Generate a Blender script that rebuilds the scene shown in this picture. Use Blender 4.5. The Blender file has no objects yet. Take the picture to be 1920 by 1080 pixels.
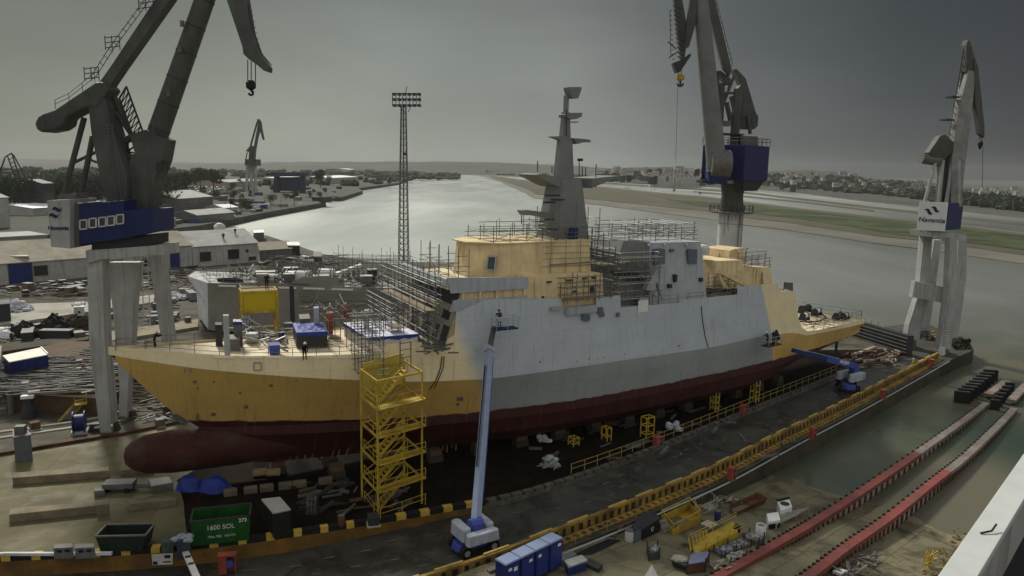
import bpy, math, random
from mathutils import Vector, Matrix
sc = bpy.context.scene
COL = sc.collection
random.seed(7)
rnd = random.uniform

# ------------------------------------------------------------------ camera
H = 30.0
F = 1400.0
PITCH = math.atan(225/1400.0)
ROLL = math.radians(1.25)
cam_d = bpy.data.cameras.new('camera')
cam_d.sensor_width = 36.0
cam_d.lens = 36.0*F/1920.0
cam_d.clip_start = 0.5
cam_d.clip_end = 30000
cam = bpy.data.objects.new('camera', cam_d)
COL.objects.link(cam)
cam.matrix_world = Matrix.Translation((0, 0, H)) @ Matrix.Rotation(math.pi/2-PITCH, 4, 'X') @ Matrix.Rotation(ROLL, 4, 'Z')
sc.camera = cam

# ------------------------------------------------------------------ world and sun
SUN_TO = Vector((-0.45, 0.75, 0.76)).normalized()      # towards the sun: ahead of the camera, to the left, high
world = bpy.data.worlds.new('World')
sc.world = world
world.use_nodes = True
wn = world.node_tree.nodes
wl = world.node_tree.links
wn.clear()


def ramp(nodes, pts, interp='LINEAR'):
    r = nodes.new('ShaderNodeValToRGB')
    r.color_ramp.interpolation = interp
    e = r.color_ramp.elements
    while len(e) < len(pts):
        e.new(0.5)
    for i, (p, c) in enumerate(pts):
        e[i].position = p
        e[i].color = (c[0], c[1], c[2], 1) if not isinstance(c, (int, float)) else (c, c, c, 1)
    return r


def mathn(nodes, links, op, a, b=None, clamp=False):
    n = nodes.new('ShaderNodeMath')
    n.operation = op
    n.use_clamp = clamp
    for i, v in enumerate((a, b)):
        if v is None:
            continue
        if isinstance(v, (int, float)):
            n.inputs[i].default_value = v
        else:
            links.new(v, n.inputs[i])
    return n.outputs[0]


def mixc(nodes, links, fac, a, b, mode='MIX'):
    n = nodes.new('ShaderNodeMix')
    n.data_type = 'RGBA'
    n.blend_type = mode
    for sock, v in ((n.inputs[0], fac), (n.inputs[6], a), (n.inputs[7], b)):
        if isinstance(v, (int, float)):
            sock.default_value = v if sock.type == 'VALUE' else (v, v, v, 1)
        elif isinstance(v, tuple):
            sock.default_value = (v[0], v[1], v[2], 1)
        else:
            links.new(v, sock)
    return n.outputs[2]


sky = wn.new('ShaderNodeTexSky')
sky.sky_type = 'NISHITA'
sky.sun_disc = False
sky.sun_elevation = math.asin(SUN_TO.z)
sky.sun_rotation = math.atan2(SUN_TO.x, SUN_TO.y)
tc = wn.new('ShaderNodeTexCoord')
sep = wn.new('ShaderNodeSeparateXYZ')
wl.new(tc.outputs['Generated'], sep.inputs[0])
X, Y, Z = sep.outputs
# overcast cloud deck: a bright patch ahead to the left, a rain-dark bank to the right, pale overhead and behind
xa = mathn(wn, wl, 'MULTIPLY_ADD', X, 0.5)
xa.node.inputs[2].default_value = 0.5
raz = ramp(wn, [(0.18, (.168, .184, .150)), (0.30, (.205, .220, .186)), (0.41, (.255, .276, .245)), (0.53, (.225, .242, .225)),
                (0.63, (.118, .126, .124)), (0.72, (.058, .063, .066)), (0.80, (.038, .040, .046))])
wl.new(xa, raz.inputs[0])
rz = ramp(wn, [(0.0, 1.08), (0.03, 1.07), (0.10, .94), (0.20, .72), (0.25, .80), (0.36, 2.0), (0.5, 3.0), (0.75, 2.4)])
wl.new(Z, rz.inputs[0])
ahead = mixc(wn, wl, 1.0, raz.outputs[0], rz.outputs[0], 'MULTIPLY')
nz = wn.new('ShaderNodeTexNoise')
mp = wn.new('ShaderNodeMapping')
mp.inputs['Scale'].default_value = (2.2, 2.2, 7.0)
wl.new(tc.outputs['Generated'], mp.inputs[0])
wl.new(mp.outputs[0], nz.inputs['Vector'])
nz.inputs['Scale'].default_value = 1.3
nz.inputs['Detail'].default_value = 5
rn = ramp(wn, [(0.3, .86), (0.7, 1.12)])
wl.new(nz.outputs[0], rn.inputs[0])
ahead = mixc(wn, wl, 1.0, ahead, rn.outputs[0], 'MULTIPLY')
rback = ramp(wn, [(0.0, 1.0), (0.55, 0.0)])
wl.new(Y, rback.inputs[0])
rzen = ramp(wn, [(0.62, 0.0), (0.92, 1.0)])
wl.new(Z, rzen.inputs[0])
fb = mathn(wn, wl, 'MAXIMUM', rback.outputs[0], rzen.outputs[0])
SKY_BACK = (.475, .48, .475)
cloud = mixc(wn, wl, fb, ahead, SKY_BACK)
bg1 = wn.new('ShaderNodeBackground')
wl.new(cloud, bg1.inputs[0])
bg1.inputs[1].default_value = 1.0
bg2 = wn.new('ShaderNodeBackground')
wl.new(sky.outputs[0], bg2.inputs[0])
bg2.inputs[1].default_value = 0.05
addw = wn.new('ShaderNodeMixShader')
addw.inputs[0].default_value = 0.06
wl.new(bg1.outputs[0], addw.inputs[1])
wl.new(bg2.outputs[0], addw.inputs[2])
wo = wn.new('ShaderNodeOutputWorld')
wl.new(addw.outputs[0], wo.inputs[0])

sun_d = bpy.data.lights.new('sun', 'SUN')
sun_d.energy = 3.4
sun_d.angle = math.radians(10)
sun_d.color = (1.0, .95, .86)
sun = bpy.data.objects.new('sun', sun_d)
COL.objects.link(sun)
sun.rotation_euler = (-SUN_TO).to_track_quat('-Z', 'Y').to_euler()
sun.location = (-40, 60, 120)
sc.view_settings.view_transform = 'Standard'
sc.view_settings.look = 'None'
sc.view_settings.exposure = 0.12
sc.view_settings.gamma = 1.0
sc.view_settings.use_curve_mapping = False
sc.cycles.max_bounces = 5
sc.cycles.diffuse_bounces = 3
sc.cycles.glossy_bounces = 2
sc.cycles.volume_bounces = 0
HAZE = .000065

# ------------------------------------------------------------------ measuring helpers
_cp, _sp, _cr, _sr = math.cos(PITCH), math.sin(PITCH), math.cos(ROLL), math.sin(ROLL)


def ray(px, py):
    """direction from the camera's station through a measured point of the survey photo"""
    x, y = px-960.0, 540.0-py
    xr, yr = x*_cr-y*_sr, x*_sr+y*_cr
    return Vector((xr, F*_cp+yr*_sp, -F*_sp+yr*_cp))


def gp(px, py, z=0.0):
    d = ray(px, py)
    t = (z-H)/d.z
    return Vector((d.x*t, d.y*t, z))


def at(px, py, Y):
    d = ray(px, py)
    t = Y/d.y
    return Vector((d.x*t, Y, H+d.z*t))


def zat(px, py, p):
    """height of a measured point on the vertical through plan point p"""
    d = ray(px, py)
    return H+d.z*math.hypot(p[0], p[1])/math.hypot(d.x, d.y)


# ship frame: s metres aft of the stem at the waterline, t metres to port (away from the camera), z up
PH0, PK, DS = math.radians(23), math.radians(.22), .25
_S = [-20+DS*i for i in range(601)]
_c0 = gp(372, 801, 5.5)
_cx, _cy = [0.0], [0.0]
for i in range(600):
    a0, a1 = PH0+PK*_S[i], PH0+PK*_S[i+1]
    _cx.append(_cx[-1]+DS*(math.cos(a0)+math.cos(a1))/2)
    _cy.append(_cy[-1]+DS*(math.sin(a0)+math.sin(a1))/2)
_ox, _oy = _c0.x-_cx[80], _c0.y-_cy[80]
_cx = [v+_ox for v in _cx]
_cy = [v+_oy for v in _cy]


def SH(s, t, z):
    u = (s+20)/DS
    i = min(max(int(math.floor(u)), 0), 599)
    u -= i
    ph = PH0+PK*s
    return Vector((_cx[i]+(_cx[i+1]-_cx[i])*u-math.sin(ph)*t, _cy[i]+(_cy[i+1]-_cy[i])*u+math.cos(ph)*t, z))


def sz(px, py, t=0.0):
    d = ray(px, py)
    pf = None
    for i in range(601):
        ph = PH0+PK*_S[i]
        x, y = _cx[i]-math.sin(ph)*t, _cy[i]+math.cos(ph)*t
        f = x*d.y-y*d.x
        if pf is not None and (f > 0) != (pf > 0):
            u = pf/(pf-f)
            x, y = x0+(x-x0)*u, y0+(y-y0)*u
            return _S[i-1]+DS*u, H+d.z*math.hypot(x, y)/math.hypot(d.x, d.y)
        pf, x0, y0 = f, x, y
    raise ValueError((px, py, t))


def SP(px, py, t):
    s, z = sz(px, py, t)
    return SH(s, t, z)


def lerp_tab(tab, x):
    if x <= tab[0][0]:
        return tab[0][1]
    for (a, b), (c, d) in zip(tab, tab[1:]):
        if x <= c:
            return b+(d-b)*(x-a)/(c-a) if c > a else d
    return tab[-1][1]


# ------------------------------------------------------------------ mesh building
class G:
    def __init__(s):
        s.v, s.f, s.m = [], [], []

    def add(s, vs, fs, m=0):
        o = len(s.v)
        s.v += [Vector(v) for v in vs]
        s.f += [[i+o for i in f] for f in fs]
        s.m += [m]*len(fs)
        return s

    def box8(s, p, m=0):
        return s.add(p, [(3, 2, 1, 0), (4, 5, 6, 7), (0, 1, 5, 4), (1, 2, 6, 5), (2, 3, 7, 6), (3, 0, 4, 7)], m)

    def box(s, c, d, rz=0.0, m=0, taper=1.0):
        """c: centre of the base; d: size; rz: yaw"""
        co, si = math.cos(rz), math.sin(rz)
        p = []
        for z, k in ((0, 1.0), (d[2], taper)):
            for x, y in ((-1, -1), (1, -1), (1, 1), (-1, 1)):
                a, b = x*d[0]/2*k, y*d[1]/2*k
                p.append((c[0]+a*co-b*si, c[1]+a*si+b*co, c[2]+z))
        return s.box8(p, m)

    def beam(s, p, q, w, h=None, m=0, up=(0, 0, 1)):
        p, q = Vector(p), Vector(q)
        h = w if h is None else h
        d = (q-p)
        if d.length < 1e-6:
            return s
        d.normalize()
        u = Vector(up)
        if abs(d.dot(u)) > .99:
            u = Vector((0, 1, 0))
        x = d.cross(u).normalized()*w/2
        y = x.cross(d).normalized()*h/2
        return s.box8([p-x-y, p+x-y, p+x+y, p-x+y, q-x-y, q+x-y, q+x+y, q-x+y], m)

    def tube(s, p, q, r0, r1=None, n=6, m=0, caps=True):
        p, q = Vector(p), Vector(q)
        r1 = r0 if r1 is None else r1
        d = q-p
        if d.length < 1e-6:
            return s
        d.normalize()
        u = Vector((0, 0, 1)) if abs(d.z) < .95 else Vector((1, 0, 0))
        x = d.cross(u).normalized()
        y = d.cross(x)
        vs = []
        for c, r in ((p, r0), (q, r1)):
            for i in range(n):
                a = 2*math.pi*i/n
                vs.append(c+x*math.cos(a)*r+y*math.sin(a)*r)
        fs = [(i, (i+1) % n, n+(i+1) % n, n+i) for i in range(n)]
        if caps:
            fs += [tuple(range(n))[::-1], tuple(range(n, 2*n))]
        return s.add(vs, fs, m)

    def path(s, pts, r, n=5, m=0):
        for a, b in zip(pts, pts[1:]):
            s.tube(a, b, r, r, n, m)
        return s

    def prism(s, poly, off, m=0):
        off = Vector(off)
        poly = [Vector(p) for p in poly]
        n = len(poly)
        return s.add(poly+[p+off for p in poly], [tuple(range(n))[::-1], tuple(range(n, 2*n))]+[(i, (i+1) % n, n+(i+1) % n, n+i) for i in range(n)], m)

    def lathe(s, c, prof, n=12, m=0):
        c = Vector(c)
        vs = []
        for r, z in prof:
            for i in range(n):
                a = 2*math.pi*i/n
                vs.append(c+Vector((r*math.cos(a), r*math.sin(a), z)))
        fs = []
        for k in range(len(prof)-1):
            for i in range(n):
                fs.append((k*n+i, k*n+(i+1) % n, (k+1)*n+(i+1) % n, (k+1)*n+i))
        fs += [tuple(range(n))[::-1], tuple(range((len(prof)-1)*n, len(prof)*n))]
        return s.add(vs, fs, m)

    def blob(s, c, r, n=7, k=5, jit=.18, m=0):
        c = Vector(c)
        r = r if isinstance(r, (tuple, list)) else (r, r, r)
        vs, fs = [], []
        for j in range(k+1):
            th = math.pi*j/k
            for i in range(n):
                a = 2*math.pi*(i+.5*(j % 2))/n
                q = 1+rnd(-jit, jit)
                vs.append(c+Vector((r[0]*q*math.sin(th)*math.cos(a), r[1]*q*math.sin(th)*math.sin(a), r[2]*q*math.cos(th))))
        for j in range(k):
            for i in range(n):
                fs.append((j*n+i, (j+1)*n+i, (j+1)*n+(i+1) % n, j*n+(i+1) % n))
        return s.add(vs, fs, m)


def obj(name, g, mats, parent=None, smooth=False, bevel=0.0, label=None):
    me = bpy.data.meshes.new(name)
    off = Vector((0, 0, 0))
    if parent is not None:
        off = WORLD_OF[parent.name]
    me.from_pydata([v-off for v in g.v], [], g.f)
    mats = mats if isinstance(mats, (list, tuple)) else [mats]
    for mt in mats:
        me.materials.append(mt)
    if len(mats) > 1:
        me.polygons.foreach_set('material_index', g.m)
    if smooth:
        me.polygons.foreach_set('use_smooth', [True]*len(me.polygons))
    me.update()
    o = bpy.data.objects.new(name, me)
    COL.objects.link(o)
    if parent is not None:
        o.parent = parent
    WORLD_OF[o.name] = off
    if smooth and smooth != 'all':
        try:
            me.set_sharp_from_angle(angle=math.radians(40))
        except Exception:
            pass
    if bevel:
        b = o.modifiers.new('bevel', 'BEVEL')
        b.width = bevel
        b.segments = 2
        b.limit_method = 'ANGLE'
    if label:
        o['label'] = label
    return o


WORLD_OF = {}


def tag(o, label, cat, group=None, kind=None):
    o['label'] = label
    o['category'] = cat
    if group:
        o['group'] = group
    if kind:
        o['kind'] = kind
    return o


def thing(name, label, cat, loc, group=None):
    o = bpy.data.objects.new(name, None)
    COL.objects.link(o)
    o.location = loc
    o.empty_display_size = .3
    WORLD_OF[o.name] = Vector(loc)
    return tag(o, label, cat, group)


def struct(name, g, mats, smooth=False, label=None):
    o = obj(name, g, mats, None, smooth)
    o['kind'] = 'structure'
    if label:
        o['label'] = label
    return o


def dup(root, loc, rz, label, group=None):
    r = root.copy()
    COL.objects.link(r)
    r.location = loc
    r.rotation_euler = (0, 0, rz)
    r['label'] = label
    if group:
        r['group'] = group
    for ch in list(root.children):
        c = ch.copy()
        COL.objects.link(c)
        c.parent = r
        for gch in list(ch.children):
            d = gch.copy()
            COL.objects.link(d)
            d.parent = c
    return r


def single(name, g, mats, label, cat, group=None, smooth=False, bevel=0.0):
    """a thing made of one mesh; its origin goes to the base of the mesh"""
    lo = [min(v[i] for v in g.v) for i in range(3)]
    hi = [max(v[i] for v in g.v) for i in range(3)]
    loc = Vector(((lo[0]+hi[0])/2, (lo[1]+hi[1])/2, lo[2]))
    for v in g.v:
        v -= loc
    o = obj(name, g, mats, None, smooth, bevel)
    o.location = loc
    return tag(o, label, cat, group)


# ------------------------------------------------------------------ materials
MATS = {}


def M(name, col, rough=.7, var=.25, scale=1.5, metal=0.0, bump=0.0, col2=None, cut=.5, soft=.12, spec=.22, detail=6, joint=None, wet=0.0, runs=0.0):
    """painted / mineral surface whose colour wanders with a 3-D noise; col2 = second colour of stains, rust, moss"""
    m = bpy.data.materials.new(name)
    m.use_nodes = True
    nt = m.node_tree
    n, l = nt.nodes, nt.links
    b = n['Principled BSDF']
    b.inputs['Roughness'].default_value = rough
    b.inputs['Metallic'].default_value = metal
    b.inputs['Specular IOR Level'].default_value = spec
    g = n.new('ShaderNodeNewGeometry')
    t = n.new('ShaderNodeTexNoise')
    t.inputs['Scale'].default_value = scale
    t.inputs['Detail'].default_value = detail
    t.inputs['Roughness'].default_value = .62
    l.new(g.outputs['Position'], t.inputs['Vector'])
    r = ramp(n, [(.28, 1-var), (.72, 1+var)])
    l.new(t.outputs[0], r.inputs[0])
    c = mixc(n, l, 1.0, (col[0], col[1], col[2]), r.outputs[0], 'MULTIPLY')
    if col2:
        t2 = n.new('ShaderNodeTexNoise')
        t2.inputs['Scale'].default_value = scale*.45
        t2.inputs['Detail'].default_value = 7
        t2.inputs['Roughness'].default_value = .68
        l.new(g.outputs['Position'], t2.inputs['Vector'])
        r2 = ramp(n, [(cut-soft, 0.0), (cut+soft, 1.0)])
        l.new(t2.outputs[0], r2.inputs[0])
        c = mixc(n, l, r2.outputs[0], c, (col2[0], col2[1], col2[2]))
    if runs:                                            # rain and rust that has run down upright faces
        mpr = n.new('ShaderNodeMapping')
        mpr.inputs['Scale'].default_value = (1.7, 1.7, .12)
        l.new(g.outputs['Position'], mpr.inputs[0])
        t6 = n.new('ShaderNodeTexNoise')
        t6.inputs['Scale'].default_value = 1.0
        t6.inputs['Detail'].default_value = 6
        t6.inputs['Roughness'].default_value = .65
        l.new(mpr.outputs[0], t6.inputs['Vector'])
        r6 = ramp(n, [(.50, 0.0), (.74, runs)])
        l.new(t6.outputs[0], r6.inputs[0])
        c = mixc(n, l, r6.outputs[0], c, (col[0]*.38, col[1]*.33, col[2]*.27))
    if wet:                                             # damp patches and puddle films: smoother and darker
        t3 = n.new('ShaderNodeTexNoise')
        t3.inputs['Scale'].default_value = scale*.6
        t3.inputs['Detail'].default_value = 8
        t3.inputs['Roughness'].default_value = .7
        t3.inputs['Distortion'].default_value = .6
        l.new(g.outputs['Position'], t3.inputs['Vector'])
        r3 = ramp(n, [(.47, rough), (.56, rough*(1-wet))])
        l.new(t3.outputs[0], r3.inputs[0])
        l.new(r3.outputs[0], b.inputs['Roughness'])
        r4 = ramp(n, [(.46, 1.0), (.55, 1-.45*wet)])
        l.new(t3.outputs[0], r4.inputs[0])
        c = mixc(n, l, 1.0, c, r4.outputs[0], 'MULTIPLY')
        t5 = n.new('ShaderNodeTexNoise')
        t5.inputs['Scale'].default_value = 9.0
        t5.inputs['Detail'].default_value = 6
        l.new(g.outputs['Position'], t5.inputs['Vector'])
        r5 = ramp(n, [(.3, .80), (.7, 1.18)])
        l.new(t5.outputs[0], r5.inputs[0])
        c = mixc(n, l, 1.0, c, r5.outputs[0], 'MULTIPLY')
    if joint:                                           # cast slabs: angle, length, width, joint width
        mp = n.new('ShaderNodeMapping')
        mp.inputs['Rotation'].default_value = (0, 0, -math.radians(joint[0]))
        l.new(g.outputs['Position'], mp.inputs[0])
        flat = n.new('ShaderNodeVectorMath')
        flat.operation = 'MULTIPLY'
        flat.inputs[1].default_value = (1, 1, 0)
        l.new(mp.outputs[0], flat.inputs[0])
        br = n.new('ShaderNodeTexBrick')
        br.inputs['Scale'].default_value = 1.0
        br.inputs['Mortar Size'].default_value = joint[3]
        br.inputs['Mortar Smooth'].default_value = .6
        br.inputs['Brick Width'].default_value = joint[1]
        br.inputs['Row Height'].default_value = joint[2]
        br.inputs['Color1'].default_value = (1, 1, 1, 1)
        br.inputs['Color2'].default_value = (.86, .86, .85, 1)
        br.inputs['Mortar'].default_value = (.42, .40, .36, 1)
        br.offset = .37
        l.new(flat.outputs[0], br.inputs['Vector'])
        c = mixc(n, l, .85, c, br.outputs['Color'], 'MULTIPLY')
    l.new(c, b.inputs['Base Color'])
    if bump:
        bp = n.new('ShaderNodeBump')
        bp.inputs['Strength'].default_value = bump
        bp.inputs['Distance'].default_value = .08
        l.new(t.outputs[0], bp.inputs['Height'])
        l.new(bp.outputs[0], b.inputs['Normal'])
    MATS[name] = m
    return m


primer = M('yellow_primer', (.68, .535, .30), .7, .14, .6, col2=(.50, .385, .22), cut=.60, runs=.6)
primer_deck = M('primer_deck', (.70, .60, .42), .75, .22, .9, col2=(.42, .34, .23), cut=.56)
navygrey = M('navy_grey', (.37, .40, .42), .6, .10, .5, col2=(.31, .335, .345), cut=.6, runs=.5)
navygrey_d = M('darker_grey_panel', (.115, .13, .15), .6, .1, .5)
mastgrey = M('mast_grey', (.175, .18, .172), .65, .14, .5)
red_lead = M('antifouling_red', (.085, .012, .008), .6, .2, .8)
steel_dk = M('dark_steel', (.035, .036, .036), .6, .3, 2)
bar_grey = M('bar_grey', (.16, .155, .145), .6, .4, 1.5, col2=(.08, .06, .045), cut=.52)
steel_md = M('weathered_steel', (.12, .12, .115), .6, .3, 1.2, col2=(.10, .065, .04), cut=.6)
steel_lt = M('galvanised_steel', (.36, .37, .37), .45, .15, 2, metal=.4)
scaffold_m = M('scaffold_tube', (.15, .15, .14), .5, .3, 2, metal=.3)
scaffold_lt = M('scaffold_tube_pale', (.52, .52, .50), .45, .2, 2, metal=.3)
plank_m = M('scaffold_plank', (.22, .17, .11), .8, .3, 2)
crane_grey = M('crane_grey', (.062, .065, .056), .6, .25, .35, col2=(.095, .095, .082), cut=.55, runs=.6)
crane_pale = M('crane_pale_grey', (.37, .375, .36), .6, .16, .4, col2=(.28, .27, .24), cut=.6, runs=.75)
crane_pillar = M('crane_pillar_white', (.50, .50, .48), .6, .14, .3, col2=(.38, .38, .35), cut=.6)
crane_blue = M('crane_cab_blue', (.013, .018, .088), .5, .25, .5, runs=.6)
white_p = M('white_paint', (.72, .72, .70), .55, .10, 1, col2=(.55, .54, .50), cut=.62)
white_dirty = M('dirty_white_paint', (.55, .55, .52), .65, .15, .7, col2=(.36, .35, .32), cut=.58)
logo_blue = M('logo_navy', (.015, .018, .06), .5, .1, 1)
yellow_p = M('scaffold_yellow', (.46, .32, .035), .55, .25, 1.2, col2=(.26, .17, .03), cut=.57)
yellow_b = M('bright_yellow_panel', (.46, .34, .012), .5, .08, .6)
yellow_d = M('ochre_kerb_paint', (.33, .20, .035), .7, .35, .9, col2=(.10, .065, .03), cut=.53)
black_p = M('black_paint', (.012, .012, .011), .6, .3, 1)
black_r = M('black_rubber', (.012, .012, .012), .8, .2, 2)
lift_blue = M('lift_blue', (.05, .075, .30), .4, .12, 1)
lift_boom = M('lift_boom_pale_blue', (.26, .31, .43), .4, .15, 1)
lift_white = M('lift_body_grey', (.37, .40, .45), .5, .2, 1, runs=.5)
box_blue = M('container_blue', (.018, .028, .13), .5, .25, .8, runs=.5)
tarp_blue = M('blue_tarpaulin', (.02, .035, .22), .5, .25, 2, bump=.4)
skip_green = M('skip_green', (.010, .075, .012), .5, .3, .8, runs=.7)
rust = M('rusty_steel', (.12, .05, .025), .8, .4, 1.2, col2=(.07, .03, .02), cut=.55)
red_box = M('red_box_paint', (.28, .065, .038), .6, .3, 1, runs=.6)
rail_red = M('rail_red_oxide', (.22, .060, .050), .65, .25, .7, col2=(.13, .055, .045), cut=.54)
rail_grey = M('rail_wet_grey', (.22, .195, .17), .55, .25, .7, col2=(.15, .10, .085), cut=.55)
conc = M('concrete', (.24, .205, .135), .85, .22, .35, bump=.15, col2=(.13, .11, .075), cut=.60)
conc_lt = M('pale_concrete', (.33, .31, .26), .85, .2, .5, col2=(.20, .18, .14), cut=.58)
timber = M('block_timber', (.10, .065, .035), .9, .35, 1.5)
earth = M('yard_ground', (.105, .096, .072), .95, .4, .35, bump=.2, col2=(.042, .038, .028), cut=.50)
asphalt = M('asphalt', (.055, .055, .045), .75, .25, .4, col2=(.035, .033, .026), cut=.55)
stone = M('quay_stone', (.075, .06, .04), .9, .4, .8, bump=.3, col2=(.035, .035, .02), cut=.5)
skin = M('skin', (.30, .17, .11), .6, .1, 4)
cloth_dk = M('dark_workwear', (.015, .017, .022), .85, .2, 4)
cloth_navy = M('navy_workwear', (.02, .03, .09), .85, .2, 4)
hivis = M('hivis_yellow', (.55, .50, .04), .7, .1, 4)
helmet_w = M('white_helmet', (.7, .7, .68), .4, .05, 4)
glass_dk = M('dark_glass', (.02, .025, .03), .12, .1, 1, spec=.6)
foliage = M('foliage', (.030, .042, .018), .9, .45, .5, col2=(.050, .062, .026), cut=.5)
foliage_b = M('foliage_dark', (.020, .028, .014), .9, .4, .5, col2=(.035, .044, .02), cut=.5)
bark = M('bark', (.06, .045, .03), .9, .3, 2)
wall_w = M('rendered_wall', (.40, .39, .36), .85, .12, .4, col2=(.28, .27, .24), cut=.6, runs=.75)
wall_t = M('tan_wall', (.33, .28, .20), .85, .15, .4)
roof_g = M('grey_roof', (.36, .36, .34), .8, .15, .4, col2=(.26, .25, .23), cut=.58)
roof_d = M('dark_roof', (.12, .12, .115), .8, .2, .4)
roof_w = M('white_roof', (.74, .74, .72), .6, .08, .6)
tarp_w = M('white_tarpaulin', (.62, .63, .84), .6, .14, 1.2, bump=.5, col2=(.75, .75, .80), cut=.5)


def each(name, g, mats, parent, label=None):
    """every separate piece of g becomes a part of its own"""
    n = len(g.v)
    par = list(range(n))

    def find(i):
        while par[i] != i:
            par[i] = par[par[i]]
            i = par[i]
        return i
    for f in g.f:
        for i in f[1:]:
            par[find(i)] = find(f[0])
    grp = {}
    for k, f in enumerate(g.f):
        grp.setdefault(find(f[0]), []).append(k)
    for ks in grp.values():
        h = G()
        mp = {}
        for k in ks:
            h.f.append([])
            for i in g.f[k]:
                if i not in mp:
                    mp[i] = len(h.v)
                    h.v.append(g.v[i])
                h.f[-1].append(mp[i])
            h.m.append(g.m[k])
        obj(name, h, mats, parent)


# ------------------------------------------------------------------ the ship on the slip
def hull_material():
    m = bpy.data.materials.new('hull_paint')
    m.use_nodes = True
    n, l = m.node_tree.nodes, m.node_tree.links
    b = n['Principled BSDF']
    b.inputs['Roughness'].default_value = .6
    uv = n.new('ShaderNodeUVMap')
    sp = n.new('ShaderNodeSeparateXYZ')
    l.new(uv.outputs[0], sp.inputs[0])
    geo = n.new('ShaderNodeNewGeometry')

    def noise(scale, detail=5, rough=.6):
        t = n.new('ShaderNodeTexNoise')
        t.inputs['Scale'].default_value = scale
        t.inputs['Detail'].default_value = detail
        t.inputs['Roughness'].default_value = rough
        l.new(geo.outputs['Position'], t.inputs['Vector'])
        return t.outputs[0]
    s = mathn(n, l, 'MULTIPLY', sp.outputs[0], 100.0)
    z = mathn(n, l, 'MULTIPLY', sp.outputs[1], 20.0)
    n1, n2, n3 = noise(.55), noise(.16, 4), noise(2.4, 6)
    w1 = mathn(n, l, 'MULTIPLY_ADD', n1, 1.6)
    w1.node.inputs[2].default_value = -.8

    def step(v, edge, soft):
        d = mathn(n, l, 'SUBTRACT', v, edge)
        r = n.new('ShaderNodeMapRange')
        r.inputs[1].default_value, r.inputs[2].default_value = -soft, soft
        l.new(d, r.inputs[0])
        return r.outputs[0]
    # yellow primer above the knuckle, ochre first coat below it
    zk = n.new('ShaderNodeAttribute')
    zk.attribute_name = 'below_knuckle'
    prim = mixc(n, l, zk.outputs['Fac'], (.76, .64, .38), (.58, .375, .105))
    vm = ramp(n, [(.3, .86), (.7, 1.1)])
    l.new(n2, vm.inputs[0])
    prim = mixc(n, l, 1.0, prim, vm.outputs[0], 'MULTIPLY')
    grey = mixc(n, l, zk.outputs['Fac'], (.42, .46, .485), (.27, .29, .28))  # same grey, darkened below the knuckle to deepen its shade
    gm = ramp(n, [(.3, .90), (.7, 1.08)])
    l.new(n2, gm.inputs[0])
    grey = mixc(n, l, 1.0, grey, gm.outputs[0], 'MULTIPLY')
    # sprayed grey: its forward edge leans aft towards the waterline, its after edge is taped
    edge_f = mathn(n, l, 'MULTIPLY_ADD', z, -.42)
    edge_f.node.inputs[2].default_value = 28.9
    sw = mathn(n, l, 'ADD', s, w1)
    f1 = step(sw, edge_f, 0.8)
    edge_a = mathn(n, l, 'MULTIPLY_ADD', z, -.32)
    edge_a.node.inputs[2].default_value = 70.6
    f2 = step(mathn(n, l, 'MULTIPLY_ADD', w1, .25), mathn(n, l, 'SUBTRACT', s, edge_a), .12)
    gfac = mathn(n, l, 'MULTIPLY', f1, f2)
    top = mixc(n, l, gfac, prim, grey)
    # boot-top: uneven upper edge of the red
    zr = mathn(n, l, 'MULTIPLY_ADD', n1, .55)
    zr.node.inputs[2].default_value = -.27
    rise = n.new('ShaderNodeMapRange')
    rise.inputs[1].default_value, rise.inputs[2].default_value = 20.0, 2.0
    rise.inputs[3].default_value, rise.inputs[4].default_value = 0.0, 0.65
    l.new(s, rise.inputs[0])
    redge = mathn(n, l, 'ADD', mathn(n, l, 'ADD', zr, 5.55), rise.outputs[0])
    f3 = step(z, redge, .05)
    rm = ramp(n, [(.3, .7), (.7, 1.3)])
    l.new(n1, rm.inputs[0])
    red = mixc(n, l, 1.0, (.042, .004, .003), rm.outputs[0], 'MULTIPLY')
    c = mixc(n, l, f3, red, top)
    # shell plates: each a shade apart, with faint weld seams
    cmb = n.new('ShaderNodeCombineXYZ')
    l.new(s, cmb.inputs[0])
    l.new(z, cmb.inputs[1])
    br = n.new('ShaderNodeTexBrick')
    br.inputs['Scale'].default_value = 1.0
    br.inputs['Brick Width'].default_value = 6.2
    br.inputs['Row Height'].default_value = 1.9
    br.inputs['Mortar Size'].default_value = .045
    br.inputs['Mortar Smooth'].default_value = .5
    br.inputs['Color1'].default_value = (1.03, 1.03, 1.03, 1)
    br.inputs['Color2'].default_value = (.92, .92, .93, 1)
    br.inputs['Mortar'].default_value = (.79, .78, .77, 1)
    l.new(cmb.outputs[0], br.inputs['Vector'])
    c = mixc(n, l, .5, c, br.outputs['Color'], 'MULTIPLY')
    # rust and dirt that has run down the plates
    run = n.new('ShaderNodeTexNoise')
    run.inputs['Scale'].default_value = 1.0
    run.inputs['Detail'].default_value = 5
    mpr = n.new('ShaderNodeMapping')
    mpr.inputs['Scale'].default_value = (2.6, .22, 1)
    l.new(cmb.outputs[0], mpr.inputs[0])
    l.new(mpr.outputs[0], run.inputs['Vector'])
    rr = ramp(n, [(.57, 0.0), (.78, .5)])
    l.new(run.outputs[0], rr.inputs[0])
    c = mixc(n, l, rr.outputs[0], c, (.16, .12, .075))
    # small grime
    gr = ramp(n, [(.55, 1.0), (.74, .84)])
    l.new(n3, gr.inputs[0])
    c = mixc(n, l, 1.0, c, gr.outputs[0], 'MULTIPLY')
    l.new(c, b.inputs['Base Color'])
    bp = n.new('ShaderNodeBump')
    bp.inputs['Strength'].default_value = .12
    bp.inputs['Distance'].default_value = .25
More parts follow.
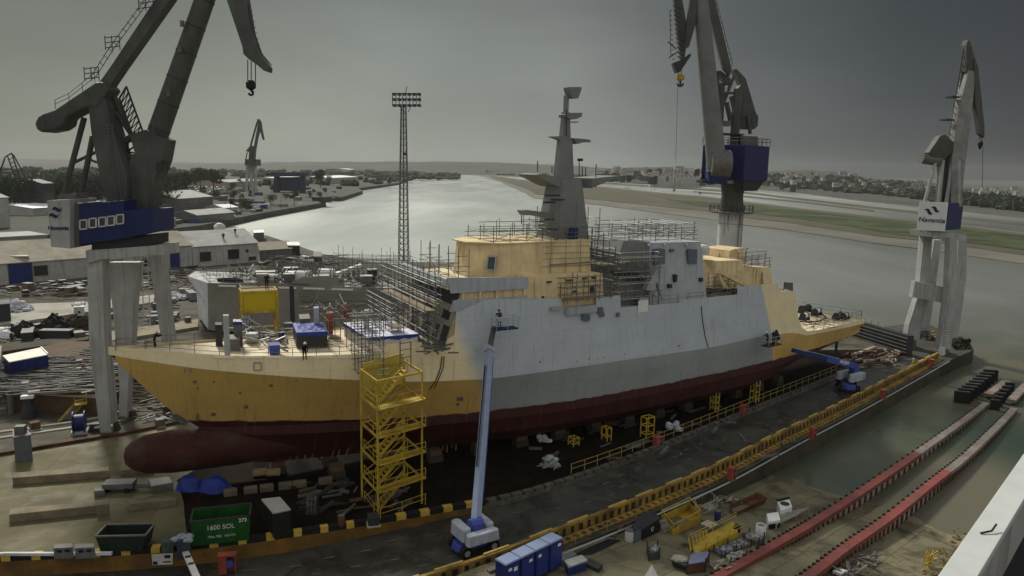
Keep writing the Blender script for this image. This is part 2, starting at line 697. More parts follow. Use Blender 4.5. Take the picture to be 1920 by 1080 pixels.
    l.new(n1, bp.inputs['Height'])
    l.new(bp.outputs[0], b.inputs['Normal'])
    return m


ship = thing('warship', 'warship under construction on the slip, hull part yellow primer and part sprayed grey over red', 'ship', SH(0, 0, 0))
ZK = [(-7, 12.95), (-5.5, 12.7), (0, 11.9), (5, 11.3), (13, 10.4), (19, 9.75), (26, 9.3), (44, 9.3), (56, 9.1), (67, 9.35), (73, 8.9), (77, 8.0), (96, 7.2)]
ZSTEM = [(-7, 13.5), (-6.5, 12.4), (-4.8, 10.3), (-2.7, 7.8), (0, 5.5), (1.0, 4.2), (2.5, 2.6), (5, 1.3), (70, 1.3), (78, 2.4), (88, 5.2), (96, 6.2)]
ZTOP = [(-7, 13.7), (-3, 13.45), (2, 13.05), (8, 12.85), (15.2, 12.75), (16.2, 13.55), (19.4, 13.5), (19.45, 12.75), (21.75, 12.75), (21.8, 13.5), (22.6, 14.0), (23.0, 17.35), (34.6, 16.75),
        (34.62, 15.75), (38.9, 15.75), (38.92, 16.55), (42.2, 16.5), (42.25, 15.2), (51.1, 14.95), (51.15, 15.3), (61.15, 15.1), (61.2, 16.1),
        (65.8, 15.85), (66.3, 16.0), (69.7, 15.85), (69.75, 14.75), (73.6, 14.4), (74.0, 12.6), (74.6, 10.6), (75.4, 9.3), (77, 8.6), (80, 8.35), (96, 7.95)]


def hb(s):
    """half breadths: keel flat, bilge, waterline, knuckle, top"""
    wlb = 0 if s <= 0 else 6.9*(1-(1-min(s/40, 1))**1.8)
    if s > 72:
        wlb *= 1-.12*((s-72)/24)
    q = min(max((s+6.6)/40, 0), 1)
    bk = 7.25*(1-(1-q)**2.7)
    if s > 72:
        bk *= 1-.08*((s-72)/24)
    bk = max(bk, wlb)
    f = min(max(s/30, 0), 1)**.8
    if s > 70:
        f *= max(.15, 1-(s-70)/24)
    return wlb*.62*f, wlb*(.25+.68*f), wlb, bk


STN = sorted(set([-7+.5*i for i in range(0, 20)]+[3+1.5*i for i in range(0, 63)]+[t[0] for t in ZTOP]))
STN = [s for s in STN if s <= 96]
NEAR_TOP = []
hv, hf, uvs, kn = [], [], [], []
rows = []
for s in STN:
    kf, bi, wb, bk = hb(s)
    zk, zs, zt = lerp_tab(ZK, s), lerp_tab(ZSTEM, s), lerp_tab(ZTOP, s)
    zk = min(zk, zt-.25)
    bt = max(bk-.10*(zt-zk), .04 if s < -6 else .1)
    if s <= -6.6:
        bt = bk = .12*(s+7.1)/.5
    sec = []
    if s < 0:
        for u in (0, .12, .3, .55, 1.0):
            sec.append((bk*u**.85*(1 if u else 0), zs+(zk-zs)*u))
        sec.insert(0, (0, zs))
        sec.insert(0, (0, zs))
        sec = sec[:7]
        sec[-1] = (bk, zk)
    else:
        zb = zs
        sec = [(0, zb), (kf, zb+.02), (bi, zb+(5.5-zb)*.38), (wb*.985+bi*.015, zb+(5.5-zb)*.78), (wb, max(5.5, zb+.3)), (wb+(bk-wb)*.5, (max(5.5, zb+.3)+zk)/2), (bk, zk)]
    sec.append((bk-.003, zk+.02))
    sec.append((bt, zt))
    rows.append((s, sec))
    NEAR_TOP.append((s, bt, zt))
K9 = len(rows[0][1])
for side in (-1, 1):
    o = len(hv)
    for s, sec in rows:
        for k, (b, z) in enumerate(sec):
            hv.append(SH(s, side*b, z))
            uvs.append((s/100, z/20))
            kn.append(1.0 if k < K9-2 else 0.0)
    for i in range(len(rows)-1):
        for k in range(K9-1):
            q = [o+i*K9+k, o+(i+1)*K9+k, o+(i+1)*K9+k+1, o+i*K9+k+1]
            hf.append(q if side < 0 else q[::-1])
# transom
la = (len(rows)-1)*K9
off2 = len(rows)*K9
for k in range(K9-1):
    hf.append([la+k, off2+la+k, off2+la+k+1, la+k+1])
me = bpy.data.meshes.new('hull')
base = WORLD_OF[ship.name]
me.from_pydata([v-base for v in hv], [], hf)
ul = me.uv_layers.new(name='UVMap')
for lp in me.loops:
    ul.data[lp.index].uv = uvs[lp.vertex_index]
att = me.attributes.new('below_knuckle', 'FLOAT', 'POINT')
att.data.foreach_set('value', kn)
me.polygons.foreach_set('use_smooth', [True]*len(me.polygons))
me.set_sharp_from_angle(angle=math.radians(14))
me.materials.append(hull_material())
hull = bpy.data.objects.new('hull', me)
COL.objects.link(hull)
hull.parent = ship
WORLD_OF[hull.name] = base

# bulbous bow
g = G()
prof = [(-6.35, .02), (-6.2, .75), (-5.7, 1.25), (-4.6, 1.75), (-2.5, 2.0), (0, 2.0), (3, 1.9), (7, 1.6), (11, 1.2)]
nn = 20
vs, fs = [], []
for s, r in prof:
    for i in range(nn):
        a = 2*math.pi*i/nn
        vs.append(SH(s, math.cos(a)*r*.85, 3.45-.03*max(s, 0)+math.sin(a)*r))
for k in range(len(prof)-1):
    for i in range(nn):
        fs.append((k*nn+i, k*nn+(i+1) % nn, (k+1)*nn+(i+1) % nn, (k+1)*nn+i))
g.add(vs, fs)
bulb_m = M('bulb_red', (.050, .015, .011), .65, .3, .6, spec=.15, col2=(.085, .06, .045), cut=.62)
obj('bulbous_bow', g, bulb_m, ship, smooth='all')


def deck_strip(g, s0, s1, z, inset=.15, step=1.5, zf=None):
    ss = [s0]
    while ss[-1] < s1-.01:
        ss.append(min(ss[-1]+step, s1))
    for a, b in zip(ss, ss[1:]):
        q = []
        for s in (a, b):
            kf, bi, wb, bk = hb(s)
            zk, zt = lerp_tab(ZK, s), lerp_tab(ZTOP, s)
            zz = zf(s) if zf else z
            w = max(bk-.10*max(zz-zk, 0)-inset, .05)
            q.append((SH(s, -w, zz), SH(s, w, zz)))
        g.add([q[0][0], q[1][0], q[1][1], q[0][1]], [(0, 1, 2, 3)])
    return g


g = deck_strip(G(), -6.4, 23, 0, zf=lambda s: lerp_tab([(-7, 13.45), (2, 12.8), (8, 12.62), (23, 12.5)], s))
obj('foredeck', g, primer_deck, ship)
g = deck_strip(G(), 23, 74, 0, zf=lambda s: lerp_tab([(23, 16.6), (34.5, 16.2), (34.55, 14.6), (74, 14.1)], s))
obj('main_deck', g, primer_deck, ship)
g = deck_strip(G(), 74.3, 95.9, 0, zf=lambda s: lerp_tab([(75, 8.1), (96, 7.75)], s))
obj('quarterdeck', g, primer_deck, ship)
# bulkhead faces between the decks
g = G()
kf, bi, wb, bk = hb(74)
g.box8([SH(73.6, -6.6, 8), SH(74.2, -6.6, 8), SH(74.2, 6.6, 8), SH(73.6, 6.6, 8), SH(73.6, -6.3, 14.2), SH(73.8, -6.3, 14.2), SH(73.8, 6.3, 14.2), SH(73.6, 6.3, 14.2)])
obj('quarterdeck_bulkhead', g, primer, ship)


def sblock(g, poly, t0, t1, m=0, tap0=0.0, tap1=0.0):
    """prism whose side profile is (s,z) points, from t0 to t1 across the ship; tap = inward lean per metre of height"""
    zb = min(p[1] for p in poly)
    n = len(poly)
    vs = [SH(s, t0+tap0*(z-zb), z) for s, z in poly]+[SH(s, t1-tap1*(z-zb), z) for s, z in poly]
    return g.add(vs, [tuple(range(n))[::-1], tuple(range(n, 2*n))]+[(i, (i+1) % n, n+(i+1) % n, n+i) for i in range(n)], m)


def pz(pts, t):
    return [sz(a, b, t) for a, b in pts]
# ------------------------------------------------------------------ ground, water and banks
def poly_sheet(name, pts, mat, skirt=None, skirt_mat=None):
    g = G()
    n = len(pts)
    g.add(pts, [tuple(range(n))])
    mats = [mat]
    if skirt is not None:
        low = [Vector((p.x, p.y, skirt)) for p in pts]
        g.add(list(pts)+low, [(i, (i+1) % n, n+(i+1) % n, n+i) for i in range(n)], 1)
        mats.append(skirt_mat or stone)
    return struct(name, g, mats)


def water_material():
    m = bpy.data.materials.new('river_water')
    m.use_nodes = True
    n, l = m.node_tree.nodes, m.node_tree.links
    b = n['Principled BSDF']
    geo = n.new('ShaderNodeNewGeometry')

    def noise(scale, det, stretch=None):
        t = n.new('ShaderNodeTexNoise')
        t.inputs['Scale'].default_value = scale
        t.inputs['Detail'].default_value = det
        if stretch:
            mp = n.new('ShaderNodeMapping')
            mp.inputs['Scale'].default_value = stretch
            l.new(geo.outputs['Position'], mp.inputs[0])
            l.new(mp.outputs[0], t.inputs['Vector'])
        else:
            l.new(geo.outputs['Position'], t.inputs['Vector'])
        return t.outputs[0]
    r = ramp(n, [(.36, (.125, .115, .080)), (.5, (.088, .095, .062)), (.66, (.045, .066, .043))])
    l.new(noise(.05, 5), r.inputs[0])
    # murky by the slips, silty mid river; reflected glare painted in as leftward paling
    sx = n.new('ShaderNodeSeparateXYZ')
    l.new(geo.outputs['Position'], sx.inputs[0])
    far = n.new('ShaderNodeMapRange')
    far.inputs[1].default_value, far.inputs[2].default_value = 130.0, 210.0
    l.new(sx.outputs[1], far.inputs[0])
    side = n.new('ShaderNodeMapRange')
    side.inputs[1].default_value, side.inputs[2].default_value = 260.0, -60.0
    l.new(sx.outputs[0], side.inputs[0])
    rs = ramp(n, [(0, (.10, .105, .093)), (.55, (.20, .21, .19)), (1, (.50, .53, .475))])  # cloud reflection put into the base colour, bright left to dull right
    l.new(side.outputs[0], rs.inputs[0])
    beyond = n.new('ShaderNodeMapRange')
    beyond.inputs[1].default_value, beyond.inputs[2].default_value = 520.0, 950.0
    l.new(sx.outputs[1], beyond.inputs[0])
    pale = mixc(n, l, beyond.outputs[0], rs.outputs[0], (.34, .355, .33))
    murk_glare = mixc(n, l, far.outputs[0], r.outputs[0], pale)
    streak_tone = ramp(n, [(.3, .90), (.7, 1.09)])
    l.new(noise(.02, 6, (1, .30, 1)), streak_tone.inputs[0])
    rw = ramp(n, [(.38, .16), (.62, .36)])
    l.new(noise(.016, 5, (1, .25, 1)), rw.inputs[0])
    l.new(rw.outputs[0], b.inputs['Roughness'])
    l.new(mixc(n, l, 1.0, murk_glare, streak_tone.outputs[0], 'MULTIPLY'), b.inputs['Base Color'])
    b.inputs['Roughness'].default_value = .24
    b.inputs['IOR'].default_value = 1.333
    bp = n.new('ShaderNodeBump')
    bp.inputs['Strength'].default_value = .35
    bp.inputs['Distance'].default_value = .07
    w = mathn(n, l, 'ADD', noise(.9, 3, (1, .6, 1)), mathn(n, l, 'MULTIPLY', noise(.12, 2), 1.5))
    l.new(w, bp.inputs['Height'])
    l.new(bp.outputs[0], b.inputs['Normal'])
    return m


WZ = -2.7
g = G()
g.add([(-9000, -300, WZ), (9000, -300, WZ), (9000, 13000, WZ), (-9000, 13000, WZ)], [(0, 1, 2, 3)])
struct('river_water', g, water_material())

concrete_slip = M('slip_concrete', (.145, .128, .068), .85, .25, .35, bump=.15, col2=(.085, .074, .04), cut=.56, joint=(12, 12.5, 7.5, .05), wet=.18)
concrete_apron = M('apron_concrete', (.19, .17, .105), .7, .28, .3, bump=.2, col2=(.040, .037, .024), cut=.57, soft=.05, joint=(44, 9.0, 5.0, .06), wet=.75)
mud = M('river_mud', (.15, .135, .105), .8, .3, .03, bump=.1, col2=(.10, .095, .08), cut=.5)
marsh_brown = M('marsh_brown', (.085, .075, .05), .95, .35, .02, col2=(.06, .06, .03), cut=.5)
marsh_green = M('marsh_green', (.046, .060, .020), .95, .5, .05, col2=(.020, .030, .010), cut=.52, soft=.05)
farland = M('far_ground', (.075, .075, .06), .95, .4, .012, col2=(.045, .048, .036), cut=.5)

KERB = [(-420, 1068), (-200, 1058), (0, 1046), (210, 1036), (420, 1018), (620, 990), (820, 957), (1000, 920), (1200, 852), (1400, 772), (1600, 692), (1700, 655)]
KP = [gp(a, b, 0) for a, b in KERB]
WALL = [(560, 1150), (690, 1110), (812, 1070), (943, 1027), (1106, 965), (1229, 916), (1337, 871), (1463, 808), (1583, 750), (1700, 690), (1757, 660)]


def zroad(x):
    return lerp_tab([(-18, -1.55), (4, -.5)], x)


WPT = []
for a, b in WALL:
    p = gp(a, b, .8)
    p = gp(a, b, zroad(p.x)+1.08)
    WPT.append(Vector((p.x, p.y, 0)))


def resample(pts, n):
    L = [0.0]
    for a, b in zip(pts, pts[1:]):
        L.append(L[-1]+(b-a).length)
    out = []
    for i in range(n):
        d = L[-1]*i/(n-1)
        k = max(j for j in range(len(L)) if L[j] <= d+1e-9)
        k = min(k, len(pts)-2)
        u = (d-L[k])/(L[k+1]-L[k])
        out.append(pts[k].lerp(pts[k+1], u))
    return out


def catmull(pts, per=6):
    q = [pts[0]*2-pts[1]]+list(pts)+[pts[-1]*2-pts[-2]]
    out = []
    for i in range(1, len(q)-2):
        a, b, c, d = q[i-1:i+3]
        for k in range(per):
            t = k/per
            out.append(.5*((2*b)+(c-a)*t+(2*a-5*b+4*c-d)*t*t+(3*b-a-3*c+d)*t**3))
    out.append(pts[-1].copy())
    return out


def normal_right(pts, i):
    a, b = pts[max(i-1, 0)], pts[min(i+1, len(pts)-1)]
    d = (b-a)
    d.z = 0
    d.normalize()
    return Vector((d.y, -d.x, 0)), d


KC = resample(catmull(KP), 160)
WC = resample(catmull(WPT), 160)
EDGE = []
for i, p in enumerate(WC):
    nr, d = normal_right(WC, i)
    e = p+nr*1.7
    EDGE.append(Vector((e.x, e.y, zroad(p.x))))

# near yard: one sheet under the slip, the ship and everything to the left of it
SHORE = [gp(1700, 628), gp(1622, 604), SH(98, 14, 0), SH(70, 27, 0), SH(45, 33, 0), SH(25, 36, 0), gp(790, 500), gp(690, 490), gp(600, 475), gp(545, 456), gp(500, 441), gp(380, 446), gp(250, 452),
         gp(-150, 452), Vector((-260, 150, 0)), Vector((-260, 10, 0)), Vector((-60, 10, 0))]
yard_pts = [Vector((p.x, p.y, -.03)) for p in KC]+[Vector((p.x, p.y, -.03)) for p in SHORE]
poly_sheet('yard_ground', yard_pts, earth, -6, stone)

# slip floor of cast concrete
far_edge = [gp(-260, 900), gp(0, 852), gp(120, 832), gp(240, 812), gp(330, 793), SH(4, 9, 0), SH(20, 12, 0), SH(45, 12, 0), SH(75, 12, 0), SH(97, 11, 0)]
g = G()
pts = [Vector((p.x, p.y, 0)) for p in KC]+[Vector((p.x, p.y, 0)) for p in far_edge[::-1]]
g.add(pts, [tuple(range(len(pts)))])
struct('slip_floor', g, concrete_slip)

# roadway between the slip kerb and the striped barrier
RW = [KC[0]]
g = G()
vs = []
EL = [EDGE[0]+(EDGE[0]-EDGE[1]).normalized()*k for k in (24, 16, 8)]
outer = resample([Vector((p.x, p.y, 0)) for p in EL]+[Vector((p.x, p.y, 0)) for p in EDGE], 160)
for p, q in zip(KC, outer):
    for u in (0, .33, .66, 1):
        r = p.lerp(q, u)
        vs.append(Vector((r.x, r.y, zroad(r.x))))
fs = [(i*4+k, i*4+k+1, i*4+k+5, i*4+k+4) for i in range(159) for k in range(3)]
g.add(vs, fs)
struct('roadway', g, M('roadway_asphalt', (.062, .06, .048), .6, .3, .35, col2=(.030, .030, .024), cut=.52, spec=.45, wet=.55))
g = G()
vs = []
for q in outer:
    z = zroad(q.x)
    vs += [Vector((q.x, q.y, z)), Vector((q.x, q.y, z-.35)), Vector((q.x+.1, q.y-.1, z-.36)), Vector((q.x+.25, q.y-.25, -7))]
g.add(vs, [(i*4+k, i*4+k+1, i*4+k+5, i*4+k+4) for i in range(159) for k in range(3)])
struct('quay_wall', g, stone)
# end of the quay: a wide dark pier head under the far portal crane
ph = [gp(1690, 650, -.45), gp(1660, 612, -.45), gp(1735, 604, -.45), gp(1822, 648, -.45), gp(1826, 656, -.45), gp(1745, 692, -.45)]
poly_sheet('pier_head', ph, asphalt, -7, M('pier_side', (.030, .028, .022), .85, .4, .5, col2=(.05, .055, .03), cut=.6))

# slip kerb: orange painted face, black and yellow blocks along its edge, bare stone further aft
g = G()
acc = 0.0
K2 = resample(catmull(KP), 700)
for i in range(len(K2)-1):
    a, b = K2[i], K2[i+1]
    na, d = normal_right(K2, i)
    nb, d = normal_right(K2, i+1)
    acc += (b-a).length
    zr0, zr1 = zroad(a.x)-.02, zroad(b.x)-.02
    plain = a.x > -2
    ph_ = (acc % 2.15)
    top = 3 if plain and (acc % 1.3) > .25 else (2 if plain else (1 if ph_ < .68 else 2))
    tz = .16 if not plain else .10
    q = [a-na*.55, b-nb*.55, b+nb*.02, a+na*.02]
    up = Vector((0, 0, tz))
    g.add([p+up for p in q], [(0, 1, 2, 3)], top)
    g.add([q[0], q[1], q[1]+up, q[0]+up], [(0, 1, 2, 3)], top)
    hb_ = .30 if not plain else .12
    g.add([q[3]+up, q[2]+up, q[2]-Vector((0, 0, hb_)), q[3]-Vector((0, 0, hb_))], [(0, 1, 2, 3)], top)
    f0, f1 = q[3]+na*.0, q[2]+nb*.0
    g.add([f0-Vector((0, 0, hb_)), f1-Vector((0, 0, hb_)), Vector((f1.x, f1.y, zr1)), Vector((f0.x, f0.y, zr0))], [(0, 1, 2, 3)], 0 if not plain else 3)
    if not plain and i % 2 == 0:
        pass
kerb_stone = M('kerb_stone', (.13, .12, .10), .85, .4, 2, col2=(.07, .065, .05), cut=.5)
struct('slip_kerb', g, [M('kerb_orange', (.19, .10, .018), .75, .4, .8, col2=(.085, .05, .018), cut=.53), M('kerb_yellow', (.50, .34, .06), .7, .2, 1.5), black_p, kerb_stone])

# apron of the second slip, running down into the water
UA = Vector((math.cos(math.radians(44)), math.sin(math.radians(44)), 0))
UB = Vector((UA.y, -UA.x, 0))
edge_a = sum(gp(a, b, WZ).dot(UA) for a, b in ((1425, 896), (1631, 945), (1717, 960)))/3
A0, ZA0 = gp(1300, 1070, -.95).dot(UA), -.95
SL = (WZ-ZA0)/(edge_a-A0)


def zapron(p):
    return ZA0+SL*(p.dot(UA)-A0)


def gpa(px, py):
    """point on the sloping apron"""
    z = -2.0
    for _ in range(12):
        p = gp(px, py, z)
        z = zapron(p)
    return gp(px, py, z)


from mathutils import noise as mnoise
g = G()
na_, nb_ = 90, 50
for i in range(na_+1):
    for k in range(nb_+1):
        a = A0-40+i*(95/na_)
        bb = -52+k*(105/nb_)
        o = UA*a+UB*bb
        z = ZA0+SL*(a-A0)+.14*mnoise.noise(Vector((a*.22, bb*.22, 3)))+.05*mnoise.noise(Vector((a*.9, bb*.9, 1)))
        g.v.append(Vector((o.x, o.y, z)))
for i in range(na_):
    for k in range(nb_):
        j = i*(nb_+1)+k
        p = g.v[j]
        # keep the sheet clear of the quay and the road
        qq = min(((p.x-e.x)**2+(p.y-e.y)**2, idx) for idx, e in enumerate(outer[::4]))[1]*4
        e = outer[qq]
        nr, d = normal_right(outer, qq)
        if (p-Vector((e.x, e.y, 0))).dot(nr) < -1.5:
            continue
        g.f.append([j, j+1, j+nb_+2, j+nb_+1])
        g.m.append(0)
struct('apron_slope', g, concrete_apron, smooth='all')

# left bank with its quays
LB = [gp(-600, 452), gp(250, 441), gp(380, 425), gp(490, 402), gp(611, 381), gp(606, 374), gp(560, 371), gp(640, 371.5), gp(680, 359), gp(672, 354), gp(745, 344), gp(772, 335), gp(810, 328), gp(862, 325.5)]
LB += [Vector((-230, 4200, 0)), Vector((300, 14000, 0)), Vector((-14000, 14000, 0)), Vector((-9000, 300, 0))]
LB = [Vector((p.x, p.y, .8)) for p in LB]
poly_sheet('left_bank', LB, farland, -6, M('quay_face', (.055, .055, .05), .9, .3, .1))

# right bank: salt marsh tongue, second channel, far shore with the town
MN = [(872, 325.5), (905, 331), (940, 342), (985, 362), (1000, 371), (1060, 378), (1120, 384), (1240, 399), (1336, 411), (1382, 420), (1469, 430), (1552, 442), (1636, 455), (1728, 466), (1830, 481), (1960, 500), (2300, 560)]
MF = [(2300, 490), (1960, 441), (1830, 425), (1728, 414), (1636, 404), (1511, 391), (1407, 379), (1315, 367), (1240, 361), (1160, 353), (1090, 346), (1020, 341), (960, 334), (915, 327)]
mp_ = [gp(a, b, WZ+.4) for a, b in MN+MF]
poly_sheet('mud_flat', mp_, mud, WZ-1, mud)
MN2 = [(930, 336), (985, 355), (1005, 364), (1120, 374), (1240, 387), (1336, 397), (1382, 405), (1469, 416), (1552, 427), (1636, 441), (1728, 452), (1830, 465), (1960, 484), (2300, 540)]
rough = [gp(a+rnd(-4, 4), b+rnd(-1.5, 1.5), WZ+.8) for a, b in MN2]
rf = [gp(a, b+1.5, WZ+.8) for a, b in MF]
poly_sheet('marsh_ground', rough+rf, marsh_brown, WZ, mud)
MG = [(1385, 397), (1430, 402), (1520, 414), (1600, 425), (1680, 440), (1760, 449), (1850, 459), (1960, 474), (2300, 530)]
MGf = [(2300, 500), (1960, 447), (1830, 430), (1728, 419), (1636, 409), (1511, 396), (1430, 385), (1380, 384), (1300, 376), (1240, 372), (1300, 384)]
g = G()
pts = [gp(a+rnd(-5, 5), b+rnd(-1, 1), WZ+1.0) for a, b in MG]+[gp(a, b, WZ+1.0) for a, b in MGf]
g.add(pts, [tuple(range(len(pts)))])
o = struct('marsh_grass', g, marsh_green)
# thin bars of mud in the second channel, and the far shore
for nm, bar in (('mud_bar', [(1100, 341), (1240, 349), (1400, 360), (1620, 385), (1920, 420), (1920, 424), (1620, 389.5), (1400, 363), (1240, 351.5), (1100, 342.5)]),
                ('mud_bar', [(1300, 358), (1500, 377), (1640, 394), (1640, 397), (1500, 380), (1300, 360)])):
    bp_ = [gp(a, b, WZ+.3) for a, b in bar]
    poly_sheet(nm, bp_, marsh_brown, WZ-1, mud)
FS = [(880, 324), (960, 330), (1040, 335), (1100, 337.5), (1240, 344), (1400, 352), (1500, 360), (1620, 374), (1760, 387), (1960, 408), (2300, 440)]
fp = [gp(a, b, 0) for a, b in FS]+[Vector((9000, 1500, 0)), Vector((14000, 14000, 0)), Vector((400, 14000, 0))]
fp = [Vector((p.x, p.y, -1.2)) for p in fp]
poly_sheet('right_bank', fp, farland, WZ-1, mud)
# low ridges that close the view: along the river's head and behind the town
def ridge(name, prof, Y, depth, z0, mat):
    g = G()
    vs = []
    for px, py in prof:
        d = ray(px, 340)
        x = d.x/d.y*Y
        h = max(zat(px, py, (x, Y)), z0+1)
        for k, (f, hh) in enumerate(((-.5, 0), (-.25, .55), (0, 1), (.3, .8), (.6, 0))):
            vs.append(Vector((x*(1+f*depth/Y), Y+f*depth, z0+(h-z0)*hh)))
    n = len(prof)
    g.add(vs, [(i*5+k, (i+1)*5+k, (i+1)*5+k+1, i*5+k+1) for i in range(n-1) for k in range(4)])
    return struct(name, g, mat, smooth='all')


hillmat = M('hill_ground', (.07, .072, .06), .95, .4, .006, col2=(.045, .05, .035), cut=.5)
def wob(pts, step, amp):
    out = []
    for (a, b), (c, d) in zip(pts, pts[1:]):
        n = max(int((c-a)/step), 1)
        for k in range(n):
            u = k/n
            out.append((a+(c-a)*u, b+(d-b)*u+rnd(-amp, amp)))
    return out+[pts[-1]]


ridge('hills', wob([(-60, 322), (200, 316), (330, 309), (480, 305), (640, 303), (760, 303), (900, 304), (1050, 309), (1160, 316)], 16, .8), 3600, 900, -3, hillmat)
ridge('town_hill', wob([(1120, 318), (1180, 315), (1240, 314), (1300, 316), (1440, 322), (1500, 319), (1560, 322), (1650, 335), (1720, 339), (1800, 352), (1900, 364), (2050, 372)], 12, 1.2), 2300, 420, -3, hillmat)
# ------------------------------------------------------------------ superstructure (parts of the ship)
def plan_block(g, plan, z0, z1, k=.0, m=0):
    """prism from a plan of (s,t) points; k = inward lean (metres) at the top"""
    cs = sum(p[0] for p in plan)/len(plan)
    ct = sum(p[1] for p in plan)/len(plan)
    n = len(plan)
    lo, hi = [], []
    for s, t in plan:
        ds, dt = cs-s, ct-t
        L = math.hypot(ds, dt)
        lo.append(SH(s, t, z0))
        hi.append(SH(s+ds/L*k, t+dt/L*k, z1))
    return g.add(lo+hi, [tuple(range(n))[::-1], tuple(range(n, 2*n))]+[(i, (i+1) % n, n+(i+1) % n, n+i) for i in range(n)], m)


# bridge block: sloped front bulkhead, grey bulwark round the bridge deck, yellow deckhouse behind it
g = G()
sblock(g, [(21.9, 12.6), (26, 12.6), (30.5, 16.4), (30.5, 18.2), (23.6, 18.2)], -6.35, 6.35, 0, .05, .05)
obj('bridge_block', g, primer, ship)
g = G()
FR = lambda f, t, o=.0: SH(21.9+1.7*f-o, t, 12.6+5.6*f)
front_m = M('bridge_front_primer', (.30, .29, .25), .75, .4, .9, col2=(.45, .35, .20), cut=.55)
g.box8([FR(0, -6.3, .07), FR(0, 6.3, .07), FR(0, 6.3), FR(0, -6.3), FR(1, -6.05, .07), FR(1, 6.05, .07), FR(1, 6.05), FR(1, -6.05)])
obj('bridge_front', g, front_m, ship)
g = G()
for t0 in (-5.9, ):
    g.box8([FR(.72, t0, .12), FR(.72, -t0, .12), FR(.72, -t0), FR(.72, t0), FR(.93, t0, .12), FR(.93, -t0, .12), FR(.93, -t0), FR(.93, t0)])
each('bridge_window_band', g, steel_dk, ship)
g = G()
for t0, w_, f0, f1 in ((-5.9, 1.5, .02, .36), (-3.6, 1.1, .02, .34), (-1.4, 2.2, .05, .3), (2.6, 1.4, .02, .34), (-5.2, 1.8, .45, .6), (-.4, 1.6, .42, .6)):
    g.box8([FR(f0, t0, .12), FR(f0, t0+w_, .12), FR(f0, t0+w_), FR(f0, t0), FR(f1, t0, .12), FR(f1, t0+w_, .12), FR(f1, t0+w_), FR(f1, t0)])
each('front_opening', g, steel_dk, ship)
g = G()
for t0, t1 in ((-6.42, -6.25), (6.25, 6.42)):
    sblock(g, [(22.2, 16.2), (30.6, 16.2), (30.6, 17.2), (22.6, 17.3)], t0, t1)
    sblock(g, [(22.3, 18.0), (30.6, 18.0), (30.6, 19.15), (21.9, 19.55)], t0, t1)
sblock(g, [(21.75, 18.7), (22.3, 18.7), (22.2, 19.4), (21.8, 19.4)], -6.3, 6.3)
obj('bridge_bulwark', g, navygrey, ship)
g = G()
sblock(g, [(22.0, 18.35), (30.8, 18.35), (30.8, 18.75), (22.0, 18.75)], -6.2, 6.2)
obj('bridge_deck', g, primer_deck, ship)
g = G()
for s in (23.6, 25.4, 27.2, 29.2, 30.3):
    g.beam(SH(s, -6.3, 17.2), SH(s, -6.3, 18.0), .16, .16)
each('bulwark_stanchion', g, primer_deck, ship)
g = G()
sblock(g, [(30.5, 15.6), (40.2, 15.4), (40.1, 18.95), (30.5, 19.15)], -6.3, 6.3, 0, .09, .09)
for s in (31.6, 34.8, 35.6, 39.2):
    g.beam(SH(s, -6.32, 15.9), SH(s, -6.05, 18.95), .10, .10)
obj('deckhouse', g, primer, ship)
g = G()
for s, z, w, h in ((33, 18.4, .5, .14), (35.4, 18.45, .7, .12), (37.4, 18.5, .5, .14), (38.6, 18.5, .35, .2), (36.2, 17.2, .5, .16), (38.4, 16.9, .5, .9), (32.4, 16.8, .25, .25)):
    g.box8([SH(s, -6.3, z), SH(s+w, -6.3, z), SH(s+w, -5.9, z), SH(s, -5.9, z), SH(s, -6.22, z+h), SH(s+w, -6.22, z+h), SH(s+w, -5.9, z+h), SH(s, -5.9, z+h)])
each('deckhouse_fitting', g, steel_dk, ship)
# bridge house
g = G()
plan_block(g, [(26.0, -1.6), (29.2, -4.1), (40.0, -4.1), (40.0, 4.1), (29.2, 4.1), (26.0, 1.6)], 18.75, 22.3, .35)
plan_block(g, [(25.8, -1.6), (29.0, -4.0), (40.1, -4.0), (40.1, 4.0), (29.0, 4.0), (25.8, 1.6)], 22.3, 22.42, .0)
house = obj('bridge_house', g, primer, ship)
g = G()
c = [SP(913, 505, -3.0), SP(928, 506, -3.6), SP(931, 481, -3.5), SP(916, 480, -2.9)]
fo = (SH(28, -3.2, 0)-SH(29, -1.8, 0)).normalized()*.12
g.prism([p+fo for p in c], -fo*3)
obj('bridge_window', g, glass_dk, ship)
g = G()
for a, b in zip(c, c[1:]+c[:1]):
    g.beam(a+fo*1.4, b+fo*1.4, .12, .12)
obj('window_frame', g, steel_lt, ship)
g = G()
for z in (19.7, 20.5, 21.1, 21.8):
    g.tube(SH(33.6, -4.2, z+.1), SH(40.2, -4.25, z), .03)
g.beam(SH(34.5, -4.35, 19.95), SH(40.6, -4.35, 20.05), .22, .10)
for s in (34.5, 36.4, 38.3, 40.2):
    g.tube(SH(s, -4.4, 18.9), SH(s, -4.3, 23.0), .035)
obj('house_scaffold', g, scaffold_m, ship)
g = G()
g.lathe(SP(956, 452, -1.5)-Vector((0, 0, .6)), [(1.15, 0), (1.1, .5), (.85, .9), (.2, 1.05)], 10)
obj('director_pedestal', g, primer, ship)

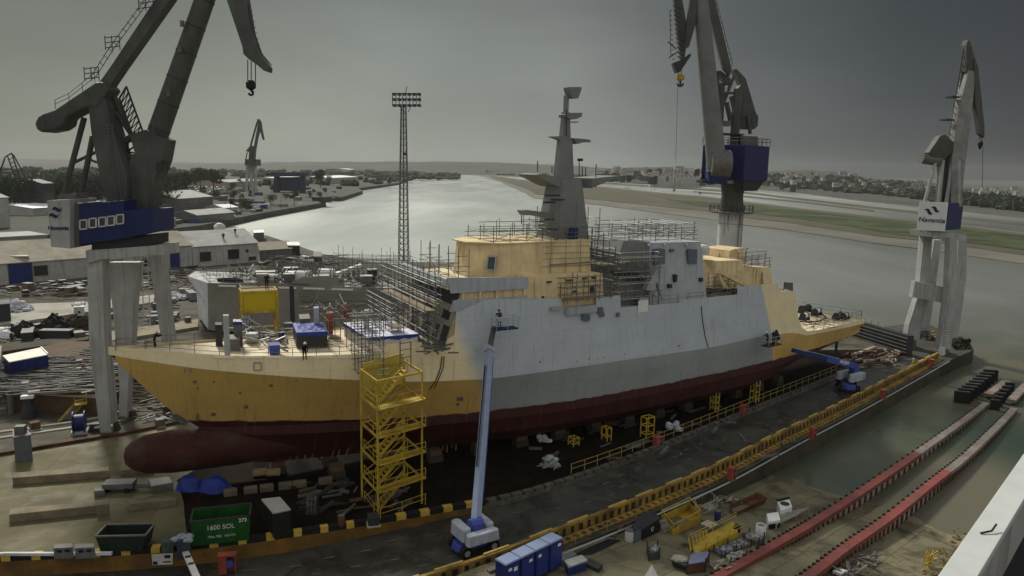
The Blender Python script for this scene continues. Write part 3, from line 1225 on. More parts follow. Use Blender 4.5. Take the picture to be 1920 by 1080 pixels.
# mast
g = G()
plan_block(g, [(36.0, -1.0), (37.0, -2.2), (41.0, -2.2), (41.4, 0), (41.0, 2.2), (37.0, 2.2), (36.0, 1.0)], 22.3, 28.9, 1.05)
plan_block(g, [(37.7, -.5), (38.0, -.75), (39.7, -.75), (39.7, .75), (38.0, .75), (37.7, .5)], 28.9, 33.2, .33)
plan_block(g, [(38.25, -.40), (39.35, -.40), (39.35, .40), (38.25, .40)], 33.2, 36.2, .22)
plan_block(g, [(38.6, -.2), (39.05, -.2), (39.05, .2), (38.6, .2)], 36.2, 38.0, .0)
sblock(g, [sz(a, b, 0) for a, b in ((1068, 185), (1079, 185), (1085, 168), (1085, 164), (1062, 164), (1062, 167))], -.55, .55)
mast = obj('mast', g, mastgrey, ship)
g = G()
sblock(g, pz([(985, 327), (1000, 325), (1032, 333), (1032, 350), (1020, 345)], 0), -1.9, 1.9)
sblock(g, pz([(1090, 334), (1140, 329), (1139, 332), (1104, 346), (1090, 352)], 0), -1.9, 1.9)
sblock(g, pz([(1030, 256), (1054, 255), (1060, 262), (1060, 268), (1054, 266), (1044, 261)], 0), -.45, .45)
sblock(g, pz([(1070, 259), (1096, 261), (1103, 263), (1103, 267), (1090, 267), (1078, 270)], 0), -.45, .45)
sblock(g, pz([(1053, 215), (1060, 212), (1086, 212), (1085, 219), (1074, 224), (1066, 224), (1054, 220)], 0), -.6, .6)
sblock(g, pz([(1054, 228), (1082, 228), (1082, 230), (1054, 230)], 0), -.25, .25)
sblock(g, pz([(973, 394), (984, 393), (1029, 399), (1029, 409), (990, 403), (979, 403)], -1), -1.5, -.5)
each('mast_platform', g, mastgrey, ship)
g = G()
for a, b, c_, d in ((1008, 322, 1008, 302), (1117, 330, 1118, 308), (1117, 330, 1117, 352), (1086, 330, 1086, 298), (1092, 330, 1092, 312), (1098, 330, 1098, 313), (1062, 255, 1062, 205), (978, 398, 978, 420), (1035, 325, 1035, 312)):
    g.tube(SP(a, b, -.6), SP(c_, d, -.6), .06)
g.box8([SP(1083, 302, -.6)+Vector(v) for v in ((0, 0, 0), (.6, 0, 0), (.6, .5, 0), (0, .5, 0), (0, 0, .3), (.6, 0, .3), (.6, .5, .3), (0, .5, .3))])
each('mast_antenna', g, steel_dk, ship)
g = G()
for px, py, w in ((1036, 368, 1.7), (1030, 381, 1.3), (1046, 376, 1.5), (1030, 413, 1.0), (1036, 432, 1.1)):
    p = SP(px, py, -2.2)
    g.box((p.x, p.y, p.z), (w, .5, .18), PH0+.15)
each('mast_ledge', g, steel_dk, ship)
g = G()
p = SP(1075, 440, -2.75)
g.box((p.x, p.y, p.z-.7), (1.1, .25, 1.5), PH0+.15)
obj('mast_door', g, box_blue, ship)

# grey funnel block
g = G()
sblock(g, [(43.0, 14.2), (48.6, 14.2), (48.6, 21.9), (44.6, 22.2), (43.9, 20.8)], -4.4, 4.4, 0, .06, .06)
obj('funnel_forepart', g, mastgrey, ship)
g = G()
sblock(g, [(48.3, 14.2), (58.0, 14.2), (56.9, 21.6), (48.4, 21.8)], -4.7, 4.7, 0, .09, .09)
fb_ = obj('funnel_block', g, navygrey, ship)
g = G()


def spanel(g, poly, t, dz=.0, th=.10):
    a = [SP(px, py, t) for px, py in poly]
    nrm = (SH(50, -1, 0)-SH(50, 0, 0)).normalized()
    g.prism([p+nrm*.05 for p in a], -nrm*(th+.3))


spanel(g, [(1226, 497), (1246, 495), (1247, 468), (1243, 466), (1229, 467), (1226, 470)], -4.45)
spanel(g, [(1291, 494), (1306, 494), (1307, 468), (1292, 467), (1290, 470)], -4.45)
spanel(g, [(1257, 472), (1264, 472), (1264, 467), (1257, 467)], -4.3)
each('louvre_panel', g, navygrey_d, ship)
g = G()
spanel(g, [(1265, 529), (1269, 529), (1270, 515), (1265, 515)], -4.7)
spanel(g, [(1254, 540), (1260, 540), (1260, 533), (1254, 533)], -4.75)
spanel(g, [(1312, 528), (1318, 528), (1318, 521), (1312, 521)], -4.6)
spanel(g, [(1148, 508), (1195, 512), (1205, 519), (1205, 533), (1180, 528), (1150, 512)], -4.5)
each('dark_opening', g, steel_dk, ship)
g = G()
for px in (1216, 1246, 1287):
    p = SP(px, 461, -4.2)
    g.box((p.x, p.y, p.z), (.25, .25, .3), PH0)
p = SP(1318, 460, -2)
g.lathe((p.x, p.y, p.z-1.2), [(.9, 0), (.9, .9), (.55, 1.25), (.1, 1.35)], 10)
each('funnel_cap', g, white_dirty, ship)
# after deckhouse (hangar) in yellow with its small director tower
g = G()
sblock(g, pz([(1334, 541), (1346, 490), (1395, 488), (1398, 500), (1446, 502), (1450, 541)], -4.2), -4.2, 4.2, 0, .07, .07)
sblock(g, pz([(1366, 491), (1371, 470), (1378, 467), (1396, 465), (1397, 491)], -2), -2, 2.2, 0, .08, .08)
obj('after_deckhouse', g, primer, ship)
g = G()
for px, y0, y1 in ((1353, 536, 505), (1414, 531, 503), (1420, 531, 503)):
    g.beam(SP(px, y0, -4.3), SP(px, y1, -4.05), .1, .1)
g.prism([SP(1430, 531, -4.32), SP(1437, 531, -4.32), SP(1437, 510, -4.2), SP(1430, 510, -4.2)], (.08, -.08, 0))
obj('deckhouse_trim', g, primer_deck, ship)
g = G()
a, b = SP(1348, 509, -5.2), SP(1396, 534, -5.6)
g.beam(a, b, .55, .45)
g.beam(SP(1346, 510, -5.2), SP(1357, 540, -5.2), .3, .3)
g.beam(SP(1350, 520, -5.2), SP(1364, 541, -5.2), .2, .2)
obj('boat_davit', g, primer, ship)
g = G()
pts = [(1207, 543), (1216, 523), (1230, 500), (1242, 495), (1246, 499), (1240, 508), (1229, 520), (1222, 545)]
sblock(g, pz(pts, -5.6), -6.0, -5.3)
g.beam(SP(1232, 530, -5.6), SP(1238, 550, -5.6), .35, .35)
g.beam(SP(1238, 551, -5.6), SP(1243, 559, -5.6), .3, .3)
obj('boat_crane', g, steel_lt, ship)
g = G()
for x0, y0, x1, y1, h in ((1120, 583, 1057, 585, 0), ):
    q = [SP(1060, 577, -6.9), SP(1116, 571, -6.9), SP(1116, 583, -6.9), SP(1060, 590, -6.9)]
    nrm = (SH(36, -1, 0)-SH(36, 0, 0)).normalized()*.35
    g.prism([p+nrm for p in q], -nrm*2)
obj('side_locker', g, navygrey, ship)
g = G()
for px, py, w, h in ((1126, 582, .9, .9), (1129, 590, .8, .6), (1101, 596, 1.0, .9), (1094, 595, .5, .8), (1159, 590, .5, .6)):
    q = [(px-w*5, py+h*7), (px+w*5, py+h*6), (px+w*5, py-h*7), (px-w*5, py-h*6)]
    p = [SP(a, b, -6.93) for a, b in q]
    nrm = (SH(38, -1, 0)-SH(38, 0, 0)).normalized()*.06
    g.prism([v+nrm for v in p], -nrm*2)
each('side_hatch', g, navygrey_d, ship)


def hull_t(s, z):
    kf, bi, wb, bk = hb(s)
    zk = lerp_tab(ZK, s)
    if z >= zk:
        return bk-.10*(z-zk)
    return wb+(bk-wb)*min(max((z-5.5)/(zk-5.5), 0), 1)


def hull_pt(px, py, out=.03):
    t = -6.0
    for _ in range(10):
        try:
            s, z = sz(px, py, t)
        except ValueError:
            break
        t = -hull_t(s, z)-out
    return SH(s, t, z), s


# marks and fittings on the plating
g = G()
for px, py, w, h in ((483, 687, 14, 14), (352, 694, 11, 8)):
    c = [hull_pt(px+a*w/2, py+b*h/2)[0] for a, b in ((-1, -1), (1, -1), (1, 1), (-1, 1))]
    for a, b in zip(c, c[1:]+c[:1]):
        g.beam(a, b, .10, .10)
obj('shell_doors', g, M('weathered_primer', (.36, .28, .17), .7, .2, 1), ship)
g = G()
for px, py, w, h in ((450, 737, 4, 4), (401, 716, 3, 3), (508, 723, 7, 4), (461, 763, 8, 6), (400, 777, 9, 6), (370, 783, 4, 14), (543, 717, 2, 2), (555, 714, 3, 3), (541, 776, 2, 2), (640, 773, 3, 2), (862, 748, 12, 7), (858, 758, 6, 5),
                     (1013, 678, 2.5, 2.5), (1105, 673, 2, 2), (1082, 677, 1.5, 1.5), (1120, 672, 1.5, 1.5), (1132, 670, 1.5, 1.5), (1171, 664, 1.5, 1.5), (1273, 648, 2.5, 2.5), (985, 757, 2, 2), (365, 716, 7, 5), (371, 728, 3, 3),
                     (850, 661, 20, 2.5)):
    c = [hull_pt(px+a*w/2, py+b*h/2, .02)[0] for a, b in ((-1, -1), (1, -1), (1, 1), (-1, 1))]
    g.prism(c, SH(30, -1, 0)*.04-SH(30, 0, 0)*.04)
each('hull_opening', g, M('hull_opening', (.16, .14, .12), .7, .3, 2), ship)
g = G()
for a, b in ((399, 441), (449, 491), (501, 526), (534, 575), (584, 626), (634, 655), (684, 722), (730, 760)):
    y0, y1 = (668.5, 670.5)
    n0 = 4
    for k in range(n0):
        x0, x1 = a+(b-a)*k/n0, a+(b-a)*(k+1)/n0
        c = [hull_pt(x0, y0, .07)[0], hull_pt(x1, y0, .07)[0], hull_pt(x1, y1+1.5, .07)[0], hull_pt(x0, y1+1.5, .07)[0]]
        g.prism(c, SH(10, 1, 0)*.15-SH(10, 0, 0)*.15)
each('bulwark_slot', g, M('pale_slot', (.74, .68, .56), .7, .1, 1), ship)
g = G()
pts = [hull_pt(x, y)[0] for x, y in ((1315, 574), (1317, 600), (1322, 630), (1328, 652))]
g.path(pts, .05)
g.path([hull_pt(x, y, .1)[0] for x, y in ((829, 668), (826, 690), (818, 712), (806, 730))], .05)
g.path([hull_pt(x, y, .1)[0] for x, y in ((833, 668), (831, 690), (822, 712), (814, 728))], .04)
each('hanging_cable', g, black_r, ship)
g = G()
p = hull_pt(1051, 577)[0]
g.box((p.x-.6, p.y-.4, p.z-.15), (1.3, .6, .35), PH0+.2)
obj('fairlead', g, steel_lt, ship)
# guard rails round the foredeck and the quarterdeck
def rail(g, pts, h, r=.03, lev=(1.0, .55), post=1.6):
    L = 0
    for a, b in zip(pts, pts[1:]):
        n = max(1, int((b-a).length/post))
        for k in range(n):
            p = a.lerp(b, k/n)
            g.tube(p, p+Vector((0, 0, h)), r, r, 4)
        for f in lev:
            g.tube(a+Vector((0, 0, h*f)), b+Vector((0, 0, h*f)), r*.8, r*.8, 4)
    p = pts[-1]
    g.tube(p, p+Vector((0, 0, h)), r, r, 4)
    return g


g = G()
for sd in (-1, 1):
    rail(g, [SH(s, sd*(max(hull_t(s, lerp_tab(ZTOP, s))-.3, .1)), lerp_tab(ZTOP, s)-.3) for s in (-6.4, -4, -2, 0, 2, 4, 6, 8, 10, 12, 14)], 1.0)
    rail(g, [SH(s, sd*6.3, 8.0) for s in (77, 80, 83, 86, 89, 92, 95.5)], 1.25)
rail(g, [SH(95.6, t, 7.9) for t in (-6.2, -3, 0, 3, 6.2)], 1.25)
rail(g, [SH(s, -6.4, 14.9) for s in (42.6, 45, 48, 51)], 1.0)
rail(g, [SH(s, -6.5, 15.0) for s in (52.5, 55, 58, 61)], .9)
each('guard_rail', g, scaffold_m, ship)
# black recess on the after bulwark
g = G()
g.prism([SP(1469, 541, -5.8), SP(1485, 546, -5.8), SP(1485, 530, -5.8), SP(1470, 529, -5.8)], (.1, -.1, 0))
obj('after_recess', g, steel_md, ship)
g = G()
for s0 in range(0, 15):
    s = 6+s0*5
    for t in (-1.8, 1.8):
        g.box(SH(s, t, 0), (1.4, 1.0, 1.25), PH0+PK*s)
# ------------------------------------------------------------------ keel blocks under the ship, one thing each
kb = G()
kb.box((0, 0, 0), (1.5, 1.1, .75))
kb2 = G()
kb2.box((0, 0, .75), (1.3, .95, .53))
kbt = thing('keel_block', 'timber capped keel block under the ship, nearest the bulbous bow', 'keel block', (0, 0, 0), 'keel blocks under the warship')
obj('concrete_base', kb, M('dark_concrete', (.05, .042, .03), .9, .3, 1), kbt)  # base much darker than the other concrete
obj('timber_cap', kb2, timber, kbt)
kbt.location = SH(7, 0, 0)
kbt.rotation_euler = (0, 0, PH0)
i = 0
for s in range(12, 82, 5):
    for t in (-3.2, 0, 3.2):
        dup(kbt, SH(s, t, 0), PH0+PK*s, 'timber capped keel block in the dark rows under the ship', 'keel blocks under the warship')


# ------------------------------------------------------------------ scaffolds
def scaffold(name, label, o, ux, uy, nx, ny, zs, group=None, planks=(), r=.04, ledger=None, drop=.0, top=.9, mat=None, jit=.25, fx=None, braces=True):
    """tube scaffold on base point o: bays along ux and uy, platforms at heights zs"""
    t = thing(name, label, 'scaffold', o, group)
    o, ux, uy = Vector(o), Vector(ux), Vector(uy)
    g, h = G(), G()
    for i in range(nx+1):
        for k in range(ny+1):
            p = o+ux*i+uy*k
            z1 = zs[-1]+top+rnd(-jit, jit*2)
            g.tube(p, p+Vector((0, 0, z1)), r, r, 4)
    for z in zs:
        for k in range(ny+1):
            if rnd(0, 1) < drop:
                continue
            e0, e1 = rnd(.1, .5), rnd(.1, .6)
            for dz in (0, .5, 1.0):
                if dz and rnd(0, 1) < .25:
                    continue
                a = o+uy*k+Vector((0, 0, z+dz))-ux.normalized()*e0
                b = o+uy*k+ux*nx+Vector((0, 0, z+dz))+ux.normalized()*e1
                (h if (ledger and rnd(0, 1) < .65) else g).tube(a, b, r*.9, r*.9, 4)
        for i in range(nx+1):
            e0 = rnd(.1, .4)
            a = o+ux*i+Vector((0, 0, z))-uy.normalized()*e0
            g.tube(a, a+uy*ny+uy.normalized()*2*e0, r*.9, r*.9, 4)
            if rnd(0, 1) < .5:
                g.tube(a+Vector((0, 0, 1)), a+uy*ny+Vector((0, 0, 1)), r*.8, r*.8, 4)
    if braces:
        for i in range(0, nx, 2):
            g.tube(o+ux*i+Vector((0, 0, zs[0])), o+ux*(i+1)+Vector((0, 0, zs[-1])), r*.8, r*.8, 4)
    obj('tubes', g, mat or scaffold_m, t)
    if h.v:
        obj('ledgers', h, scaffold_lt, t)
    if planks:
        q = G()
        for z in planks:
            for i in range(nx):
                if rnd(0, 1) < .75:
                    a = o+ux*i+Vector((0, 0, z+.06))
                    q.box8([a, a+ux, a+ux+uy*ny, a+uy*ny]+[v+Vector((0, 0, .06)) for v in (a, a+ux, a+ux+uy*ny, a+uy*ny)])
        if q.v:
            obj('planks', q, plank_m, t)
    return t


def sdir(s):
    ph = PH0+PK*s
    return Vector((math.cos(ph), math.sin(ph), 0)), Vector((-math.sin(ph), math.cos(ph), 0))


u, v = sdir(20)
scaffold('scaffold', 'closely set tube scaffold right against the dark bridge front bulkhead', SH(21.3, -6.2, 12.5), v*1.55, -u*.5, 8, 1, (.8, 2.6, 4.4, 6.2), planks=(4.4,), ledger=True, top=1.2, jit=.4, r=.034)
scaffold('scaffold', 'tall tube scaffold with pale ledgers across the sloped front of the bridge', SH(20.7, -6.6, 12.5), v*2.2, -u*1.1, 6, 1, (.3, 2.1, 3.9, 5.7), r=.036, planks=(3.9,), ledger=True, top=1.2)
scaffold('scaffold', 'lower tube scaffold standing forward of the bridge front scaffold by the white covered hatch', SH(18.4, -4.2, 12.5), v*2.0, -u*1.2, 4, 1, (.3, 2.0, 3.5), planks=(2.0,), ledger=True, top=.9)
scaffold('scaffold', 'open tube scaffold round the edge of the yellow bridge deck', SH(23.4, -5.6, 18.75), v*2.6, u*1.1, 4, 1, (.2, 1.7), planks=(), top=1.3, drop=.2)
scaffold('scaffold', 'tube guard scaffold on the roof of the yellow bridge house', SH(28.2, -3.4, 22.4), u*1.9, v*3.2, 4, 2, (.15, .9), top=.7, drop=.15)
scaffold('scaffold', 'tangled tube scaffold between the bridge house and the grey funnel', SH(40.8, -3.9, 14.3), u*.85, v*2.4, 3, 3, (1.6, 3.4, 5.2, 7.0), planks=(5.2,), top=1.1, jit=.8, r=.045)
scaffold('scaffold', 'tube scaffold hung over the sloped front of the grey funnel', SH(43.2, -4.6, 14.3), u*1.3, -v*1.0, 4, 1, (.5, 2.2, 3.9, 5.6), planks=(5.6,), ledger=True, top=.6)
scaffold('scaffold', 'tube guard scaffold on the roof of the grey funnel block', SH(45.6, -3.6, 21.9), u*1.9, v*3.4, 5, 2, (.2, 1.0), top=.8, drop=.1)
scaffold('scaffold', 'tube scaffold between the grey funnel and the yellow after deckhouse', SH(58.3, -2.4, 14.3), u*.9, v*2.2, 1, 2, (2.0, 4.0, 5.8), planks=(4.0,), top=.8)
scaffold('scaffold', 'tube guard scaffold on the roof of the yellow after deckhouse', SH(65.2, -3.4, 17.8), sdir(66)[0]*1.5, sdir(66)[1]*3, 4, 2, (.2, .9), top=.8)
scaffold('scaffold', 'narrow tube scaffold tower behind the yellow after deckhouse', SH(73.0, -2.2, 14.3), sdir(73)[0]*1.2, sdir(73)[1]*2, 1, 2, (.3, 1.8, 3.2), planks=(1.8,), top=.7)
scaffold('scaffold', 'tube scaffold tower rising from the quarterdeck beside the yellow bulkhead', SH(74.6, -3.6, 8.1), sdir(75)[0]*1.4, sdir(75)[1]*2, 1, 3, (1.6, 3.4, 5.0), planks=(3.4, 5.0), top=1.4)
# stair scaffold that links the yellow tower with the foredeck
u, v = sdir(11)
scaffold('scaffold', 'grey tube stair scaffold between the yellow tower and the foredeck edge', SH(13.2, -8.6, 11.2), u*1.0, v*1.3, 2, 3, (.2, 1.2, 2.2, 3.2, 4.2), planks=(2.2,), ledger=True, top=.8)
scaffold('scaffold', 'light tube frame of uprights round the white covered hatch', SH(11.6, -2.6, 12.5), u*1.7, v*2.6, 4, 2, (1.8, 2.9), top=1.2, drop=.3)


# ------------------------------------------------------------------ deck loads
def load_box(name, label, cat, top_px, ztop, zbot, mats, cap=None, group=None, capname='cover'):
    """box standing on a deck; its top corners were measured at height ztop"""
    c = [gp(a, b, ztop) for a, b in top_px]
    ctr = sum(c, Vector())/4
    t = thing(name, label, cat, (ctr.x, ctr.y, zbot), group)
    g = G()
    g.box8([Vector((p.x, p.y, zbot)) for p in c]+[Vector((p.x, p.y, ztop)) for p in c])
    obj('body', g, mats, t, bevel=.03)
    if cap:
        q = G()
        n = 10
        vs, fs = [], []
        for i in range(n+1):
            for k in range(n+1):
                p = c[0].lerp(c[1], i/n).lerp(c[3].lerp(c[2], i/n), k/n)
                edge = i in (0, n) or k in (0, n)
                p = ctr+(p-ctr)*1.02
                vs.append(Vector((p.x, p.y, ztop+.04+(0 if edge else rnd(0, .10)))))
        fs = [(i*(n+1)+k, (i+1)*(n+1)+k, (i+1)*(n+1)+k+1, i*(n+1)+k+1) for i in range(n) for k in range(n)]
        q.add(vs, fs)
        rim = [0+k for k in range(n+1)]+[(i)*(n+1)+n for i in range(1, n+1)]+[n*(n+1)+k for k in range(n-1, -1, -1)]+[i*(n+1) for i in range(n-1, 0, -1)]
        lo = [vs[i]-Vector((0, 0, rnd(.25, .5))) for i in rim]
        o = len(q.v)
        q.v += lo
        for a in range(len(rim)):
            b = (a+1) % len(rim)
            q.f.append([rim[a], rim[b], o+b, o+a])
            q.m.append(0)
        for i_ in range(len(q.m)):
            q.m[i_] = 1 if i_ >= n*n else 0
        obj(capname, q, [cap, tarp_blue], t)
    return t


load_box('deck_hatch', 'large grey hatch house on the foredeck under a white and blue sheet', 'hatch', [(690, 634), (784, 626), (733, 601), (645, 606)], 13.95, 12.6, white_dirty, tarp_w)
load_box('deck_crate', 'dark crate on the foredeck under a blue tarpaulin', 'crate', [(556, 624), (614, 622), (606, 605), (549, 606)], 14.2, 12.7, steel_dk, tarp_blue)
t = load_box('deck_crate', 'small bright blue crate at the near edge of the foredeck', 'crate', [(505, 648), (525, 647), (522, 641), (503, 642)], 13.6, 12.8, lift_blue)
load_box('winch_housing', 'brown grey winch housing on the foredeck near the bow', 'winch', [(425, 636), (450, 636), (449, 627), (424, 627)], 13.9, 12.7, steel_md)
load_box('winch_housing', 'dark grey drum winch at the far rail of the foredeck', 'winch', [(403, 609), (416, 609), (416, 604), (403, 604)], 14.9, 12.8, steel_dk)
load_box('air_duct', 'upright pale grey ventilation trunk beside the dark drum winch', 'vent', [(418, 592), (429, 592), (429, 589), (418, 589)], 16.6, 12.8, crane_pale)
load_box('deck_cabinet', 'white topped deck cabinet in front of the yellow frame', 'cabinet', [(438, 604), (454, 604), (452, 600), (437, 600)], 15.2, 12.8, steel_md, white_p)
load_box('deck_cabinet', 'pale grey upright cabinet by the far rail behind the blue tarpaulin', 'cabinet', [(588, 578), (598, 577), (597, 574), (588, 575)], 15.9, 13, lift_white)
load_box('deck_cabinet', 'brown cabinet on the foredeck between far rail and covered hatch', 'cabinet', [(683, 583), (692, 582), (692, 579), (683, 580)], 15.9, 13, conc_lt)
load_box('machine_cover', 'red machine housing by the far rail of the foredeck', 'machine', [(612, 588), (624, 587), (623, 582), (612, 583)], 15.2, 13, red_box)
load_box('air_compressor', 'dark grey compressor beside the red machine housing', 'compressor', [(562, 598), (582, 597), (580, 588), (560, 589)], 14.7, 13, steel_md)
load_box('tool_chest', 'white tool chest lying on the main deck below the funnel', 'chest', [(1197, 566), (1216, 564), (1215, 557), (1197, 558)], 15.6, 14.2, white_p)
load_box('generator_set', 'orange rusty machine on the deck between bridge and funnel', 'generator', [(1140, 528), (1166, 532), (1170, 522), (1146, 517)], 16.5, 14.2, M('orange_machine', (.40, .17, .02), .7, .3, 2, col2=(.10, .05, .02), cut=.55))
# coils of hose and cable, pipes and planks left on the decks
g = G()
for k in range(5):
    a = rnd(0, 6)
    pts = []
    for i in range(14):
        px = 455+i*6.5
        py = 612+k*3+i*2.2+6*math.sin(i*.6+a)
        pts.append(gp(px, py, 12.95+.1*k))
    g.path(pts, .09, 5)
single('deck_hose', g, steel_md, 'tangle of grey hoses lying across the foredeck by the winches', 'hose')
g = G()
for k in range(24):
    px, py = rnd(440, 540), rnd(612, 640)
    a = gp(px, py, 12.9+rnd(0, .5))
    d = Vector((rnd(-1, 1), rnd(-1, 1), rnd(-.05, .25))).normalized()*rnd(1, 3.2)
    g.beam(a, a+d, .12, .12)
single('pipe_stack', g, steel_lt, 'loose pale tubes and angle bars heaped on the foredeck', 'pipes')
g = G()
for k in range(40):
    px, py = rnd(570, 700), rnd(568, 600)
    a = gp(px, py, 13.0+rnd(0, .6))
    d = Vector((rnd(-1, 1), rnd(-1, 1), rnd(-.05, .35))).normalized()*rnd(.8, 2.6)
    g.beam(a, a+d, .14, .14)
single('scrap_heap', g, steel_md, 'dark heap of steel offcuts along the far rail of the foredeck', 'scrap')
g = G()
for k in range(30):
    px, py = rnd(560, 640), rnd(634, 646)
    a = gp(px, py, 12.75+rnd(0, .15))
    d = Vector((rnd(-1, 1), rnd(-1, 1), rnd(-.05, .1))).normalized()*rnd(.5, 1.6)
    g.beam(a, a+d, .16, .06)
single('timber_heap', g, M('pale_timber', (.50, .44, .33), .8, .2, 2), 'pale offcuts of timber on the foredeck below the blue tarpaulin', 'timber')
g = G()
for k in range(30):
    px, py = rnd(792, 838), rnd(644, 660)
    a = gp(px, py, 12.8+rnd(0, .5))
    d = Vector((rnd(-1, 1), rnd(-1, 1), rnd(-.1, .3))).normalized()*rnd(.5, 1.6)
    g.beam(a, a+d, .13, .13)
single('scrap_heap', g, steel_md, 'heap of pipe offcuts at the deck edge under the bridge front', 'scrap')
for n_, (x0, x1, y0, y1, z_, cnt, lab) in enumerate(((1150, 1230, 545, 560, 14.6, 34, 'clutter of pipes and boards on the main deck beside the funnel'),
                                   (1325, 1380, 543, 551, 14.6, 26, 'clutter of bars on the main deck beside the yellow after deckhouse'))):
    g = G()
    for k in range(cnt):
        a = gp(rnd(x0, x1), rnd(y0, y1), z_+rnd(0, .4))
        d = Vector((rnd(-1, 1), rnd(-1, 1), rnd(-.05, .3))).normalized()*rnd(.6, 2.2)
        g.beam(a, a+d, .13, .13)
    single('scrap_heap', g, [steel_md, rust][n_], lab, 'scrap')
# quarterdeck: winch, drums and hose
for px, py, r, l, mt, lab in ((1509, 578, .55, 2.2, steel_dk, 'dark mooring winch drum on the quarterdeck'), (1531, 583, .5, 1.1, white_p, 'white drum standing behind the dark winch on the quarterdeck'),
                              (1508, 592, .5, 1.0, white_p, 'white bag-like drum at the foot of the quarterdeck scaffold'), (1571, 590, .45, 1.4, steel_md, 'grey winch at the after end of the quarterdeck'), (1584, 590, .42, .9, white_dirty, 'pale drum beside the grey winch right aft')):
    p = gp(px, py+6, 8.2)
    d = sdir(85)[0]
    t = thing('mooring_drum', lab, 'drum', (p.x, p.y, 8.1))
    g = G().tube(p+d*-l/2+Vector((0, 0, r)), p+d*l/2+Vector((0, 0, r)), r*.8, r*.8, 10)
    obj('drum', g, mt, t, smooth=True)
    g = G()
    for e in (-1, 1):
        g.tube(p+d*e*l/2+Vector((0, 0, r)), p+d*e*(l/2+.12)+Vector((0, 0, r)), r, r, 12)
        g.box(p+d*e*l/2-Vector((0, 0, .2)), (.25, 1.2, .5), PH0+.35)
    obj('drum_flange', g, steel_dk, t)
g = G()
g.path([gp(x, y, 8.25) for x, y in ((1497, 603), (1515, 604), (1535, 602), (1550, 596), (1540, 588), (1525, 590))], .1)
single('deck_hose', g, black_r, 'black hose looped across the pale quarterdeck', 'hose')
g = G()
for k in range(26):
    a = gp(rnd(1500, 1560), rnd(600, 614), 8.3)
    d = Vector((rnd(-1, 1), rnd(-1, 1), rnd(-.02, .1))).normalized()*rnd(.5, 1.8)
    g.beam(a, a+d, .12, .06)
single('timber_heap', g, timber, 'boards and bars scattered on the near edge of the quarterdeck', 'timber')
# ------------------------------------------------------------------ cranes
def tr(g, pts, Y, th, m=0):
    """plate or box section: measured outline on the upright plane y=Y, th metres thick"""
    return g.prism([at(a, b, Y-th/2) for a, b in pts], (0, th, 0), m)


def tt(g, a, b, Y, r, r1=None, n=8, Y1=None, m=0):
    return g.tube(at(a[0], a[1], Y), at(b[0], b[1], Y if Y1 is None else Y1), r, r1, n, m)


def zs(z0, pts, k, x0, y0):
    return [(x0+a/k, y0+b/k) for a, b in pts]


def lettering(name, body, size, loc, xdir, updir, mat, parent, align='CENTER'):
    """raised letters: a text curve turned into a mesh"""
    cu = bpy.data.curves.new(name, 'FONT')
    cu.body = body
    cu.size = size
    cu.extrude = .02
    cu.offset = size*.012
    cu.align_x = align
    ob = bpy.data.objects.new(name, cu)
    COL.objects.link(ob)
    xd = Vector(xdir).normalized()
    zd = xd.cross(Vector(updir)).normalized()
    yd = zd.cross(xd)
    mw = Matrix((xd, yd, zd)).transposed().to_4x4()
    mw.translation = Vector(loc)
    bpy.context.view_layer.update()
    me = bpy.data.meshes.new_from_object(ob.evaluated_get(bpy.context.evaluated_depsgraph_get()))
    bpy.data.objects.remove(ob)
    off = WORLD_OF[parent.name]
    me.transform(Matrix.Translation(-off) @ mw)
    me.materials.clear()
    me.materials.append(mat)
    o = bpy.data.objects.new(name, me)
    COL.objects.link(o)
    o.parent = parent
    return o


def swish(name, o, xd, ud, w, mat, parent):
    """the yard's emblem: two slanted waves side by side"""
    o, xd, ud = Vector(o), Vector(xd).normalized(), Vector(ud).normalized()
    nd = xd.cross(ud)
    wave = [(0, .30), (.10, .40), (.22, .44), (.34, .40), (.44, .24), (.52, .10), (.60, .06), (.70, .10), (.60, 0), (.46, -.06), (.34, -.02), (.26, .10), (.18, .26), (.11, .32)]
    for dx, dy in ((-.62, -.16), (-.18, .06)):
        g = G()
        g.prism([o+xd*(x+dx)*w+ud*(y+dy)*w+nd*.02 for x, y in wave], -nd*.04)
        obj(name, g, mat, parent)


# --- near portal crane at the left, astride the bow
YA = 79.0
cr = thing('portal_crane', 'huge near portal crane with blue cab and dark jib standing left of the bow', 'crane', gp(197, 812, 0))
for nm, pts, Y, th in (('portal_leg', [(163, 478), (191, 478), (196, 640), (206, 760), (208, 812), (188, 812), (181, 760), (167, 640)], 79.9, 1.5),
                       ('portal_leg', [(203, 492), (261, 492), (252, 560), (247, 640), (240, 720), (238, 798), (222, 798), (224, 720), (217, 640), (210, 570)], 84, 1.2),
                       ('portal_leg', [(276, 470), (301, 470), (318, 622), (342, 778), (322, 778), (300, 622)], 86.5, 1.5)):
    obj(nm, tr(G(), pts, Y, th), crane_pale, cr)
g = tr(G(), [(160, 470), (309, 459), (310, 478), (280, 479), (190, 486), (163, 494)], 80.5, 3.4)
obj('portal_beam', g, crane_pale, cr)
for px, py, Y in ((197, 815, 79.9), (230, 801, 84), (332, 780, 86.5)):
    p = at(px, py, Y)
    g = G().box((p.x, p.y, 0), (3.2, 1.0, .9), .2, taper=.8)
    obj('bogie', g, steel_dk, cr)
g = tr(G(), [(148, 384), (231, 376), (233, 395), (286, 393), (286, 436), (232, 447), (150, 458)], 80.5, 5.0)
cab = obj('machinery_house', g, crane_blue, cr)
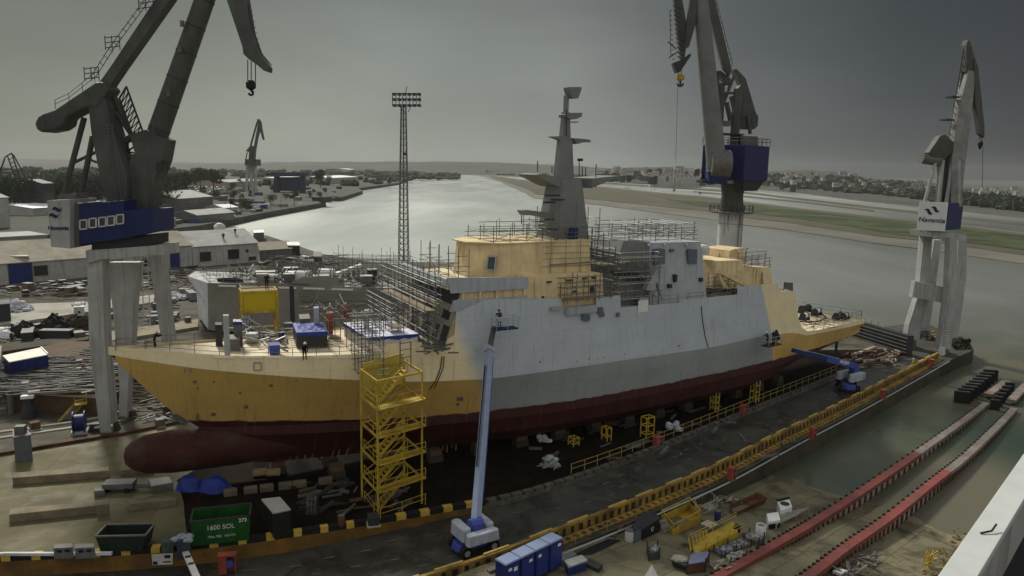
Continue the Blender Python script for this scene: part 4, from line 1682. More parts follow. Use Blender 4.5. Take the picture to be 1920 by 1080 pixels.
for cx_, cy_ in ((156.5, 421), (174, 418), (192, 416), (208, 414), (225, 411)):
    g = G()
    c = [at(cx_+a*6.5, cy_+b*8.5-a*.7, 77.9) for a, b in ((-1, -1), (1, -1), (1, 1), (-1, 1))]
    for a, b in zip(c, c[1:]+c[:1]):
        g.beam(a, b, .12, .12, up=(0, 1, 0))
    obj('window_frame', g, white_dirty, cab)
    g = G().prism([p+Vector((0, .05, 0)) for p in c], (0, .05, 0))
    obj('window_pane', g, glass_dk, cab)
g = tr(G(), [(88, 376), (131, 374), (131, 466), (96, 463)], 80, 5)
wh = obj('sign_house', g, crane_pale, cr)
g = tr(G(), [(131.3, 379), (148, 381), (149, 463), (131.3, 466)], 80.6, 4.6)
obj('sign_house_end', g, steel_md, cr)
lettering('lettering', 'Navantia', .61, at(109.5, 431, 77.45), (1, 0, .02), (0, 0, 1), logo_blue, wh)
swish('emblem', at(107, 401, 77.45), (.8, 0, .55), (-.45, 0, .8), 1.5, logo_blue, wh)
g = tr(G(), [(172, 453), (284, 441), (284, 460), (172, 470)], 81, 4)
obj('slewing_ring', g, steel_dk, cr)
g = tr(G(), [(110, 364), (142, 361), (142, 376), (108, 376)], 81, 2.5)
obj('roof_unit', g, steel_md, cr)
q = lambda pts: zs(0, pts, 4.153, 0, 130)
g = tr(G(), q([(690, 280), (800, 200), (840, 290), (850, 390), (905, 570), (945, 700), (992, 830), (985, 1010), (830, 1030), (790, 900), (750, 690), (715, 520), (700, 390)]), 81, 2.4)
obj('mast_column', g, crane_grey, cr)
g = tr(G(), q([(290, 370), (330, 345), (420, 315), (740, 100), (800, 95), (850, 150), (760, 300), (660, 300), (505, 378), (492, 435), (440, 470), (320, 492), (280, 470), (265, 420)]), 81, 2.6)
obj('counterweight_arm', g, crane_grey, cr, bevel=.25)
g = tr(G(), [(184, 158), (212, 118), (290, 0), (380, -142), (406, -136), (318, 0), (228, 128), (205, 162)], 81, 1.4)
obj('tie_arm', g, crane_grey, cr)
g = tr(G(), [(243, 252), (273, 243), (310, 262), (303, 300), (288, 340), (276, 392), (240, 392), (243, 300), (252, 285)], 82, 2.6)
obj('boom_foot', g, crane_grey, cr)
g = G()
tt(g, (290, 268), (411, -78), 82, 1.12, .95, 16)
bm = obj('boom', g, crane_grey, cr, smooth=True)
pa_, pb_ = at(290, 268, 82), at(411, -78, 82)
for k in range(7):
    u = .08+.14*k
    q0 = pa_.lerp(pb_, u)
    d_ = (pb_-pa_).normalized()
    r0_ = 1.12-.14*u
    obj('flange', G().tube(q0-d_*.06, q0+d_*.06, r0_+.05, r0_+.05, 16), steel_dk, bm)
for (x_, y_) in ((342, 50), (338, 98), (316, 180)):
    q0 = at(x_, y_, 80.7)
    obj('inspection_hatch', G().box((q0.x, q0.y, q0.z), (.35, .3, .6), 0), steel_md, bm)
g = G()
for k in range(24):
    q0 = at(206+.8*k, 235+6.2*k, 79.7)
    g.beam(q0-Vector((.22, 0, 0)), q0+Vector((.22, 0, 0)), .05, .05)
g.tube(at(201, 232, 79.7), at(220, 378, 79.7), .04, .04, 4)
g.tube(at(210, 232, 79.7), at(229, 378, 79.7), .04, .04, 4)
obj('service_ladder', g, steel_md, cr)
g = G()
rail(g, [at(x_, y_, 79.6) for x_, y_ in ((104, 204), (130, 192), (155, 172), (178, 154))], .9, .035, post=1.2)
obj('arm_rail', g, steel_dk, cr)
g = G()
for a, b, r in (((158, 221), (117, 376), .30), ((174, 255), (149, 384), .30), ((134, 307), (178, 286), .18), ((166, 298), (182, 304), .16), ((222, 268), (252, 256), .42), ((226, 297), (250, 294), .30), ((206, 160), (250, 262), .26), ((194, 176), (246, 252), .26), ((200, 180), (214, 176), .2)):
    tt(g, a, b, 81.5, r)
each('strut', g, crane_grey, cr)
g = G()
A, B, C, D = (237, 162), (268, 247), (224, 184), (252, 262)
for i in range(8):
    u, v_ = i/8, (i+1)/8
    P = lambda s0, e0, w: (s0[0]+(e0[0]-s0[0])*w, s0[1]+(e0[1]-s0[1])*w)
    for YY in (80.9, 82.3):
        tt(g, P(A, B, u), P(A, B, v_), YY, .11, n=5)
        tt(g, P(C, D, u), P(C, D, v_), YY, .11, n=5)
        tt(g, P(A, B, u), P(C, D, v_), YY, .06, n=4)
        tt(g, P(A, B, v_), P(C, D, v_), YY, .06, n=4)
for a, b in (((237, 162), (224, 184)), ((212, 230), (232, 292)), ((218, 222), (228, 300)), ((240, 262), (240, 300)), ((226, 285), (250, 286)), ((230, 292), (250, 276)), ((200, 205), (222, 205)), ((200, 213), (222, 213))):
    tt(g, a, b, 81.6, .10, n=5)
obj('lattice_gantry', g, steel_dk, cr)
g = tr(G(), [(293, 303), (303, 304), (303, 320), (292, 319)], 81, 2)
obj('operator_cab', g, steel_dk, cr)
g = G()
for d0 in (0, 6):
    for (a, b), (c, d) in zip([(177, 148), (212, 93), (272, 12), (290, -15)], [(212, 93), (272, 12), (290, -15), (300, -30)]):
        tt(g, (a-d0, b-d0*.9), (c-d0, d-d0*.9), 80.2, .04, n=4)
for i in range(14):
    u = i/13
    x, y = 177+(290-177)*u, 148-163*u
    tt(g, (x, y), (x-9, y-7), 80.2, .035, n=4)
obj('walkway_rail', g, steel_dk, cr)
g = G()
for (x, y) in ((214, 90), (175, 148), (277, 16)):
    p = at(x, y, 80)
    for dz in (0, .5, 1.0):
        g.tube(p+Vector((-.9, 0, dz)), p+Vector((.6, 0, dz+.2)), .05, .05, 4)
    for dx in (-.9, -.2, .6):
        g.tube(p+Vector((dx, 0, -.2)), p+Vector((dx, 0, 1.2)), .05, .05, 4)
obj('platform_rail', g, steel_dk, cr)
q = lambda pts: zs(0, pts, 2.16, 0, 0)
g = tr(G(), q([(905, -40), (870, -160), (826, -300), (880, -312), (940, -180), (990, -40), (1018, 130), (1045, 208), (1088, 272), (1086, 290), (1068, 286), (1040, 262), (1008, 240), (985, 218), (982, 190)]), 80, 1.3)
obj('jib', g, crane_grey, cr)
g = G()
for a, b in (((465, 8), (470, 40)), ((470, 40), (480, 70)), ((480, 70), (487, 95)), ((487, 97), (509, 122))):
    tt(g, a, b, 79.6, .04, n=4)
for i in range(9):
    u = i/8
    tt(g, (466+20*u, 10+85*u), (470+20*u, 8+85*u), 79.6, .03, n=4)
for i in range(6):
    u = i/5
    tt(g, (485+20*u, 104+24*u), (489+20*u, 96+24*u), 79.6, .03, n=4)
obj('jib_ladder', g, steel_dk, cr)
for (a, b, c, d) in ((464.5, 112, 464.5, 155), (471, 115, 471, 155), (479, 118, 479, 154)):
    obj('hoist_rope', tt(G(), (a, b), (c, d), 80, .05, n=4), black_p, cr)
g = G()
p = at(470.5, 160, 80)
g.lathe((p.x, p.y, p.z-.45), [(.25, 0), (.5, .2), (.52, .7), (.3, .95)], 12)
hk = obj('hook_block', g, black_p, cr)
g = G()
pts = [at(470.5+4.2*math.cos(a), 174+4*math.sin(a), 80) for a in [-1.57+.5*i for i in range(10)]]
g.path([at(470.5, 166, 80)]+pts, .14, 5)
obj('hook', g, black_p, hk)
g = G()
for i in range(16):
    a = at(266+.3*i, 486+8*i, 84)
    g.beam(a, a+Vector((.7, 0, 0)), .06, .06)
for dx in (0, 12):
    g.tube(at(265+dx, 482, 84), at(270+dx, 612, 84), .06, .06, 4)
obj('ladder', g, white_dirty, cr)

# --- pillar crane behind the ship
pb = gp(1356, 618, 0)
YM = pb.y
cr = thing('pillar_crane', 'tower crane with blue house on a white round pillar behind the ship', 'crane', pb)
zt = at(1360, 383, YM).z
RP = 22.5*YM/1400
pc = pb.copy()
g = G().lathe(pb, [(RP*1.0, 0), (RP, zt*.5), (RP*.98, zt-1.5)], 28)
pil = obj('pillar', g, crane_pillar, cr, smooth=True)
g = G()
for i in range(9):
    a = -1.57+rnd(-.8, .9)
    L = rnd(.8, 4.0)
    w = rnd(.05, .13)
    p0 = pb+Vector((math.cos(a)*RP*1.003, math.sin(a)*RP*1.003, zt-1.6))
    g.beam(p0, p0-Vector((0, 0, L)), w, .06)
each('rust_streak', g, M('streak_grey', (.24, .23, .21), .8, .2, 1), pil)
g = G()
for k in range(40):
    z_ = 1+k*(zt-3)/40
    g.beam(Vector((pb.x+.9, pb.y-RP*1.04, z_)), Vector((pb.x+1.6, pb.y-RP*1.0, z_)), .07, .07)
g.tube(Vector((pb.x+.9, pb.y-RP*1.06, 0)), Vector((pb.x+.9, pb.y-RP*1.06, zt)), .06, .06, 4)
g.tube(Vector((pb.x+1.6, pb.y-RP*1.02, 0)), Vector((pb.x+1.6, pb.y-RP*1.02, zt)), .06, .06, 4)
obj('service_ladder', g, steel_md, cr)
for z_ in (zt*.3, zt*.6, zt*.85):
    obj('weld_band', G().lathe((pb.x, pb.y, z_), [(RP*1.004, 0), (RP*1.004, .12)], 28), MATS['streak_grey'], pil)
g = G().lathe((pb.x, pb.y, zt-1.5), [(RP*.95, 0), (RP*.93, 1.6), (RP*.86, 3.2), (RP*1.0, 5.4)], 24)
obj('slewing_neck', g, crane_grey, cr, smooth=True)
g = G()
g.lathe((pb.x, pb.y, zt-1.6), [(RP*1.02, 0), (RP*1.75, 0), (RP*1.75, .25), (RP*1.02, .25)], 28)
obj('gallery', g, steel_md, cr)
g = G()
ringp = [Vector((pb.x+RP*1.75*math.cos(a), pb.y+RP*1.75*math.sin(a), zt-1.4)) for a in [2*math.pi*i/20 for i in range(21)]]
rail(g, ringp, 1.3, .05, post=3)
obj('gallery_rail', g, steel_dk, cr)
zc0, zc1 = at(1380, 338, YM).z, at(1380, 273, YM).z
g = G()
pp = [at(1316, 300, YM-1), at(1397, 300, YM-6), at(1442, 300, YM+1), at(1362, 300, YM+6)]
g.box8([Vector((p.x, p.y, zc0)) for p in pp]+[Vector((p.x, p.y, zc1)) for p in pp])
cab = obj('machinery_house', g, crane_blue, cr, bevel=.15)
g = G()
pu = [at(1377, 300, YM-4), at(1398, 300, YM-5.4), at(1436, 300, YM+1), at(1390, 300, YM+3)]
pl_ = [at(1386, 300, YM-3.4), at(1398, 300, YM-4.4), at(1424, 300, YM+.5), at(1390, 300, YM+2)]
g.box8([Vector((p.x, p.y, zc0-1.9)) for p in pl_]+[Vector((p.x, p.y, zc0-.01)) for p in pu])
obj('counterweight', g, steel_dk, cr)
g = tr(G(), [(1328, 322), (1352, 316), (1362, 320), (1364, 342), (1330, 346)], YM-6.5, 2.5)
obj('front_platform', g, crane_blue, cr)
g = tr(G(), [(1316, 338), (1362, 341), (1362, 346), (1316, 343)], YM-5, 4)
obj('lower_platform', g, steel_dk, cr)
g = tr(G(), [(1303, 318), (1311, 315), (1312, 329), (1300, 330)], YM-3, 2)
obj('operator_cab', g, steel_md, cr)
g = G()
rail(g, [Vector((p.x, p.y, zc1)) for p in pp+pp[:1]], 1.3, .06, post=1.6)
obj('roof_rail', g, steel_md, cr)
g = G()
tt(g, (1344, 312), (1306, -76), YM-6.5, 1.75, 1.2, 18)
obj('boom', g, M('boom_grey', (.15, .15, .145), .6, .2, .4), cr, smooth=True)
g = G()
c = at(1347, 308, YM-6.5)
g.tube(c+Vector((-1.6, 0, 0)), c+Vector((1.9, 0, 0)), 2.5, 2.5, 20)
obj('boom_hinge', g, steel_md, cr)
g = tr(G(), [(1262, -20), (1285, -120), (1300, -120), (1276, -20), (1290, 60), (1284, 108), (1277, 112), (1270, 60)], YM-6, 1.2)
obj('jib', g, crane_grey, cr)
g = tr(G(), [(1296, -20), (1292, -122), (1306, -122), (1312, -20), (1303, 50), (1292, 88), (1284, 92)], YM-7, 1.2)
obj('jib', g, crane_grey, cr)
g = tr(G(), [(1262, 118), (1278, 112), (1294, 100), (1296, 104), (1276, 134), (1268, 136)], YM-6.5, 1.6)
obj('jib_head', g, steel_dk, cr)
g = G()
for i in range(12):
    u = i/11
    tt(g, (1259+5*u, 20+100*u), (1256+5*u, 20+100*u), YM-6, .07, n=4)
    tt(g, (1262+8*u, 10+95*u), (1276+6*u, 18+95*u), YM-6.6, .08, n=4)
tt(g, (1256, 20), (1258, 105), YM-6, .06, n=4)
tt(g, (1252, 78), (1268, 92), YM-6, .1, n=4)
tt(g, (1254, 108), (1270, 98), YM-6, .1, n=4)
obj('jib_lattice', g, steel_dk, cr)
for dx in (-3, 3):
    obj('hoist_rope', tt(G(), (1275+dx, 130), (1275+dx*.9, 142), YM-6.5, .06, n=4), black_p, cr)
g = G()
p = at(1275.5, 146, YM-6.5)
g.lathe((p.x, p.y, p.z-.5), [(.3, 0), (.75, .25), (.75, .8), (.4, 1.05)], 12)
hk = obj('hook_block', g, yellow_p, cr)
g = G()
pts = [at(1275.5+5*math.cos(a), 157+4.5*math.sin(a), YM-6.5) for a in [-.2+.42*i for i in range(9)]]
g.path(pts, .2, 5)
g.tube(at(1275.5, 149, YM-6.5), at(1275.5, 162, YM-6.5), .2, .2, 6)
obj('hook', g, steel_dk, hk)
obj('tag_line', tt(G(), (1271, 150), (1267, 305), YM-6.5, .03, n=4), black_p, cr)
g = tr(G(), [(1294, -115), (1308, -118), (1336, -20), (1372, 130), (1368, 142), (1356, 128)], YM, 1.0)
obj('tie_arm', g, crane_grey, cr)
g = G()
for i in range(12):
    u = i/11
    tt(g, (1338+32*u, 0+125*u), (1342+32*u, -4+125*u), YM, .05, n=4)
tt(g, (1342, -4), (1374, 121), YM, .05, n=4)
obj('walkway_rail', g, steel_dk, cr)
q = lambda pts: zs(0, pts, 3.6, 1240, 100)
g = tr(G(), q([(490, 108), (510, 106), (570, 170), (600, 270), (640, 405), (655, 425), (652, 490), (630, 512), (560, 510), (480, 480), (500, 380), (515, 240), (540, 210)]), YM+2, 2.4)
obj('counterweight_arm', g, crane_grey, cr)
g = tr(G(), q([(378, 118), (400, 116), (460, 160), (480, 190), (460, 200), (420, 190)]), YM+1, 1.6)
obj('head_beam', g, crane_grey, cr)
g = G()
for a, b, r in (((380, 120), (384, 430), .32), ((384, 430), (490, 150), .32), ((376, 210), (480, 205), .25), ((385, 270), (540, 266), .25), ((410, 215), (400, 460), .55), ((440, 330), (470, 470), .45), ((520, 240), (490, 620), .85), ((470, 290), (500, 400), .4), ((585, 420), (600, 545), .35)):
    tt(g, *q([a, b]), YM+.5, r)
each('strut', g, crane_grey, cr)
g = tr(G(), q([(540, 555), (652, 562), (652, 630), (536, 618)]), YM+1, 4)
obj('roof_unit', g, steel_md, cr)
g = tr(G(), q([(398, 536), (520, 540), (560, 545), (560, 552), (398, 546)]), YM, 4)
obj('roof_platform', g, steel_dk, cr)
g = tr(G(), q([(415, 455), (470, 455), (475, 490), (415, 490)]), YM+1, 2)
obj('winch', g, steel_md, cr)

# --- far right portal crane on the pier head
cr = thing('portal_crane', 'pale grey portal crane at the far right with a white sign on its cab', 'crane', gp(1768, 660, -.45))
YR = 133.0
for nm, pts, Y, th in (('portal_leg', [(1733, 436), (1749, 438), (1742, 535), (1743, 560), (1727, 612), (1724, 636), (1700, 640), (1704, 610), (1720, 560), (1724, 530)], 131.5, 1.6),
                       ('portal_leg', [(1782, 446), (1795, 447), (1795, 560), (1784, 645), (1782, 655), (1761, 655), (1768, 620), (1778, 540)], 127.5, 1.6),
                       ('portal_leg', [(1752, 450), (1766, 450), (1752, 555), (1742, 620), (1724, 620), (1734, 560)], 140, 1.4),
                       ('portal_leg', [(1797, 447), (1813, 449), (1812, 520), (1796, 640), (1783, 638), (1794, 530)], 135, 1.4)):
    obj(nm, tr(G(), pts, Y, th), crane_pale, cr)
g = tr(G(), [(1730, 432), (1812, 440), (1812, 452), (1733, 443)], 130, 4.5)
obj('portal_beam', g, crane_pale, cr)
g = G()
tr(g, [(1716, 527), (1797, 544), (1794, 573), (1710, 557)], 129.2, 1.2)
obj('cross_beam', g, crane_pale, cr)
for px, py, Y in ((1708, 640, 131.5), (1769, 660, 127.5), (1734, 625, 140), (1795, 642, 135)):
    p = at(px, py, Y)
    for e in (-1, 1):
        g = G()
        g.box((p.x+e*1.1*.7, p.y+e*1.1*.7, -.45), (1.7, .9, 1.4), .78, taper=.75)
        obj('bogie', g, white_dirty if (px in (1708, 1769) and e < 0) else steel_md, cr)
g = G()
c = [at(1722, 405, 128.5), at(1769, 408, 126.8), at(1803, 412, 131.0), at(1756, 408, 133.5)]
zz = (at(1744, 431, 128).z, at(1744, 380, 128).z)
g.box8([Vector((p.x, p.y, zz[0])) for p in c]+[Vector((p.x, p.y, zz[1])) for p in c])
cab = obj('machinery_house', g, crane_blue, cr)
g = G()
a, b = c[0], c[1]
d = (b-a).normalized()
nv = Vector((d.y, -d.x, 0))
a, b = a-d*.05, b+d*.45
g.box8([Vector((p.x, p.y, zz[0]-.1)) for p in (a+nv*.25, b+nv*.25, b, a)]+[Vector((p.x, p.y, zz[1]+.15)) for p in (a+nv*.25, b+nv*.25, b, a)])
sg = obj('sign_board', g, M('sign_white', (.62, .62, .60), .6, .08, 1), cr)
ctr = (a+b)/2+nv*.3
zm = (zz[0]+zz[1])/2
lettering('lettering', 'Navantia', 1.12, Vector((ctr.x, ctr.y, zm-.95)), d, (0, 0, 1), logo_blue, sg)
swish('emblem', Vector((ctr.x, ctr.y, zm+.72)), d, (0, 0, 1), 2.1, logo_blue, sg)
q = lambda pts: zs(0, pts, 1.661, 1560, 50)
g = tr(G(), [(1816, 132), (1830, 134), (1819, 240), (1807, 330), (1804, 388), (1783, 388), (1785, 300), (1796, 215)], 131, 1.8)
obj('boom', g, M('boom_pale', (.24, .24, .225), .65, .25, .8, col2=(.15, .145, .13), cut=.55), cr)
g = tr(G(), [(1812, 84), (1815, 74), (1819, 78), (1834, 126), (1830, 136), (1811, 134)], 131, 1.5)
obj('boom_head', g, crane_grey, cr)
g = tr(G(), [(1826, 110), (1834, 124), (1846, 236), (1846, 258), (1838, 250), (1829, 190), (1828, 136)], 130.6, 1.2)
obj('jib', g, crane_grey, cr)
g = G()
tt(g, (1780, 285), (1813, 90), 131.5, .16, n=5)
tt(g, (1786, 285), (1817, 95), 132.5, .16, n=5)
for i in range(16):
    u = i/15
    tt(g, (1780+33*u, 285-195*u), (1786+31*u, 281-190*u), 132, .10, n=4)
    tt(g, (1776+33*u, 275-195*u), (1780+33*u, 281-195*u), 131, .06, n=4)
tt(g, (1776, 275), (1809, 80), 131, .06, n=4)
obj('tie_lattice', g, steel_dk, cr)
for px, py in ((1775, 222), (1786, 179)):
    g = tr(G(), [(px, py), (px+16, py+2), (px+16, py+4), (px, py+3)], 131, 2.2)
    obj('tie_platform', g, steel_dk, cr)
g = G()
tt(g, (1728, 297), (1762, 302), 131, .85, .95, 14)
obj('counterweight', g, steel_md, cr, smooth=True)
g = tr(G(), [(1742, 286), (1763, 255), (1772, 252), (1790, 268), (1787, 286), (1768, 300), (1752, 300)], 131, 1.6)
obj('counterweight_arm', g, crane_grey, cr)
g = G()
for a, b, r in (((1754, 305), (1733, 380), .28), ((1788, 290), (1773, 386), .30), ((1768, 300), (1760, 384), .3), ((1796, 300), (1796, 384), .5)):
    tt(g, a, b, 130.5, r)
each('strut', g, crane_pale, cr)
g = tr(G(), [(1762, 290), (1784, 280), (1786, 385), (1760, 385), (1766, 330)], 132, 1.4)
obj('mast_column', g, crane_grey, cr)
for dx in (-2, 2):
    obj('hoist_rope', tt(G(), (1839+dx, 248), (1839+dx, 264), 130.6, .06, n=4), black_p, cr)
p = at(1838.5, 268, 130.6)
g = G().lathe((p.x, p.y, p.z-.5), [(.1, -.6), (.25, -.2), (.4, .1), (.4, .6), (.2, .8)], 10)
obj('hook_block', g, black_p, cr)
obj('tag_line', tt(G(), (1843, 275), (1842, 352), 130.6, .04, n=4), black_p, cr)
g = G()
for i in range(18):
    p = at(1783-.9*i, 560+4.6*i, 126.6)
    g.beam(p, p+Vector((.8, 0, 0)), .08, .08)
obj('ladder', g, white_dirty, cr)

# --- small far cranes and the blue gantry on the left bank
YF = 560.0
cr = thing('portal_crane', 'small distant portal crane with folded jib above the far left quay', 'crane', at(468, 378, YF))
q = lambda pts: zs(0, pts, 6.0, 420, 200)
obj('machinery_house', tr(G(), q([(235, 590), (352, 592), (354, 664), (234, 662)]), YF, 12), crane_grey, cr)
obj('boom', tr(G(), q([(380, 200), (404, 196), (396, 262), (372, 360), (352, 470), (340, 600), (318, 600), (330, 480), (352, 350)]), YF, 3), crane_grey, cr)
obj('boom_head', tr(G(), q([(370, 142), (392, 140), (412, 180), (404, 200), (376, 200)]), YF, 3), crane_grey, cr)
obj('jib', tr(G(), q([(392, 150), (412, 175), (424, 260), (446, 366), (434, 374), (402, 262)]), YF, 2.5), crane_grey, cr)
obj('mast_column', tr(G(), q([(244, 500), (296, 436), (318, 440), (316, 600), (276, 600), (280, 510)]), YF, 3), crane_grey, cr)
g = G()
for a, b, r in (((375, 170), (300, 440), .7), ((262, 510), (246, 590), .4)):
    tt(g, *q([a, b]), YF, r)
each('strut', g, crane_grey, cr)
for a, b in (((268, 664), (250, 960)), ((292, 664), (330, 1010)), ((318, 664), (300, 940)), ((350, 664), (360, 960))):
    g = G()
    tt(g, *q([a, b]), YF, 1.3, 1.0, 6)
    obj('portal_leg', g, crane_pale, cr)
cr = thing('lattice_crane', 'dark latticed crane with bent jib above the trees at the far left edge', 'crane', at(45, 392, 404))
g = G()
for a, b in (((22, 287), (40, 342)), ((25, 290), (52, 340)), ((22, 287), (10, 294)), ((10, 294), (-4, 332)), ((14, 292), (32, 345)), ((8, 300), (-8, 345))):
    for dy in (0, 3):
        tt(g, a, b, 404+dy, .35, n=5)
for i in range(8):
    u = i/7
    tt(g, (22+18*u, 287+55*u), (14+18*u, 292+53*u), 404, .2, n=4)
    tt(g, (10-14*u, 294+38*u), (8-14*u, 302+40*u), 404, .2, n=4)
obj('jib', g, steel_dk, cr)
obj('machinery_house', tr(G(), [(52, 336), (80, 344), (82, 362), (78, 388), (44, 388), (44, 350)], 404, 10), steel_dk, cr)
cr = thing('gantry_crane', 'low blue gantry beside the distant portal crane on the left bank', 'crane', at(530, 362, 760))
bl = M('gantry_blue', (.03, .035, .07), .6, .2, .1)
for a in (517, 566):
    obj('gantry_leg', tr(G(), [(a-3, 325), (a+4, 325), (a+5, 362), (a-5, 362)], 760, 6), bl, cr)
obj('gantry_beam', tr(G(), [(493, 326), (515, 323), (572, 323), (572, 331), (515, 331)], 760, 12), bl, cr)
obj('gantry_wall', tr(G(), [(521, 332), (562, 332), (562, 358), (521, 358)], 764, 3), bl, cr)

# --- floodlight tower
lp = gp(757, 502, 0)
YL = lp.y
lt = thing('floodlight_tower', 'tall lattice floodlight tower with a wide rack of lamps beyond the ship', 'light tower', lp)
g = G()
zT = at(761, 200, YL).z
wb, wt = 1.45, .68
N = 26
for i in range(N):
    z0, z1 = zT*i/N, zT*(i+1)/N
    w0, w1 = wb+(wt-wb)*i/N, wb+(wt-wb)*(i+1)/N
    cs0 = [lp+Vector((a*w0, b*w0, z0)) for a, b in ((-1, -1), (1, -1), (1, 1), (-1, 1))]
    cs1 = [lp+Vector((a*w1, b*w1, z1)) for a, b in ((-1, -1), (1, -1), (1, 1), (-1, 1))]
    for k in range(4):
        g.tube(cs0[k], cs1[k], .13, .13, 5)
        g.tube(cs0[k], cs1[(k+1) % 4], .07, .07, 4)
        g.tube(cs1[k], cs1[(k+1) % 4], .07, .07, 4)
g.tube(lp+Vector((0, 0, 0)), lp+Vector((0, 0, zT)), .22, .22, 6)
obj('lattice_mast', g, steel_md, lt)
g = G()
for y in (175, 185, 196.5):
    tt(g, (735, y), (788, y+1), YL-.6, .16, n=5)
for i in range(9):
    x = 736+i*6.4
    tt(g, (x, 174), (x-.2, 197), YL-.6, .10, n=4)
for a, b in (((748, 197), (757, 210)), ((772, 197), (765, 210)), ((760, 176), (763, 162))):
    tt(g, a, b, YL-.4, .10, n=4)
obj('lamp_rack', g, steel_dk, lt)
for y, n_ in ((176, 6), (186, 6), (197, 6)):
    for i in range(n_):
        p = at(740+i*9.2, y, YL-1.0)
        g = G().box((p.x, p.y, p.z-.5), (1.15, .7, .75), 0, taper=.8)
        obj('floodlight', g, steel_dk, lt)
g = tr(G(), [(755, 286), (761, 286), (761, 291), (755, 291)], YL-1.5, .6)
obj('junction_box', g, steel_dk, lt)
# ------------------------------------------------------------------ people
def person(label, foot, face, cloth, pose='stand', vest=None, helmet=helmet_w, scale=1.0, group=None):
    """foot: point under the feet; face: heading in radians the person looks along"""
    f = Vector((math.cos(face), math.sin(face), 0))
    r = Vector((f.y, -f.x, 0))
    u = Vector((0, 0, 1))
    P = lambda a, b, c: (r*a+f*b+u*c)*scale
    lean = {'stand': 0, 'work': .18, 'bend': .42}[pose]
    V, R, E = [], [], []

    def v(p, rad):
        V.append(p)
        R.append(rad*scale)
        return len(V)-1
    hip = v(P(0, 0, .95), .15)
    wai = v(P(0, lean*.4, 1.12), .145)
    che = v(P(0, lean*.9, 1.34), .165)
    nec = v(P(0, lean*1.2, 1.50), .065)
    hea = v(P(0, lean*1.4+.02, 1.60), .095)
    top = v(P(0, lean*1.5+.01, 1.72), .085)
    E += [(hip, wai), (wai, che), (che, nec), (nec, hea), (hea, top)]
    for s in (-1, 1):
        st = .10 if s > 0 else -.06
        th = v(P(.10*s, 0, .88), .10)
        kn = v(P(.12*s, st*.7+.04, .48), .068)
        an = v(P(.13*s, st-.02, .09), .05)
        to = v(P(.15*s, st+.16, .04), .045)
        E += [(hip, th), (th, kn), (kn, an), (an, to)]
        sh = v(P(.20*s, lean*.95, 1.43), .068)
        if pose == 'stand' and s < 0:
            el, wr, ha = P(-.27, .02, 1.16), P(-.25, .16, .94), P(-.24, .22, .86)
        elif pose == 'bend':
            el, wr, ha = P(.25*s, .52, 1.18), P(.18*s, .66, .98), P(.15*s, .72, .90)
        else:
            el, wr, ha = P(.28*s, lean+.16, 1.20), P(.20*s, lean+.42, 1.28), P(.17*s, lean+.50, 1.31)
        el, wr, ha = v(el, .052), v(wr, .042), v(ha, .045)
        E += [(che, sh), (sh, el), (el, wr), (wr, ha)]
    me = bpy.data.meshes.new('person')
    me.from_pydata(V, E, [])
    o = bpy.data.objects.new('person', me)
    COL.objects.link(o)
    o.location = foot
    o.modifiers.new('skin', 'SKIN')
    lay = me.skin_vertices[0].data
    for i, rad in enumerate(R):
        lay[i].radius = (rad, rad)
    lay[0].use_root = True
    sb = o.modifiers.new('sub', 'SUBSURF')
    sb.levels = sb.render_levels = 1
    m = MATS.get('body_'+cloth.name)
    if m is None:
        m = cloth.copy()
        m.name = 'body_'+cloth.name
        n, l = m.node_tree.nodes, m.node_tree.links
        t = n.new('ShaderNodeTexCoord')
        sp = n.new('ShaderNodeSeparateXYZ')
        l.new(t.outputs['Object'], sp.inputs[0])
        gt = mathn(n, l, 'GREATER_THAN', sp.outputs[2], 1.49)
        b = n['Principled BSDF']
        src = b.inputs['Base Color'].links[0].from_socket
        l.new(mixc(n, l, gt, src, (.30, .17, .11)), b.inputs['Base Color'])
        MATS['body_'+cloth.name] = m
    me.materials.append(m)
    WORLD_OF[o.name] = Vector(foot)
    tag(o, label, 'person', group)
    hc = Vector(foot)+P(0, lean*1.45+.015, 1.64)
    if helmet:
        g = G().lathe(hc, [(.135, 0), (.15, .02), (.13, .06), (.10, .13), (.03, .17)], 12)
        obj('helmet', g, helmet, o, smooth=True)
    if vest:
        g = G()
        prof = [(.205, .98, .0), (.20, 1.14, lean*.4), (.215, 1.34, lean*.9), (.15, 1.47, lean*1.1)]
        vs = []
        for rr, z, fy in prof:
            for i in range(12):
                a = 2*math.pi*i/12
                vs.append(Vector(foot)+P(math.cos(a)*rr, math.sin(a)*rr*.8+fy, z))
        g.add(vs, [(k*12+i, k*12+(i+1) % 12, (k+1)*12+(i+1) % 12, (k+1)*12+i) for k in range(3) for i in range(12)])
        obj('vest', g, vest, o, smooth=True)
    return o


person('worker in dark clothes standing at the bow rail', gp(290, 655, 13.0), .4, cloth_dk, 'work')
person('worker in dark clothes bending over the near edge of the foredeck', SP(571, 664, -5.7)-Vector((0, 0, .55)), -1.2, cloth_dk, 'bend')
person('worker in hi-vis vest walking by the striped barrier near the far right crane', gp(1711, 692, -.5), -2.2, cloth_dk, 'stand', hivis)
person('worker in navy walking among the scaffold tubes beside the funnel', SP(1222, 545, -5.2), 1.0, cloth_navy, 'stand')

# ------------------------------------------------------------------ near boom lift
bz = zroad(gp(890, 1022, -1).x)+.004
bp0 = gp(888, 1030, bz)
lift = thing('boom_lift', 'near blue and grey boom lift with its long pale boom raised up the hull', 'boom lift', bp0)
ang = math.radians(33)
ua, va = Vector((math.cos(ang), math.sin(ang), 0)), Vector((-math.sin(ang), math.cos(ang), 0))
B = lambda a, b, c: bp0+ua*a+va*b+Vector((0, 0, c))


